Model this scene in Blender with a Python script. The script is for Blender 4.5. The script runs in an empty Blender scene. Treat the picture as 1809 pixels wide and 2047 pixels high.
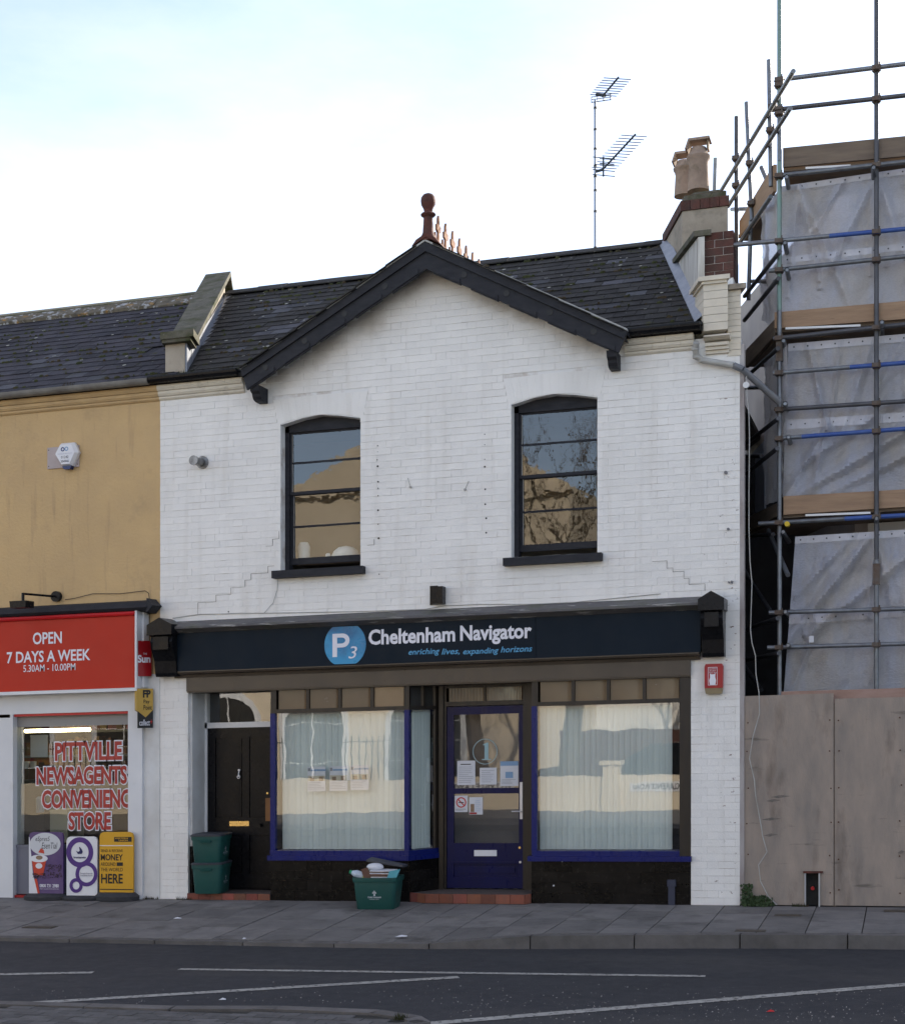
import bpy, math, random
from mathutils import Vector, Matrix, noise as mnoise
random.seed(7)
R = random.Random(11)
C = bpy.context.scene.collection
sc = bpy.context.scene

# ------------------------------------------------------------------ camera, sky, sun
FL = 3000.0                                # focal length in pixels of the 1809 px wide photograph
TH = math.atan(905.5 / FL)                 # camera turned left of the street's normal
SL = 0.0256                                # the street climbs gently towards +x, courses and sills with it
DP = 16.67 * math.cos(TH)
CZ = SL * (-DP * math.tan(TH)) + 2.11
cam = bpy.data.cameras.new('camera'); camo = bpy.data.objects.new('camera', cam); C.objects.link(camo)
camo.location = (0, -DP, CZ); camo.rotation_euler = (math.pi / 2, 0, TH)
cam.sensor_fit = 'HORIZONTAL'; cam.sensor_width = 36; cam.lens = FL * 36 / 1809
cam.shift_y = (1425 - 1023.5) / 1809; cam.clip_end = 1000; cam.clip_start = .1
sc.camera = camo

SUN_EL, SUN_AZ = math.radians(27), math.radians(30)
world = bpy.data.worlds.new("World"); sc.world = world; world.use_nodes = True
wn = world.node_tree; wn.nodes.clear()
wo = wn.nodes.new('ShaderNodeOutputWorld'); bg = wn.nodes.new('ShaderNodeBackground')
sky = wn.nodes.new('ShaderNodeTexSky'); sky.sky_type = 'NISHITA'; sky.sun_disc = False
sky.sun_elevation = SUN_EL; sky.sun_rotation = SUN_AZ
sky.air_density = 0.8; sky.dust_density = 0.5; sky.ozone_density = 1.0
bg.inputs[1].default_value = 0.15
tc = wn.nodes.new('ShaderNodeTexCoord')
mp = wn.nodes.new('ShaderNodeMapping'); mp.inputs['Scale'].default_value = (1.2, 1.2, 3.4)
nz = wn.nodes.new('ShaderNodeTexNoise'); nz.inputs['Scale'].default_value = 2.3; nz.inputs['Detail'].default_value = 8; nz.inputs['Roughness'].default_value = .6
rp = wn.nodes.new('ShaderNodeValToRGB'); rp.color_ramp.elements[0].position = .12; rp.color_ramp.elements[1].position = .95
mx = wn.nodes.new('ShaderNodeMix'); mx.data_type = 'RGBA'
wn.links.new(tc.outputs['Generated'], mp.inputs[0]); wn.links.new(mp.outputs[0], nz.inputs[0])
wn.links.new(nz.outputs[0], rp.inputs[0])
mm = wn.nodes.new('ShaderNodeMath'); mm.operation = 'MULTIPLY'; mm.inputs[1].default_value = .31
wn.links.new(rp.outputs[0], mm.inputs[0]); wn.links.new(mm.outputs[0], mx.inputs[0])
wn.links.new(sky.outputs[0], mx.inputs[6]); mx.inputs[7].default_value = (9.2, 7.6, 6.0, 1)
wn.links.new(mx.outputs[2], bg.inputs[0]); wn.links.new(bg.outputs[0], wo.inputs[0])

sl = bpy.data.lights.new('sun', 'SUN'); sl.energy = 5.0; sl.angle = math.radians(.53); sl.color = (1, .9, .76)
so = bpy.data.objects.new('sun', sl); C.objects.link(so)
sdir = Vector((math.sin(SUN_AZ) * math.cos(SUN_EL), math.cos(SUN_AZ) * math.cos(SUN_EL), math.sin(SUN_EL)))
so.rotation_euler = sdir.to_track_quat('Z', 'Y').to_euler(); so.location = (20, 30, 30)
sc.view_settings.view_transform = 'Standard'; sc.view_settings.look = 'None'
sc.view_settings.exposure = 1.12; sc.view_settings.gamma = 1
try: sc.view_settings.use_curve_mapping = False
except Exception: pass
sc.cycles.transparent_max_bounces = 16
sc.cycles.max_bounces = 8

# ------------------------------------------------------------------ measuring helpers
_s, _c = math.sin(TH), math.cos(TH)
def _ray(u, v):
    a = (u - 904.5) / FL
    return (-_s + _c * a, _c + _s * a, (1425 - v) / FL)
def W(u, v, y=0):                          # world x, z of a point of the upright plane y
    d = _ray(u, v); t = (y + DP) / d[1]; return d[0] * t, CZ + d[2] * t
def U(u, v, y=0):                          # the same in street coordinates (slope taken out)
    x, z = W(u, v, y); return x, z - SL * x
def X(u, y=0): return W(u, 1425, y)[0]
def G(u, v, zp=0):
    d = _ray(u, v); t = (zp - CZ) / (d[2] - SL * d[0]); return d[0] * t, d[1] * t - DP
PD = Vector((-.324, .946, 0))              # direction of the splayed party wall
def WP(u, v, x0, y0):                      # world point on the upright plane through (x0,y0) along PD
    d = _ray(u, v)
    # t*dx = x0 + k*PDx ; t*dy-DP = y0 + k*PDy
    det = d[0] * (-PD.y) - (-PD.x) * d[1]
    t = (x0 * (-PD.y) - (-PD.x) * (y0 + DP)) / det
    return Vector((d[0] * t, d[1] * t - DP, CZ + d[2] * t))

# ------------------------------------------------------------------ materials
MATS = {}
def mat(name, col, col2=None, scale=3.0, rough=.7, bump=0.0, bscale=60, rnd=0.0, metal=0.0, spec=.4, stain=None,
        stainscale=1.5, stainpos=(.5, .75), detail=8, stretch=(1, 1, 1), coat=0.0, hue=0.0, lo=.3, hi=.7, amt=1.0, trans=0, s2=None):
    if name in MATS: return MATS[name]
    m = bpy.data.materials.new(name); m.use_nodes = True; nt = m.node_tree; N = nt.nodes; L = nt.links
    b = N['Principled BSDF']
    b.inputs['Roughness'].default_value = rough; b.inputs['Metallic'].default_value = metal
    b.inputs['Specular IOR Level'].default_value = spec
    if coat: b.inputs['Coat Weight'].default_value = coat; b.inputs['Coat Roughness'].default_value = .15
    geo = N.new('ShaderNodeNewGeometry'); mpn = N.new('ShaderNodeMapping'); mpn.inputs['Scale'].default_value = stretch
    L.new(geo.outputs['Position'], mpn.inputs[0])
    def noise(s, d=detail, r=.6):
        n = N.new('ShaderNodeTexNoise'); n.inputs['Scale'].default_value = s; n.inputs['Detail'].default_value = d
        n.inputs['Roughness'].default_value = r; L.new(mpn.outputs[0], n.inputs[0]); return n.outputs[0]
    def mixc(f, a, c):
        x = N.new('ShaderNodeMix'); x.data_type = 'RGBA'
        if isinstance(f, float): x.inputs[0].default_value = f
        else: L.new(f, x.inputs[0])
        for i, q in ((6, a), (7, c)):
            if isinstance(q, tuple): x.inputs[i].default_value = (*q, 1)
            else: L.new(q, x.inputs[i])
        return x.outputs[2]
    def mr(v, a, c, d=0., e=1.):
        x = N.new('ShaderNodeMapRange'); L.new(v, x.inputs[0])
        for i, q in enumerate((a, c, d, e)): x.inputs[i + 1].default_value = q
        return x.outputs[0]
    def math_(op, a, c):
        x = N.new('ShaderNodeMath'); x.operation = op
        for i, q in enumerate((a, c)):
            if isinstance(q, (int, float)): x.inputs[i].default_value = q
            else: L.new(q, x.inputs[i])
        return x.outputs[0]
    out = col
    if col2: out = mixc(mr(noise(scale), lo, hi, 0, amt), col, col2)
    if stain:
        out = mixc(mr(noise(stainscale), stainpos[0], stainpos[1]), out, stain)
    if s2:
        c2_, sc2, p2, st2 = s2; mq = N.new('ShaderNodeMapping'); mq.inputs['Scale'].default_value = st2; mq.inputs['Location'].default_value = (3.1, 1.7, 5.3); L.new(geo.outputs['Position'], mq.inputs[0])
        nq = N.new('ShaderNodeTexNoise'); nq.inputs['Scale'].default_value = sc2; nq.inputs['Detail'].default_value = 7; nq.inputs['Roughness'].default_value = .6; L.new(mq.outputs[0], nq.inputs[0])
        out = mixc(mr(nq.outputs[0], p2[0], p2[1], 0, p2[2] if len(p2) > 2 else .8), out, c2_)
    if rnd or hue:
        oi = N.new('ShaderNodeObjectInfo'); s = math_('FRACT', math_('ADD', oi.outputs['Random'], geo.outputs['Random Per Island']), 0)
        h = N.new('ShaderNodeHueSaturation')
        if isinstance(out, tuple): h.inputs['Color'].default_value = (*out, 1)
        else: L.new(out, h.inputs['Color'])
        L.new(mr(s, 0, 1, 1 - rnd, 1 + rnd * (2.2 if rnd > .45 and 'slate' in name else 1)), h.inputs['Value'])
        if hue: L.new(mr(math_('FRACT', math_('MULTIPLY', s, 7.3), 0), 0, 1, .5 - hue, .5 + hue), h.inputs['Hue'])
        out = h.outputs[0]
    if isinstance(out, tuple): b.inputs['Base Color'].default_value = (*out, 1)
    else: L.new(out, b.inputs['Base Color'])
    if bump:
        bn = N.new('ShaderNodeBump'); bn.inputs['Strength'].default_value = bump; bn.inputs['Distance'].default_value = .01
        L.new(noise(bscale), bn.inputs['Height']); L.new(bn.outputs[0], b.inputs['Normal'])
    rr = N.new('ShaderNodeMapRange'); L.new(noise(scale * 3 + 2), rr.inputs[0]); rr.inputs[1].default_value = .3; rr.inputs[2].default_value = .7
    rr.inputs[3].default_value = max(rough - .08, .02); rr.inputs[4].default_value = min(rough + .1, 1); L.new(rr.outputs[0], b.inputs['Roughness'])
    m['_out'] = 1; MATS[name] = m
    return m

def glass(name, wave=.15, ws=2.2, nd=2.5, tint=(.93, .96, .95), k=1.0):
    m = bpy.data.materials.new(name); m.use_nodes = True; nt = m.node_tree; N = nt.nodes; L = nt.links; N.clear()
    o = N.new('ShaderNodeOutputMaterial'); mix = N.new('ShaderNodeMixShader'); t = N.new('ShaderNodeBsdfTransparent'); g = N.new('ShaderNodeBsdfGlossy')
    t.inputs[0].default_value = (*tint, 1); g.inputs['Roughness'].default_value = 0.0
    fr = N.new('ShaderNodeFresnel'); fr.inputs[0].default_value = 1.55
    geo = N.new('ShaderNodeNewGeometry'); n = N.new('ShaderNodeTexNoise'); n.inputs['Scale'].default_value = ws; n.inputs['Detail'].default_value = nd
    L.new(geo.outputs['Position'], n.inputs[0]); b = N.new('ShaderNodeBump'); b.inputs['Strength'].default_value = wave; b.inputs['Distance'].default_value = .02
    L.new(n.outputs[0], b.inputs['Height']); L.new(b.outputs[0], g.inputs['Normal'])
    mu = N.new('ShaderNodeMath'); mu.operation = 'MULTIPLY'; mu.inputs[1].default_value = k; bf = N.new('ShaderNodeMath'); bf.operation = 'MULTIPLY_ADD'; bf.inputs[1].default_value = -1.8; bf.inputs[2].default_value = 1.8; L.new(geo.outputs['Backfacing'], bf.inputs[0]); bm_ = N.new('ShaderNodeMath'); bm_.operation = 'MULTIPLY'; L.new(fr.outputs[0], bm_.inputs[0]); L.new(bf.outputs[0], bm_.inputs[1]); L.new(bm_.outputs[0], mu.inputs[0])
    L.new(mu.outputs[0], mix.inputs[0]); L.new(t.outputs[0], mix.inputs[1]); L.new(g.outputs[0], mix.inputs[2]); L.new(mix.outputs[0], o.inputs[0])
    return m

def white_paint_material():
    m = mat('white painted brick', (.80, .785, .755), (.71, .695, .665), scale=1.1, rough=.55, bump=.35, bscale=45, rnd=.025, stretch=(1, 1, 1))
    nt = m.node_tree; N = nt.nodes; L = nt.links; b = N['Principled BSDF']
    src = b.inputs['Base Color'].links[0].from_socket
    geo = N.new('ShaderNodeNewGeometry'); sep = N.new('ShaderNodeSeparateXYZ'); L.new(geo.outputs['Position'], sep.inputs[0])
    # rain streaks
    mpn = N.new('ShaderNodeMapping'); mpn.inputs['Scale'].default_value = (5, 5, .45); L.new(geo.outputs['Position'], mpn.inputs[0])
    n1 = N.new('ShaderNodeTexNoise'); n1.inputs['Scale'].default_value = 1.6; n1.inputs['Detail'].default_value = 6; L.new(mpn.outputs[0], n1.inputs[0])
    r1 = N.new('ShaderNodeMapRange'); L.new(n1.outputs[0], r1.inputs[0]); r1.inputs[1].default_value = .52; r1.inputs[2].default_value = .78; r1.inputs[4].default_value = .30
    m1 = N.new('ShaderNodeMix'); m1.data_type = 'RGBA'; L.new(r1.outputs[0], m1.inputs[0]); L.new(src, m1.inputs[6]); m1.inputs[7].default_value = (.50, .46, .40, 1)
    # flaked paint towards the outer corner
    n2 = N.new('ShaderNodeTexNoise'); n2.inputs['Scale'].default_value = 9; n2.inputs['Detail'].default_value = 8; n2.inputs['Roughness'].default_value = .7
    mp2 = N.new('ShaderNodeMapping'); mp2.inputs['Scale'].default_value = (1, 1, 1.9); L.new(geo.outputs['Position'], mp2.inputs[0]); L.new(mp2.outputs[0], n2.inputs[0])
    ax = N.new('ShaderNodeMapRange'); L.new(sep.outputs[0], ax.inputs[0]); ax.inputs[1].default_value = -2.6; ax.inputs[2].default_value = -1.62; ax.inputs[3].default_value = -.03; ax.inputs[4].default_value = .085
    ad = N.new('ShaderNodeMath'); L.new(n2.outputs[0], ad.inputs[0]); L.new(ax.outputs[0], ad.inputs[1])
    r2 = N.new('ShaderNodeMapRange'); L.new(ad.outputs[0], r2.inputs[0]); r2.inputs[1].default_value = .695; r2.inputs[2].default_value = .705
    m2 = N.new('ShaderNodeMix'); m2.data_type = 'RGBA'; L.new(r2.outputs[0], m2.inputs[0]); L.new(m1.outputs[2], m2.inputs[6]); m2.inputs[7].default_value = (.16, .10, .08, 1)
    def mt(op, a, c):
        x = N.new('ShaderNodeMath'); x.operation = op
        for i, q in enumerate((a, c)):
            if isinstance(q, (int, float)): x.inputs[i].default_value = q
            elif q is not None: L.new(q, x.inputs[i])
        return x.outputs[0]
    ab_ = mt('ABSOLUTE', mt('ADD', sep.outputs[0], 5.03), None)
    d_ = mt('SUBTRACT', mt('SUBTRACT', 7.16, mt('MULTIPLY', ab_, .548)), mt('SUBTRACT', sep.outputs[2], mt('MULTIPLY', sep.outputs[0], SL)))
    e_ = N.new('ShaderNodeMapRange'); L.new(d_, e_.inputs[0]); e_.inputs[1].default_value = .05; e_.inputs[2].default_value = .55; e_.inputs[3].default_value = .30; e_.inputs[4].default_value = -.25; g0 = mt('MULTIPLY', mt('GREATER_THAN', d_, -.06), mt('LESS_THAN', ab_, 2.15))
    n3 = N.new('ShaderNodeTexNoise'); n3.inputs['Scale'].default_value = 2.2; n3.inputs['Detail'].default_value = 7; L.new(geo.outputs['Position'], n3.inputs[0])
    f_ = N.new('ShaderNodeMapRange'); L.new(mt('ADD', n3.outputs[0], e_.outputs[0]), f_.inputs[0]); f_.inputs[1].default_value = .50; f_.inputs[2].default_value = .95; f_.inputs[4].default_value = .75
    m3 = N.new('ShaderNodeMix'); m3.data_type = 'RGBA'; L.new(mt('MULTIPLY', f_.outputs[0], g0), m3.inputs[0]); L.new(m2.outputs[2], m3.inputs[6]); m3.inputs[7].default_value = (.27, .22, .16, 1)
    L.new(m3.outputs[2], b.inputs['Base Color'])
    return m

def slate_material(name, base, base2):
    m = mat(name, base, base2, scale=2.2, rough=.75, bump=.8, bscale=35, rnd=.26, hue=.02, spec=.12)
    nt = m.node_tree; N = nt.nodes; L = nt.links; b = N['Principled BSDF']
    src = b.inputs['Base Color'].links[0].from_socket
    geo = N.new('ShaderNodeNewGeometry')
    for s, lo, hi, c in ((7, .60, .68, (.040, .042, .012)), (16, .66, .70, (.20, .20, .18)), (3.2, .60, .8, (.02, .022, .016))):
        n = N.new('ShaderNodeTexNoise'); n.inputs['Scale'].default_value = s; n.inputs['Detail'].default_value = 8; n.inputs['Roughness'].default_value = .65
        mp_ = N.new('ShaderNodeMapping'); mp_.inputs['Location'].default_value = (s, s * 2, s); L.new(geo.outputs['Position'], mp_.inputs[0]); L.new(mp_.outputs[0], n.inputs[0])
        r = N.new('ShaderNodeMapRange'); L.new(n.outputs[0], r.inputs[0]); r.inputs[1].default_value = lo; r.inputs[2].default_value = hi
        x = N.new('ShaderNodeMix'); x.data_type = 'RGBA'; L.new(r.outputs[0], x.inputs[0]); L.new(src, x.inputs[6]); x.inputs[7].default_value = (*c, 1); src = x.outputs[2]
    L.new(src, b.inputs['Base Color'])
    return m

def sheet_material():
    m = bpy.data.materials.new('translucent sheeting'); m.use_nodes = True; nt = m.node_tree; N = nt.nodes; L = nt.links; N.clear()
    o = N.new('ShaderNodeOutputMaterial'); d = N.new('ShaderNodeBsdfPrincipled'); t = N.new('ShaderNodeBsdfTransparent'); tr = N.new('ShaderNodeBsdfTranslucent')
    d.inputs['Base Color'].default_value = (.40, .39, .42, 1); d.inputs['Roughness'].default_value = .32; tr.inputs[0].default_value = (.8, .78, .8, 1); t.inputs[0].default_value = (.8, .8, .84, 1)
    geo = N.new('ShaderNodeNewGeometry')
    n = N.new('ShaderNodeTexNoise'); n.inputs['Scale'].default_value = 7; n.inputs['Detail'].default_value = 8; L.new(geo.outputs['Position'], n.inputs[0])
    c = N.new('ShaderNodeValToRGB'); c.color_ramp.elements[0].color = (.74, .71, .69, 1); c.color_ramp.elements[1].color = (.70, .73, .84, 1)
    c.color_ramp.elements[0].position = .40; c.color_ramp.elements[1].position = .60; L.new(n.outputs[0], c.inputs[0])
    ms_ = N.new('ShaderNodeMapping'); ms_.inputs['Scale'].default_value = (.5, .5, .12); ms_.inputs['Rotation'].default_value = (0, .55, 0); L.new(geo.outputs['Position'], ms_.inputs[0]); L.new(ms_.outputs[0], n.inputs[0])
    sp = N.new('ShaderNodeTexNoise'); sp.inputs['Scale'].default_value = 1; sp.inputs['Detail'].default_value = 2; mp3 = N.new('ShaderNodeMapping'); mp3.inputs['Scale'].default_value = (45, 45, 110); L.new(geo.outputs['Position'], mp3.inputs[0]); L.new(mp3.outputs[0], sp.inputs[0])
    r3 = N.new('ShaderNodeMapRange'); L.new(sp.outputs[0], r3.inputs[0]); r3.inputs[1].default_value = .35; r3.inputs[2].default_value = .65; r3.inputs[3].default_value = .82; r3.inputs[4].default_value = 1.0
    hs = N.new('ShaderNodeHueSaturation'); L.new(c.outputs[0], hs.inputs['Color']); L.new(r3.outputs[0], hs.inputs['Value']); L.new(hs.outputs[0], d.inputs['Base Color'])
    mp_ = N.new('ShaderNodeMapping'); mp_.inputs['Scale'].default_value = (30, 30, 60); L.new(geo.outputs['Position'], mp_.inputs[0])
    v = N.new('ShaderNodeTexVoronoi'); v.inputs['Scale'].default_value = 1.0; L.new(mp_.outputs[0], v.inputs[0])
    b = N.new('ShaderNodeBump'); b.inputs['Strength'].default_value = .7; b.inputs['Distance'].default_value = .01; L.new(v.outputs[0], b.inputs['Height']); w_ = N.new('ShaderNodeTexVoronoi'); w_.feature = 'DISTANCE_TO_EDGE'; w_.inputs['Scale'].default_value = 2.6; mw = N.new('ShaderNodeMapping'); mw.inputs['Scale'].default_value = (1.6, 1, .8); mw.inputs['Rotation'].default_value = (0, .6, 0); L.new(geo.outputs['Position'], mw.inputs[0]); L.new(mw.outputs[0], w_.inputs[0]); b2 = N.new('ShaderNodeBump'); b2.inputs['Strength'].default_value = .16; b2.inputs['Distance'].default_value = .12; L.new(w_.outputs['Distance'], b2.inputs['Height']); L.new(b2.outputs[0], b.inputs['Normal']); L.new(b.outputs[0], d.inputs['Normal'])
    m1 = N.new('ShaderNodeMixShader'); m1.inputs[0].default_value = .38; L.new(d.outputs[0], m1.inputs[1]); L.new(tr.outputs[0], m1.inputs[2])
    m2 = N.new('ShaderNodeMixShader'); m2.inputs[0].default_value = .26; L.new(m1.outputs[0], m2.inputs[1]); L.new(t.outputs[0], m2.inputs[2]); L.new(m2.outputs[0], o.inputs[0])
    return m

def emit(name, col, st):
    m = bpy.data.materials.new(name); m.use_nodes = True; b = m.node_tree.nodes['Principled BSDF']
    b.inputs['Base Color'].default_value = (*col, 1); b.inputs['Emission Color'].default_value = (*col, 1); b.inputs['Emission Strength'].default_value = st
    return m

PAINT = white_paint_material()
MORTAR = mat('dirty mortar joint', (.46, .40, .35), (.74, .735, .72), scale=2.6, rough=.9, bump=.4, lo=.34, hi=.48)
REVEAL = mat('white painted reveal', (.66, .67, .67), (.5, .49, .47), scale=2, rough=.6, bump=.2)
OCHRE = mat('ochre masonry paint', (.56, .385, .185), (.47, .325, .165), scale=1.3, rough=.75, bump=.8, bscale=28, stain=(.33, .24, .13), stainscale=2.0, stainpos=(.58, .85), s2=((.24, .17, .10), 3.0, (.56, .8, .6), (3.5, 3.5, .35)))
OCHRE2 = mat('ochre moulding paint', (.54, .37, .18), (.42, .29, .15), scale=4, rough=.7, bump=.4)
SLATE = slate_material('weathered slate', (.024, .024, .024), (.040, .038, .036))
SLATE_Y = slate_material('purple grey slate', (.034, .034, .043), (.050, .047, .055))
LIGHTS = slate_material('paler replacement slate', (.055, .057, .066), (.075, .076, .086))
LEAD = mat('grey lead flashing', (.18, .20, .24), (.26, .28, .32), scale=3, rough=.45, bump=.3, metal=.2)
COPING = mat('mossy coping stone', (.085, .080, .062), (.14, .13, .10), scale=7, rough=.95, bump=1, stain=(.05, .055, .02), stainscale=4, stainpos=(.45, .65), s2=((.22, .21, .17), 18, (.66, .72, .8), (1, 1, 1)))
RENDERC = mat('stained cement render', (.40, .35, .28), (.27, .235, .19), scale=2.5, rough=.9, bump=.5, stain=(.20, .18, .15), stainscale=6)
CREAMP = mat('cream painted masonry', (.68, .62, .51), (.56, .51, .42), scale=4, rough=.6, bump=.4, stain=(.30, .26, .20), stainscale=5, stainpos=(.6, .8))
REDBRICK = mat('dark red brick', (.11, .040, .030), (.055, .036, .030), scale=7, rough=.85, bump=.8, rnd=.25)
BLACK = mat('black gloss paint', (.006, .006, .007), (.010, .010, .012), scale=3, rough=.28, bump=.12, bscale=25, spec=.16)
BARGE = mat('faded black paint', (.017, .018, .023), (.030, .031, .037), scale=6, rough=.6, spec=.2, bump=.3, stretch=(1, 1, 3))
NAVY = mat('dark navy sign panel', (.005, .011, .019), (.007, .014, .023), scale=1.5, rough=.5, bump=.05, spec=.12)
BROWN = mat('brown gloss paint', (.075, .058, .042), (.055, .043, .032), scale=2.5, rough=.35, bump=.1, stretch=(1, 1, 1))
DARKBR = mat('very dark brown paint', (.012, .009, .007), (.024, .018, .013), scale=5, rough=.38, bump=.15, stretch=(1, 1, .2))
BLUE = mat('royal blue gloss paint', (.004, .011, .120), (.008, .012, .090), scale=5, rough=.3, spec=.25, bump=.12, stretch=(1, 1, .3))
DOORBLUE = mat('deep blue door paint', (.003, .006, .062), (.005, .006, .042), scale=4, rough=.32, spec=.2, bump=.12, stretch=(1, 1, .3))
WHITE = mat('white gloss paint', (.68, .68, .68), (.60, .60, .60), scale=3, rough=.35, bump=.05)
UPVC = mat('white shopfront cladding', (.66, .67, .69), (.60, .61, .63), scale=2, rough=.4, stain=(.45, .44, .42), stainscale=3, stainpos=(.62, .9))
TILE = mat('dark glazed stallriser tile', (.005, .0045, .0045), (.010, .009, .008), scale=5, rough=.22, bump=.08, rnd=.4, spec=.2)
QUARRY = mat('red quarry tile', (.22, .062, .036), (.15, .055, .038), scale=7, rough=.7, bump=.3, rnd=.3, hue=.012)
STEPTOP = mat('worn step top', (.11, .085, .075), (.07, .06, .055), scale=6, rough=.8, bump=.4)
PAVE = mat('grey paving slab', (.185, .175, .168), (.125, .12, .118), scale=3.5, rough=.8, bump=.8, bscale=60, rnd=.17, stain=(.06, .057, .052), stainscale=3.0, stainpos=(.54, .76), s2=((.04, .04, .04), 28, (.66, .70, .8), (1, 1, 1)))
JOINT = mat('dark paving joint', (.02, .02, .017), (.035, .034, .028), scale=9, rough=.95)
KERB = mat('grey kerb stone', (.135, .125, .12), (.08, .075, .07), scale=4, rough=.8, bump=.6, rnd=.12)
ASPH = mat('worn asphalt', (.022, .023, .028), (.032, .033, .038), scale=1.6, rough=.78, bump=1.0, bscale=120, stain=(.060, .060, .062), stainscale=60, stainpos=(.60, .70), s2=((.048, .046, .046), .9, (.50, .70, .7), (.4, 1.6, 1)))
LINE = mat('worn road paint', (.38, .37, .34), (.24, .235, .22), scale=10, rough=.7, bump=.5, stain=(.05, .05, .05), stainscale=28, stainpos=(.54, .62))
BLOCK = mat('grey paving block', (.105, .10, .10), (.07, .068, .066), scale=9, rough=.85, bump=.5, rnd=.2)
STEEL = mat('galvanised scaffold tube', (.20, .22, .24), (.12, .12, .13), scale=8, rough=.42, metal=.55, bump=.2, stain=(.12, .07, .04), stainscale=5, stainpos=(.66, .8), rnd=.2)
STEELG = mat('green tinted scaffold tube', (.16, .26, .22), (.20, .24, .23), scale=5, rough=.45, metal=.4, bump=.2)
STEELD = mat('dull dark scaffold tube', (.06, .062, .07), (.10, .10, .11), scale=6, rough=.5, metal=.45, bump=.2)
STEELB = mat('blue painted scaffold tube', (.02, .06, .26), (.05, .10, .28), scale=9, rough=.4, bump=.2)
COUPLER = mat('rusty steel coupler', (.12, .11, .10), (.10, .06, .04), scale=25, rough=.6, metal=.5, bump=.4)
TIMBER = mat('pale scaffold board', (.36, .24, .15), (.26, .17, .11), scale=2.5, rough=.8, bump=.4, stretch=(1, 1, 9), stain=(.16, .10, .06), stainscale=3, stainpos=(.66, .8))
TIMBERD = mat('grey weathered scaffold board', (.20, .155, .115), (.13, .10, .08), scale=2.5, rough=.85, bump=.4, stretch=(1, 1, 9))
PLY = mat('weathered plywood', (.34, .275, .225), (.23, .20, .175), scale=2.2, rough=.85, bump=.5, bscale=30, stretch=(2.6, 2.6, .8), stain=(.13, .10, .08), stainscale=1.6, stainpos=(.55, .8), s2=((.10, .085, .07), 6, (.62, .72, .7), (.35, .35, 2.2)))
SHEET = sheet_material()
BAND = mat('white sheeting edge band', (.52, .52, .56), (.42, .42, .46), scale=5, rough=.5)
GLASS = glass('old window glass', .05, 3.0, nd=3.5, k=1.3)
GLASSW = glass('wavy shop glass', .06, 1.3, k=1.9, tint=(.985, .995, .99))
GLASSD = glass('door glass', .015, 1.5, tint=(.75, .75, .75), k=1.3)
BLIND = mat('pale vertical blind', (.60, .66, .63), (.56, .62, .60), scale=4, rough=.8, rnd=.05)
DARK = mat('dark interior', (.035, .033, .03), (.02, .02, .02), scale=2, rough=.9)
BEIGE = mat('beige interior wall', (.16, .125, .09), (.13, .10, .075), scale=1, rough=.9)
GREEN = mat('dark green box plastic', (.010, .072, .062), (.014, .062, .055), scale=4, rough=.45, bump=.1, bscale=20)
GREY_LID = mat('dark grey lid plastic', (.03, .035, .045), (.05, .052, .06), scale=5, rough=.5)
TERRA = mat('terracotta pot', (.34, .255, .20), (.24, .18, .14), scale=6, rough=.9, bump=.7, bscale=30, stain=(.12, .095, .06), stainscale=5, stainpos=(.54, .75))
TERRAD = mat('dark red ridge terracotta', (.12, .035, .025), (.05, .025, .02), scale=8, rough=.8, bump=.5)
CREST = mat('pale orange crest tile', (.30, .15, .09), (.18, .10, .06), scale=9, rough=.85)
RED = mat('red sign face', (.46, .032, .014), (.41, .029, .013), scale=1.5, rough=.5, spec=.2)
REDT = mat('bright red trim', (.50, .012, .014), (.42, .012, .014), scale=2, rough=.35)
REDD = mat('deep red sign plastic', (.33, .008, .012), (.28, .008, .012), scale=2, rough=.35)
LETTER = mat('white lettering', (.72, .72, .78), (.68, .68, .74), scale=2, rough=.4)
LETTERB = mat('light blue lettering', (.08, .32, .55), None, rough=.4)
LOGOB = mat('cyan logo disc', (.015, .26, .50), (.01, .12, .28), scale=2.2, rough=.3, lo=.4, hi=.6)
YELLOW = mat('amber yellow board', (.62, .33, .015), (.55, .29, .015), scale=2, rough=.4)
YSIGN = mat('mustard sign plastic', (.50, .31, .05), (.42, .26, .045), scale=3, rough=.4)
PURPLE = mat('purple print', (.06, .02, .17), (.08, .03, .2), scale=3, rough=.4)
INK = mat('black ink', (.012, .012, .012), None, rough=.5)
PRWHITE = mat('white print', (.70, .70, .72), (.64, .64, .68), scale=3, rough=.4)
PAPER = mat('white paper', (.62, .63, .66), (.55, .56, .6), scale=8, rough=.7)
PAPERB = mat('pale blue print', (.20, .32, .48), None, rough=.6)
SKIN = mat('faded tan print', (.32, .22, .14), (.20, .13, .08), scale=12, rough=.7)
RUBBER = mat('black rubber base', (.025, .026, .03), (.035, .035, .04), scale=8, rough=.7)
PVCG = mat('grey plastic pipe', (.13, .14, .155), (.2, .2, .21), scale=5, rough=.4)
PVCW = mat('dirty white pipe', (.42, .42, .41), (.30, .29, .26), scale=7, rough=.5)
CHROME = mat('bright metal', (.6, .6, .62), None, rough=.45, metal=.5)
BRASS = mat('polished brass', (.70, .50, .20), None, rough=.25, metal=1)
ALU = mat('aluminium mast', (.34, .37, .42), (.28, .3, .34), scale=5, rough=.4, metal=.5)
AERIALD = mat('dark aerial metal', (.03, .045, .06), None, rough=.5, metal=.3)
MOSS = mat('green moss', (.022, .028, .010), (.045, .050, .014), scale=6, rough=.98, bump=1, bscale=80, s2=((.05, .035, .018), 4, (.5, .6, 1), (1, 1, 1)))
LEAF = mat('dark ivy leaf', (.02, .04, .012), (.03, .055, .015), scale=20, rough=.7)

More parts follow.
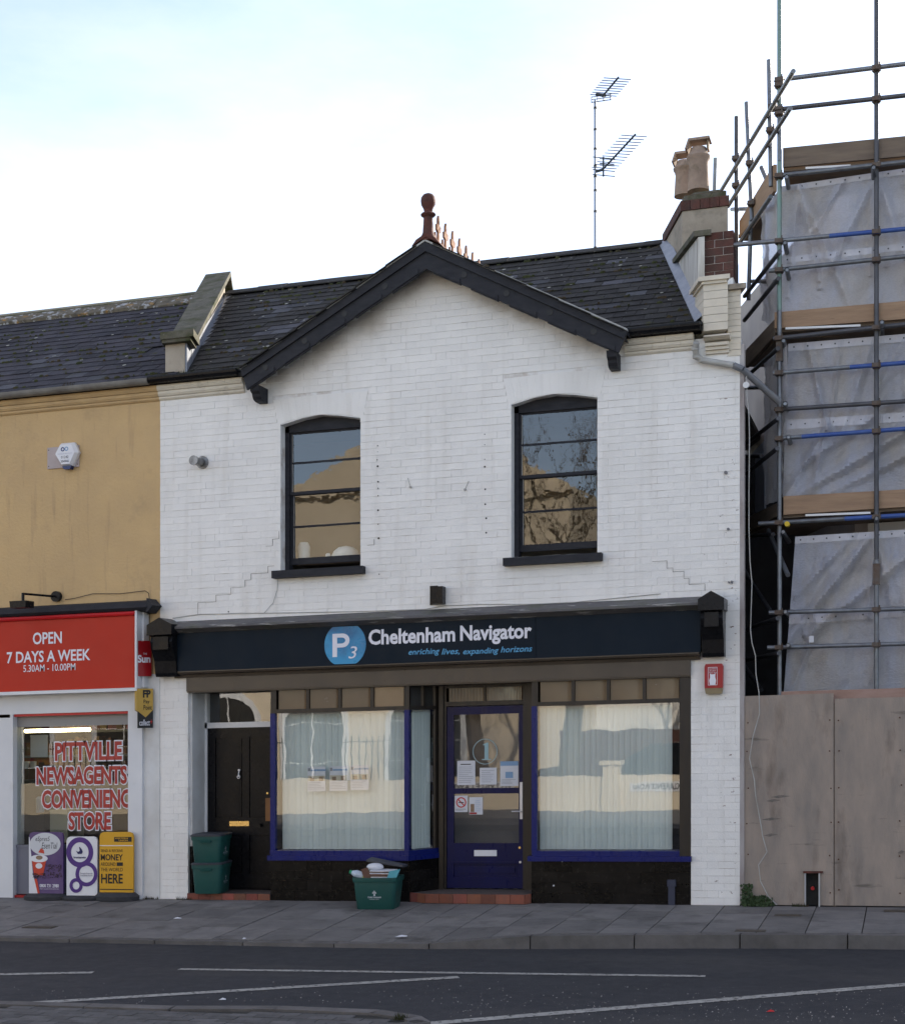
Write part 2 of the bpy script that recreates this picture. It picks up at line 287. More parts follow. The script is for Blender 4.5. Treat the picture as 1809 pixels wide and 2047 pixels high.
# ------------------------------------------------------------------ mesh builder
ORG = {}
def SH(p): return Vector((p[0], p[1], p[2] + SL * p[0]))
class MB:
    def __init__(s, shear=True): s.v = []; s.f = []; s.m = []; s.sh = shear; s.mi = 0; s.sm = False
    def add(s, vs, fs):
        n = len(s.v); s.v += [Vector(p) for p in vs]; s.f += [tuple(i + n for i in f) for f in fs]; s.m += [s.mi] * len(fs); return s
    def box(s, x0, x1, y0, y1, z0, z1):
        x0, x1 = sorted((x0, x1)); y0, y1 = sorted((y0, y1)); z0, z1 = sorted((z0, z1))
        return s.add([(x0, y0, z0), (x1, y0, z0), (x1, y1, z0), (x0, y1, z0), (x0, y0, z1), (x1, y0, z1), (x1, y1, z1), (x0, y1, z1)],
                     [(0, 1, 5, 4), (1, 2, 6, 5), (2, 3, 7, 6), (3, 0, 4, 7), (4, 5, 6, 7), (3, 2, 1, 0)])
    def front(s, x0, x1, y0, y1, z0, z1, j=0):   # a box without its back, y0 the front; j jitters corners
        q = lambda: R.uniform(-j, j)
        vs = [(x0 + q(), y0 + q(), z0 + q()), (x1 + q(), y0 + q(), z0 + q()), (x1 + q(), y0 + q(), z1 + q()), (x0 + q(), y0 + q(), z1 + q()),
              (x0, y1, z0), (x1, y1, z0), (x1, y1, z1), (x0, y1, z1)]
        return s.add(vs, [(0, 1, 2, 3), (1, 5, 6, 2), (3, 2, 6, 7), (4, 0, 3, 7), (4, 5, 1, 0)])
    def hexa(s, p):                              # 8 points: bottom ring then top ring
        return s.add(p, [(0, 1, 5, 4), (1, 2, 6, 5), (2, 3, 7, 6), (3, 0, 4, 7), (4, 5, 6, 7), (3, 2, 1, 0)])
    def prism(s, poly, a, b, axis='y'):
        n = len(poly)
        if axis == 'y': lo = [(p[0], a, p[1]) for p in poly]; hi = [(p[0], b, p[1]) for p in poly]
        elif axis == 'z': lo = [(p[0], p[1], a) for p in poly]; hi = [(p[0], p[1], b) for p in poly]
        else: lo = [(a, p[0], p[1]) for p in poly]; hi = [(b, p[0], p[1]) for p in poly]
        return s.add(lo + hi, [tuple(range(n)), tuple(range(2 * n - 1, n - 1, -1))] + [(i, (i + 1) % n, n + (i + 1) % n, n + i) for i in range(n)])
    def tube(s, p0, p1, r, n=8, r1=None, caps=True):
        p0, p1 = Vector(p0), Vector(p1); d = (p1 - p0).normalized(); a = d.orthogonal().normalized(); b = d.cross(a); r1 = r if r1 is None else r1
        vs = []
        for P, q in ((p0, r), (p1, r1)):
            vs += [P + (a * math.cos(2 * math.pi * i / n) + b * math.sin(2 * math.pi * i / n)) * q for i in range(n)]
        fs = [(i, (i + 1) % n, n + (i + 1) % n, n + i) for i in range(n)]
        if caps: fs += [tuple(range(n - 1, -1, -1)), tuple(range(n, 2 * n))]
        return s.add(vs, fs)
    def path(s, pts, r, n=6):
        for a, b in zip(pts, pts[1:]):
            if (Vector(a) - Vector(b)).length > 1e-4: s.tube(a, b, r, n)
        return s
    def lathe(s, c, prof, n=16):                  # prof of (r, z)
        c = Vector(c); vs = []; k = len(prof)
        for r, z in prof: vs += [c + Vector((r * math.cos(2 * math.pi * i / n), r * math.sin(2 * math.pi * i / n), z)) for i in range(n)]
        fs = [(j * n + i, j * n + (i + 1) % n, (j + 1) * n + (i + 1) % n, (j + 1) * n + i) for j in range(k - 1) for i in range(n)]
        fs += [tuple(range(n - 1, -1, -1)), tuple(range((k - 1) * n, k * n))]
        return s.add(vs, fs)
    def quad(s, *p): return s.add(p, [tuple(range(len(p)))])
    def disc(s, x, z, r, y0, y1, n=20, sx=1.0): return s.prism([(x + r * sx * math.cos(2 * math.pi * i / n), z + r * math.sin(2 * math.pi * i / n)) for i in range(n)], y0, y1)
    def ring(s, x, z, r0, r1, y0, y1, n=24, sx=1.0):
        for i in range(n):
            a, b = 2 * math.pi * i / n, 2 * math.pi * (i + 1) / n
            s.prism([(x + r0 * sx * math.cos(a), z + r0 * math.sin(a)), (x + r1 * sx * math.cos(a), z + r1 * math.sin(a)), (x + r1 * sx * math.cos(b), z + r1 * math.sin(b)), (x + r0 * sx * math.cos(b), z + r0 * math.sin(b))], y0, y1)
        return s
    def text(s, t, x0, x1, z0, z1, y, bold=0.0, shear=0.0, depth=.002, fn=None):
        cu = bpy.data.curves.new('t', 'FONT'); cu.body = t; cu.offset = bold; cu.resolution_u = 3; cu.shear = shear; cu.size = 1
        o = bpy.data.objects.new('t', cu); C.objects.link(o); dg = bpy.context.evaluated_depsgraph_get(); dg.update()
        me = o.evaluated_get(dg).to_mesh(); vs = [v.co.copy() for v in me.vertices]; fs = [tuple(p.vertices) for p in me.polygons]
        o.evaluated_get(dg).to_mesh_clear(); bpy.data.objects.remove(o); bpy.data.curves.remove(cu)
        if not vs: return s
        ax, bx = min(v.x for v in vs), max(v.x for v in vs); az, bz = min(v.y for v in vs), max(v.y for v in vs)
        g = []
        for v in vs:
            px = x0 + (v.x - ax) / (bx - ax) * (x1 - x0); pz = z0 + (v.y - az) / (bz - az) * (z1 - z0)
            g.append(fn(px, pz) if fn else (px, y, pz))
        return s.add(g, fs)
    def lean(s, k):
        for p in s.v: p.x += k * p.y
        return s
    def build(s, name, m, parent=None, org=None, smooth=False, **tags):
        if parent is not None: org = ORG[parent.name]
        elif org is None:
            xs = [p.x for p in s.v]; ys = [p.y for p in s.v]; zs = [p.z for p in s.v]
            org = Vector(((min(xs) + max(xs)) / 2, (min(ys) + max(ys)) / 2, min(zs)))
            if s.sh: org = SH(org)
        me = bpy.data.meshes.new(name)
        me.from_pydata([(SH(p) if s.sh else p) - Vector(org) for p in s.v], [], s.f); me.validate()
        for q in (m if isinstance(m, (list, tuple)) else [m]): me.materials.append(q)
        if isinstance(m, (list, tuple)) and len(me.polygons) == len(s.m): me.polygons.foreach_set('material_index', s.m)
        import bmesh
        if not getattr(s, 'open', False):
            bm = bmesh.new(); bm.from_mesh(me); bmesh.ops.recalc_face_normals(bm, faces=bm.faces); bm.to_mesh(me); bm.free()
        if smooth:
            me.polygons.foreach_set('use_smooth', [True] * len(me.polygons))
            try: me.set_sharp_from_angle(angle=math.radians(40))
            except Exception: pass
        o = bpy.data.objects.new(name, me); C.objects.link(o); ORG[o.name] = Vector(org)
        if parent is not None: o.parent = parent
        else: o.location = org
        for k, q in tags.items(): o[k] = q
        return o

def thing(name, label, cat, loc, group=None, shear=True):
    o = bpy.data.objects.new(name, None); C.objects.link(o); o.empty_display_size = .1
    L = SH(loc) if shear else Vector(loc); o.location = L; ORG[o.name] = L
    o['label'] = label; o['category'] = cat
    if group: o['group'] = group
    return o
def tag(o, label, cat, group=None):
    o['label'] = label; o['category'] = cat
    if group: o['group'] = group
    return o
def piece(name, me, parent, loc, shear=True, rot=None):
    o = bpy.data.objects.new(name, me); C.objects.link(o); o.parent = parent
    o.location = (SH(loc) if shear else Vector(loc)) - ORG[parent.name]
    if rot: o.rotation_euler = rot
    ORG[o.name] = ORG[parent.name]
    return o
def mesh_of(mb, name, m):
    me = bpy.data.meshes.new(name); me.from_pydata([SH(p) if mb.sh else p for p in mb.v], [], mb.f); me.materials.append(m)
    return me

# ------------------------------------------------------------------ the ground
def ktop(x): return -.012 if x > -3.3 else (-.10 if x < -4.5 else -.012 + (-.088) * (-3.3 - x) / 1.2)
KL = [(4, -1.85), (0, -1.93), (-1.8, -2.10), (-3.5, -2.38), (-4.4, -2.50), (-9, -2.56), (-16, -2.5), (-40, -2.4)]
def ky(x):
    for (xa, ya), (xb, yb) in zip(KL, KL[1:]):
        if xb <= x <= xa: return ya + (yb - ya) * (x - xa) / (xb - xa)
    return KL[0][1] if x > 4 else KL[-1][1]
def PH(x, y): return (ktop(x)) * max(0, min(1, y / ky(x)))
ROADZ = -.135
g = MB(); g.box(-200, 200, -200, 200, ROADZ - .3, ROADZ - .02)
g.build('ground', ASPH, kind='structure')
g = MB()
g.quad((-60, -11.5, ROADZ), (40, -11.5, ROADZ), (40, 0.5, ROADZ), (-60, .5, ROADZ)); g.open = True
road = g.build('road', ASPH, kind='structure')
def strip(p, q, w, name='road_marking'):
    p, q = Vector((*p, 0)), Vector((*q, 0)); d = (q - p).normalized(); n = Vector((-d.y, d.x, 0)) * w / 2
    m = MB(); z = ROADZ + .004
    k = max(2, int((q - p).length / .25)); pts = [p + (q - p) * i / k for i in range(k + 1)]
    for a, b in zip(pts, pts[1:]):
        m.quad(*[(v.x, v.y, z) for v in (a - n, b - n, b + n, a + n)])
    m.open = True
    return m.build(name, LINE, parent=road)
strip((-13, -5.9), (-6.86, -4.20), .10)
strip(G(358, 1939, ROADZ), G(1410, 1953, ROADZ), .085)
strip((-9.5, -7.2), G(917, 1955, ROADZ), .11)
a = G(870, 2047, ROADZ); b = G(1809, 1970, ROADZ); d = Vector((b[0] - a[0], b[1] - a[1]))
strip((a[0] - d.x * .3, a[1] - d.y * .3), (b[0] + d.x * .6, b[1] + d.y * .6), .12)

pv = MB()
xs = [6 - i * .5 for i in range(60)]
for a, b in zip(xs, xs[1:]):
    pv.quad((a, .6, -.018), (a, ky(a) + .06, PH(a, ky(a)) - .018), (b, ky(b) + .06, PH(b, ky(b)) - .018), (b, .6, -.018))
pv.open = True
pave = pv.build('pavement', JOINT, kind='structure')
x = 3.0; ci = 0
while x > -15:
    w = R.choice([.50, .50, .56, .44]) ; x1 = x - w; ci += 1
    ye = ky((x + x1) / 2) + .135
    cuts = [0.0]; st = R.choice([.30, .62, .5, .62])
    yy = -st
    while yy > ye + .2: cuts.append(yy); yy -= R.choice([.62, .66, .5])
    cuts.append(ye)
    for a, b in zip(cuts, cuts[1:]):
        gp = .005; dz = R.uniform(-.003, .003); m = MB(); P = []
        e1, e2 = (ky(x) + .135, ky(x1) + .135) if b == ye else (b, b)
        for (px, py) in ((x - gp, a - gp), (x1 + gp, a - gp), (x1 + gp, e2 + gp), (x - gp, e1 + gp)):
            P.append((px, py, PH(px, py) + dz + R.uniform(-.0015, .0015)))
        lo = [(p[0], p[1], p[2] - .03) for p in P]
        m.hexa(lo + P); m.build('paving_slab', PAVE, parent=pave)
    x = x1
for (u, v, wv) in ((1575, 1832, .13), (1500, 1862, .14), (1800, 1824, .16), (80, 1842, .18)):
    x_, y_ = G(u, v, -.01); q = MB(); z_ = PH(x_, y_)
    q.box(x_ - wv, x_ + wv, y_ - .07, y_ + .07, z_ - .01, z_ + .005); q.box(x_ - wv + .015, x_ + wv - .015, y_ - .055, y_ + .055, z_ + .005, z_ + .008); q.build('access_cover', mat('rusty iron cover', (.06, .055, .05), (.09, .07, .05), scale=20, rough=.8, bump=.6), parent=pave)
# kerb stones
x = 2.35
while x > -15:
    x1 = x - .95; m = MB(); e = .006
    def kp(px, dy, z): return (px, ky(px) + dy, z)
    xa, xb = x - e, x1 + e
    m.hexa([kp(xa, 0, ROADZ - .05), kp(xb, 0, ROADZ - .05), kp(xb, .13, ROADZ - .05), kp(xa, .13, ROADZ - .05),
            kp(xa, .006, ktop(xa) + .002), kp(xb, .006, ktop(xb) + .002), kp(xb, .13, ktop(xb) + .002), kp(xa, .13, ktop(xa) + .002)])
    m.build('kerb_stone', KERB, parent=pave); x = x1
# traffic island in the foreground with paving blocks
isl = [(-9, -6.5), (-6.5, -6.02), G(350, 2016, ROADZ + .08), G(560, 2016, ROADZ + .08), G(760, 2024, ROADZ + .08), G(838, 2036, ROADZ + .08), G(858, 2048, ROADZ + .08), (-3.3, -6.5), (-3.5, -7.5), (-9, -7.5)]
m = MB(); m.prism(isl, ROADZ - .02, ROADZ + .075, 'z')
island = m.build('traffic_island', JOINT, kind='structure')
def inside(px, py, poly):
    r = False; j = len(poly) - 1
    for i in range(len(poly)):
        if (poly[i][1] > py) != (poly[j][1] > py) and px < (poly[j][0] - poly[i][0]) * (py - poly[i][1]) / (poly[j][1] - poly[i][1]) + poly[i][0]: r = not r
        j = i
    return r
top = isl[:8]
for a, b in zip(top, top[1:]):
    A_, B_ = Vector(a), Vector(b); k = max(1, round((B_ - A_).length / .6)); d = (B_ - A_).normalized(); n = Vector((d.y, -d.x)) * .12
    if a[1] < -6.3 and a[0] > -5: continue
    for i in range(k):
        p = A_ + (B_ - A_) * i / k + d * .004; q = A_ + (B_ - A_) * (i + 1) / k - d * .004
        mm_ = MB(); ring_ = [p - n * .1, q - n * .1, q + n, p + n]
        mm_.hexa([(v.x, v.y, ROADZ) for v in ring_] + [(v.x, v.y, ROADZ + .095) for v in ring_]); mm_.build('kerb_stone', KERB, parent=island)
blk = MB(); blk.box(-.097, .097, -.047, .047, -.01, 0); bme = mesh_of(blk, 'paving_block', BLOCK)
cnt = 0
for r_ in range(16):
    yy = -5.9 - r_ * .1
    for k in range(60):
        xx = -9 + k * .2 + (.1 if r_ % 2 else 0)
        ok = all(inside(xx + dx, yy + dy, isl) for dx in (-.2, .2) for dy in (-.06, .18)) and yy < -6.0 + .1 * 0
        if ok and cnt < 290 and xx > -7.6 and yy > -7.0:
            piece('paving_block', bme, island, (xx, yy, ROADZ + .088 + R.uniform(-.002, .002))); cnt += 1
# litter
def litter(u, v, zp, lab, w, h, m, nm='paper_scrap'):
    x, y = G(u, v, zp); q = MB(); q.add([(x - w, y - h, zp + .006), (x + w, y - h * .6, zp + .008), (x + w * .8, y + h, zp + .012), (x - w * .7, y + h * .8, zp + .005), (x, y, zp + .022)], [(0, 1, 4), (1, 2, 4), (2, 3, 4), (3, 0, 4)]); q.open = True
    tag(q.build(nm, m), lab, 'litter')
litter(488, 1879, -.1, 'small white and blue paper scrap on the kerb edge', .018, .02, PAPER)
litter(803, 1874, -.07, 'flattened pale wrapper lying on the pavement near the kerb', .06, .03, PAPER)
litter(445, 2001, ROADZ, 'small white scrap on the asphalt near the island', .03, .012, PAPER)
litter(355, 1838, -.04, 'thin white strip of litter on the paving by the doorway', .05, .012, PAPER)
litter(1540, 2025, ROADZ, 'small red wrapper on the road', .03, .012, REDT, 'wrapper_scrap')
# coarse grit thrown on the road
gr = MB()
for i in range(900):
    u = R.uniform(0, 1809); v = R.triangular(1960, 2047, 2040); 
    if u < 900 and v > 2008: continue
    x, y = G(u, v, ROADZ); s = R.uniform(.0025, .007)
    gr.add([(x - s, y - s, ROADZ), (x + s, y - s, ROADZ), (x, y + s, ROADZ), (x, y, ROADZ + s)], [(0, 1, 3), (1, 2, 3), (2, 0, 3)])
gr.build('gravel', mat('pale grit', (.2, .19, .18), None, rough=.9, rnd=.7), kind='stuff', label='scattered pale grit on the dark road')

# ------------------------------------------------------------------ WHITE SHOP BUILDING
WL, WR = -8.42, -1.665
OPL, OPR = X(376), X(1381)                 # shopfront opening
BT = 3.16                                  # top of the shopfront zone
wins = [dict(x0=X(561), x1=-5.905, z0=3.79, zs=5.475, za=5.555), dict(x0=X(1022), x1=X(1194), z0=3.785, zs=5.475, za=5.555)]
GA, GXA, GZ0 = 7.13, -5.03, 5.93           # underside line of gable
def gz(x):                                 # top of the brickwork at x
    if -7.25 < x < -2.82: return max(6.0, 7.16 - abs(x - GXA) * .548)
    return 6.0
whi = thing('terraced_shop', 'white painted brick shop with black gable boards, navy fascia and blue shop windows', 'building', (-5, 2, 0))
# backing masonry, thick, with reveals
m = MB()
T0 = .005
def wallbox(x0, x1, z0, z1): m.box(x0, x1, T0, .3, z0, z1)
wallbox(WL, OPL, 0, BT); wallbox(OPR, WR, 0, BT)
wallbox(WL, WR, BT, 3.785)
wallbox(WL, wins[0]['x0'], 3.785, 6.0); wallbox(wins[0]['x1'], wins[1]['x0'], 3.785, 6.0); wallbox(wins[1]['x1'], WR, 3.785, 6.0)
for w in wins:
    xm = (w['x0'] + w['x1']) / 2
    m.prism([(w['x0'], w['zs']), (xm - .22, w['za'] - .022), (xm, w['za']), (xm + .24, w['za'] - .030), (w['x1'], w['zs']), (w['x1'], 6.0), (w['x0'], 6.0)], T0, .3)
m.prism([(-7.25, 6.0), (-2.82, 6.0), (GXA, 7.2)], T0, .3)
m.build('wall', MORTAR, parent=whi)
# reveal skins of the window openings
bricks = []
BP, SW, HWD = .0775, .2365, .1165
def free(x0, x1, z):
    """intervals of [x0,x1] that are brickwork at height z"""
    segs = [(x0, x1)]
    holes = []
    if z < BT: holes.append((OPL, OPR))
    for w in wins:
        if w['z0'] - .02 < z < w['zs']: holes.append((w['x0'], w['x1']))
        if w['zs'] <= z < w['za'] + .235: e = (z - w['zs']) * .22; holes.append((w['x0'] - .03 - e, w['x1'] + .03 + e))
    for h in holes:
        ns = []
        for a, b in segs:
            if h[1] <= a or h[0] >= b: ns.append((a, b)); continue
            if h[0] > a: ns.append((a, h[0]))
            if h[1] < b: ns.append((h[1], b))
        segs = ns
    return [s for s in segs if s[1] - s[0] > .012]
row = 0; z = 0.002
while z < 7.1:
    zc = z + BP / 2
    x = WL - (.177 if row % 2 else 0); k = 0
    while x < WR:
        w = SW if k % 2 == 0 else HWD
        a, b = max(x, WL), min(x + w, WR)
        if z > 5.93 :
            # clip to gable line
            h = (7.16 - (z + BP)) / .548; a2, b2 = max(a, GXA - h), min(b, GXA + h)
            if z < 5.95 : a2, b2 = max(a, -7.25), min(b, -2.82)
        else: a2, b2 = a, b
        if b2 - a2 > .012:
            for (p, q) in free(a2, b2, zc):
                bricks.append((p, q, z, z + BP))
        x += w; k += 1
    z += BP; row += 1
def bd(b): return (Vector(((b[0] + b[1]) / 2, 0, (b[2] + b[3]) / 2)) - Vector((0, -DP, 2))).length
bricks.sort(key=bd)
cache = {}
bed, head = .0021, .0004
n_obj = 0; stuff = MB()
for (a, b, z0, z1) in bricks:
    w = round(b - a, 3)
    if n_obj < 295 and w > .05:
        if w not in cache:
            variants = []
            for _ in range(3):
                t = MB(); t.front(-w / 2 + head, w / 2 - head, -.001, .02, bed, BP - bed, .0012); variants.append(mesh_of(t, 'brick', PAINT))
            cache[w] = variants
        piece('brick', R.choice(cache[w]), whi, ((a + b) / 2, R.uniform(-.0015, .0012), z0)); n_obj += 1
    else:
        stuff.front(a + head, b - head, R.uniform(-.0025, .0012), .02, z0 + bed, z1 - bed, .0012)
# fan of voussoirs over each window
for w in wins:
    n = 13; x0, x1 = w['x0'] - .03, w['x1'] + .03; xm = (x0 + x1) / 2
    def arcz(x): return w['zs'] + (w['za'] - w['zs']) * (1 - ((x - xm) / ((x1 - x0) / 2)) ** 2) 
    for i in range(n):
        a = x0 + (x1 - x0) * i / n; b = x0 + (x1 - x0) * (i + 1) / n
        fa = (a - xm) * .12; fb = (b - xm) * .12
        g_ = .0003
        poly = [(a + g_, arcz(a)), (b - g_, arcz(b)), (b + fb - g_, w['za'] + .23 - .03 * abs(b - xm)), (a + fa + g_, w['za'] + .23 - .03 * abs(a - xm))]
        stuff.prism(poly, -.0015, .02)
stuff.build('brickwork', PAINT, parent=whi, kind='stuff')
# stepped settlement cracks, thin dark gaps
def crack(pts, nm='crack'):
    c = MB()
    for a, b in zip(pts, pts[1:]):
        (xa, za), (xb, zb) = U(*a), U(*b); t = R.uniform(.002, .0042)
        if abs(xb - xa) > abs(zb - za): c.front(min(xa, xb) - .002, max(xa, xb) + .002, -.0046, 0, min(za, zb) - t / 2, min(za, zb) + t / 2)
        else: c.front(xa - t / 2, xa + t / 2, -.0046, 0, min(za, zb), max(za, zb))
    c.build(nm, mat('crack shadow gap', (.16, .14, .13), None, rough=1), parent=whi)
crack([(396, 1228), (396, 1205), (432, 1203), (432, 1190), (462, 1187), (462, 1175), (490, 1173), (490, 1160), (502, 1159), (502, 1147), (536, 1145), (536, 1132), (548, 1131)])
crack([(532, 1092), (545, 1091), (545, 1078), (558, 1077), (558, 1062)])
crack([(1304, 1122), (1333, 1121), (1333, 1136), (1345, 1135), (1345, 1143), (1367, 1142), (1367, 1156), (1377, 1156), (1377, 1168), (1409, 1167), (1409, 1181)])
crack([(735, 1090), (748, 1089), (748, 1078)])
for u, v in ((755, 891), (755, 903), (754, 919), (755, 932), (756, 963), (756, 976), (756, 991), (756, 1020), (756, 1048), (757, 1076), (758, 1148), (969, 868), (969, 889), (969, 918), (969, 933), (970, 978), (970, 1008), (972, 1036), (972, 1065), (457, 1223)):
    x, z = U(u, v); h = MB(); h.disc(x, z, R.uniform(.004, .012), -.005, 0, 8); h.build('fixing_hole', INK, parent=whi)
for pts in ([(816, 956), (821, 974)], [(938, 962), (930, 979)]):
    h = MB(); (xa, za), (xb, zb) = U(*pts[0]), U(*pts[1]); h.tube((xa, -.02, za), (xb, -.012, zb), .004, 5); h.disc(xb, zb, .014, -.02, 0, 8); h.build('wire_hook', PVCW, parent=whi)

# moulded brick cornice each side of the gable
for (xa, xb) in ((WL, X(490)), (X(1250), X(1388))):
    for (z0, z1, pr, L) in ((5.885, 5.925, .03, .24), (5.928, 5.985, .06, .30), (5.988, 6.05, .095, .22)):
        x = xa
        while x < xb - .02:
            e = min(x + L, xb); q = MB()
            q.prism([(0.01, z0), (-pr + .018, z0), (-pr, z0 + (z1 - z0) * .45), (-pr, z1), (0.01, z1)], x + .001, e - .0015, 'x')
            q.build('cornice_brick', CREAMP, parent=whi); x = e
# gutters: black pieces belong to the white building
for (xa, xb) in ((X(312), X(487)), (X(1255), X(1404))):
    q = MB(); n = 8
    prof = [(-.17 + .055 * math.cos(math.pi + math.pi * i / n), 6.115 + .06 * math.sin(math.pi + math.pi * i / n)) for i in range(n + 1)]
    prof = prof + [(p[0] + (.0 if i else 0), 6.13) for i, p in enumerate([(-.115, 0), (-.225, 0)])]
    q.prism(prof, xa, xb, 'x'); q.build('gutter', BLACK, parent=whi)

# --- roof slates on a pitched plane
EY, EZ, RY, RZ = -.14, 6.10, 3.2, 8.07
PIT = math.atan2(RZ - EZ, RY - EY)
def rz(y): return EZ + (y - EY) * math.tan(PIT)
def slates(parent, m, xl, xr, hide, limit, seedv, xjit=.0):
    rr = random.Random(seedv); SWI, EXP = .245, .205
    length = (RY - EY) / math.cos(PIT); rows = int(length / EXP); st = MB(); lst = []
    for i in range(rows):
        s = i * EXP; y = EY + s * math.cos(PIT)
        k = 0; x = -16.2 + (SWI / 2 if i % 2 else 0)
        while x < 0:
            a, b = x, x + SWI
            L_, R_ = xl(y), xr(y)
            if b > L_ + .02 and a < R_ - .02:
                full = a >= L_ and b <= R_
                a2, b2 = max(a, L_), min(b, R_)
                if not hide((a2 + b2) / 2, y): lst.append((a2, b2, i, full))
            x += SWI
    def one(mb, a, b, s, dz, tilt=0):
        ca, sa = math.cos(PIT), math.sin(PIT); L2 = .40
        g_ = .0025
        t = .005
        # plane coords: along slope s..s+L2, tail lifted
        def P(x, q, h): return (x, EY + q * ca - h * sa, EZ + q * sa + h * ca)
        h0, h1 = .017 + dz * .3, .002
        mb.hexa([P(a + g_, s, h0 - t), P(b - g_, s + tilt, h0 - t), P(b - g_, s + L2, h1 - t), P(a + g_, s + L2, h1 - t), P(a + g_, s, h0), P(b - g_, s + tilt, h0 + dz * .5), P(b - g_, s + L2, h1), P(a + g_, s + L2, h1)])
    lst.sort(key=lambda q: (Vector(((q[0] + q[1]) / 2, EY + q[2] * EXP, EZ)) - Vector((0, -DP, 2))).length if False else q[2])
    me = []
    for _ in range(6):
        t = MB(); one(t, -SWI / 2, SWI / 2, 0, rr.uniform(-.002, .006), rr.uniform(-.003, .003)); 
        t.v = [p - Vector((0, EY, EZ)) for p in t.v]; me.append(mesh_of(t, 'slate', m))
    light = [q_.copy() for q_ in me[:3]]
    for q_ in light: q_.materials[0] = LIGHTS
    n = 0
    for (a, b, i, full) in lst:
        s = i * EXP; y = EY + s * math.cos(PIT); z = EZ + s * math.sin(PIT)
        if rr.random() < .012: continue
        if full and n < limit:
            piece('slate', rr.choice(light if rr.random() < .07 + (.30 if mnoise.noise(Vector((a * .9, i * .35, seedv))) > .28 else 0) else me), parent, ((a + b) / 2 , y + rr.uniform(-.004, .004), z)); n += 1
        else: one(st, a, b, s, rr.uniform(-.002, .005), rr.uniform(-.003, .003))
    if st.v: st.build('slating', m, parent=parent, kind='stuff')
# verge on the splayed side: from the eave to the ridge
VX0 = X(1400, 0); VX1 = X(1327, 3.2)
def vr(y): return VX0 + (VX1 - VX0) * (y / 3.2)
PX0, PX1 = X(355, .1), X(384, .1)          # party parapet between the two roofs
KP = (X(470, 3.2) - X(392, 0)) / 3.2
def hide_w(x, y):                          # under the cross gable roof
    z = rz(y); h = 7.34 - abs(x - GXA) * .55
    return h > z + .06 and y < 2.2
slates(whi, SLATE, lambda y: PX1 + .01 + KP * y, lambda y: vr(y), hide_w, 290, 3)
# roof deck under the slates
q = MB()
for (xa, xb, ya) in ((WL, -7.22, EY), (-7.22, -2.85, .32), (-2.85, None, EY)):
    za = rz(ya); xe, xr2 = (vr(ya), vr(RY)) if xb is None else (xb, xb)
    q.hexa([(xa, ya, za - .05), (xe, ya, za - .05), (xr2, RY, RZ - .05), (xa, RY, RZ - .05), (xa, ya, za - .012), (xe, ya, za - .012), (xr2, RY, RZ - .012), (xa, RY, RZ - .012)])
q.hexa([(WL, RY, RZ - .05), (vr(RY), RY, RZ - .05), (vr(RY) - .9, 6.6, EZ - .05), (WL, 6.6, EZ - .05), (WL, RY, RZ), (vr(RY), RY, RZ), (vr(RY) - .9, 6.6, EZ), (WL, 6.6, EZ)])
q.build('roof_deck', DARK, parent=whi)
# ridge tiles
x = PX1 + KP * RY
while x < vr(3.2) - .05:
    e = min(x + .45, vr(3.2)); q = MB()
    q.prism([(RY - .16, RZ - .04), (RY, RZ + .055 + R.uniform(-.004, .004)), (RY + .16, RZ - .04), (RY + .16, RZ - .055), (RY, RZ + .035), (RY - .16, RZ - .055)], x + .003, e, 'x')
    q.build('ridge_tile', SLATE, parent=whi); x = e
# body of the building behind the front wall and inside rooms
q = MB()
q.box(WL, WL + .2, .31, 6.6, -.1, 6.0); q.box(WL, WR - 1.6, 6.4, 6.6, -.1, 6.0)
q.box(WL + .2, WR - .3, .31, 6.4, 3.1, 3.2)
q.hexa([(WR - .25, .31, -.1), (WR, .31, -.1), (WR - 2.05, 6.4, -.1), (WR - 2.3, 6.4, -.1), (WR - .25, .31, 6.0), (WR, .31, 6.0), (WR - 2.05, 6.4, 6.0), (WR - 2.3, 6.4, 6.0)])
q.box(WL + .2, WR - .3, .45, 6.4, -.1, .05); q.box(WL + .2, WR - .3, .31, 6.4, 5.9, 5.98)
q.build('inner_wall', DARK, parent=whi)
q = MB(); q.box(WL + .25, WR - 1.5, 3.2, 3.25, 3.22, 5.88); q.build('room_wall', BEIGE, parent=whi)

# cross gable roof, bargeboards, brackets, crest and finial
FY = -.33
q = MB()
for sgn, xe in ((-1, -7.225), (1, -2.80)):
    zE = 7.33 - abs(xe - GXA) * .55
    q.hexa([(GXA, FY + .06, 7.25), (xe, FY + .06, zE - .06), (xe, -.05, zE - .06), (GXA, 2.3, 7.25), (GXA, FY + .06, 7.28), (xe, FY + .06, zE - .03), (xe, -.05, zE - .03), (GXA, 2.3, 7.28)])
q.build('gable_roof', BARGE, parent=whi)
cross = MB(); rr = random.Random(5)
for sgn in (-1, 1):
    for i in range(12):
        s0 = i * .2
        for k in range(11):
            y0 = FY - .045 + k * .25 + (.12 if i % 2 else 0)
            xo = GXA + sgn * (2.20 - s0 * .876); zo = 7.292 - (2.20 - s0 * .876) * .55
            if 2.20 - s0 * .876 < .1 or y0 + .24 > 2.2 or (zo + .02) < rz(y0) : continue
            xi = xo - sgn * .35; zi = zo + .35 * .55
            cross.hexa([(xo, y0, zo), (xo, y0 + .24, zo), (xi, y0 + .24, zi - .012), (xi, y0, zi - .012), (xo, y0, zo + .01), (xo, y0 + .24, zo + .01), (xi, y0 + .24, zi), (xi, y0, zi)])
cross.build('gable_slating', SLATE, parent=whi, kind='stuff')
def along(p, q, t): return (p[0] + (q[0] - p[0]) * t, p[1] + (q[1] - p[1]) * t)
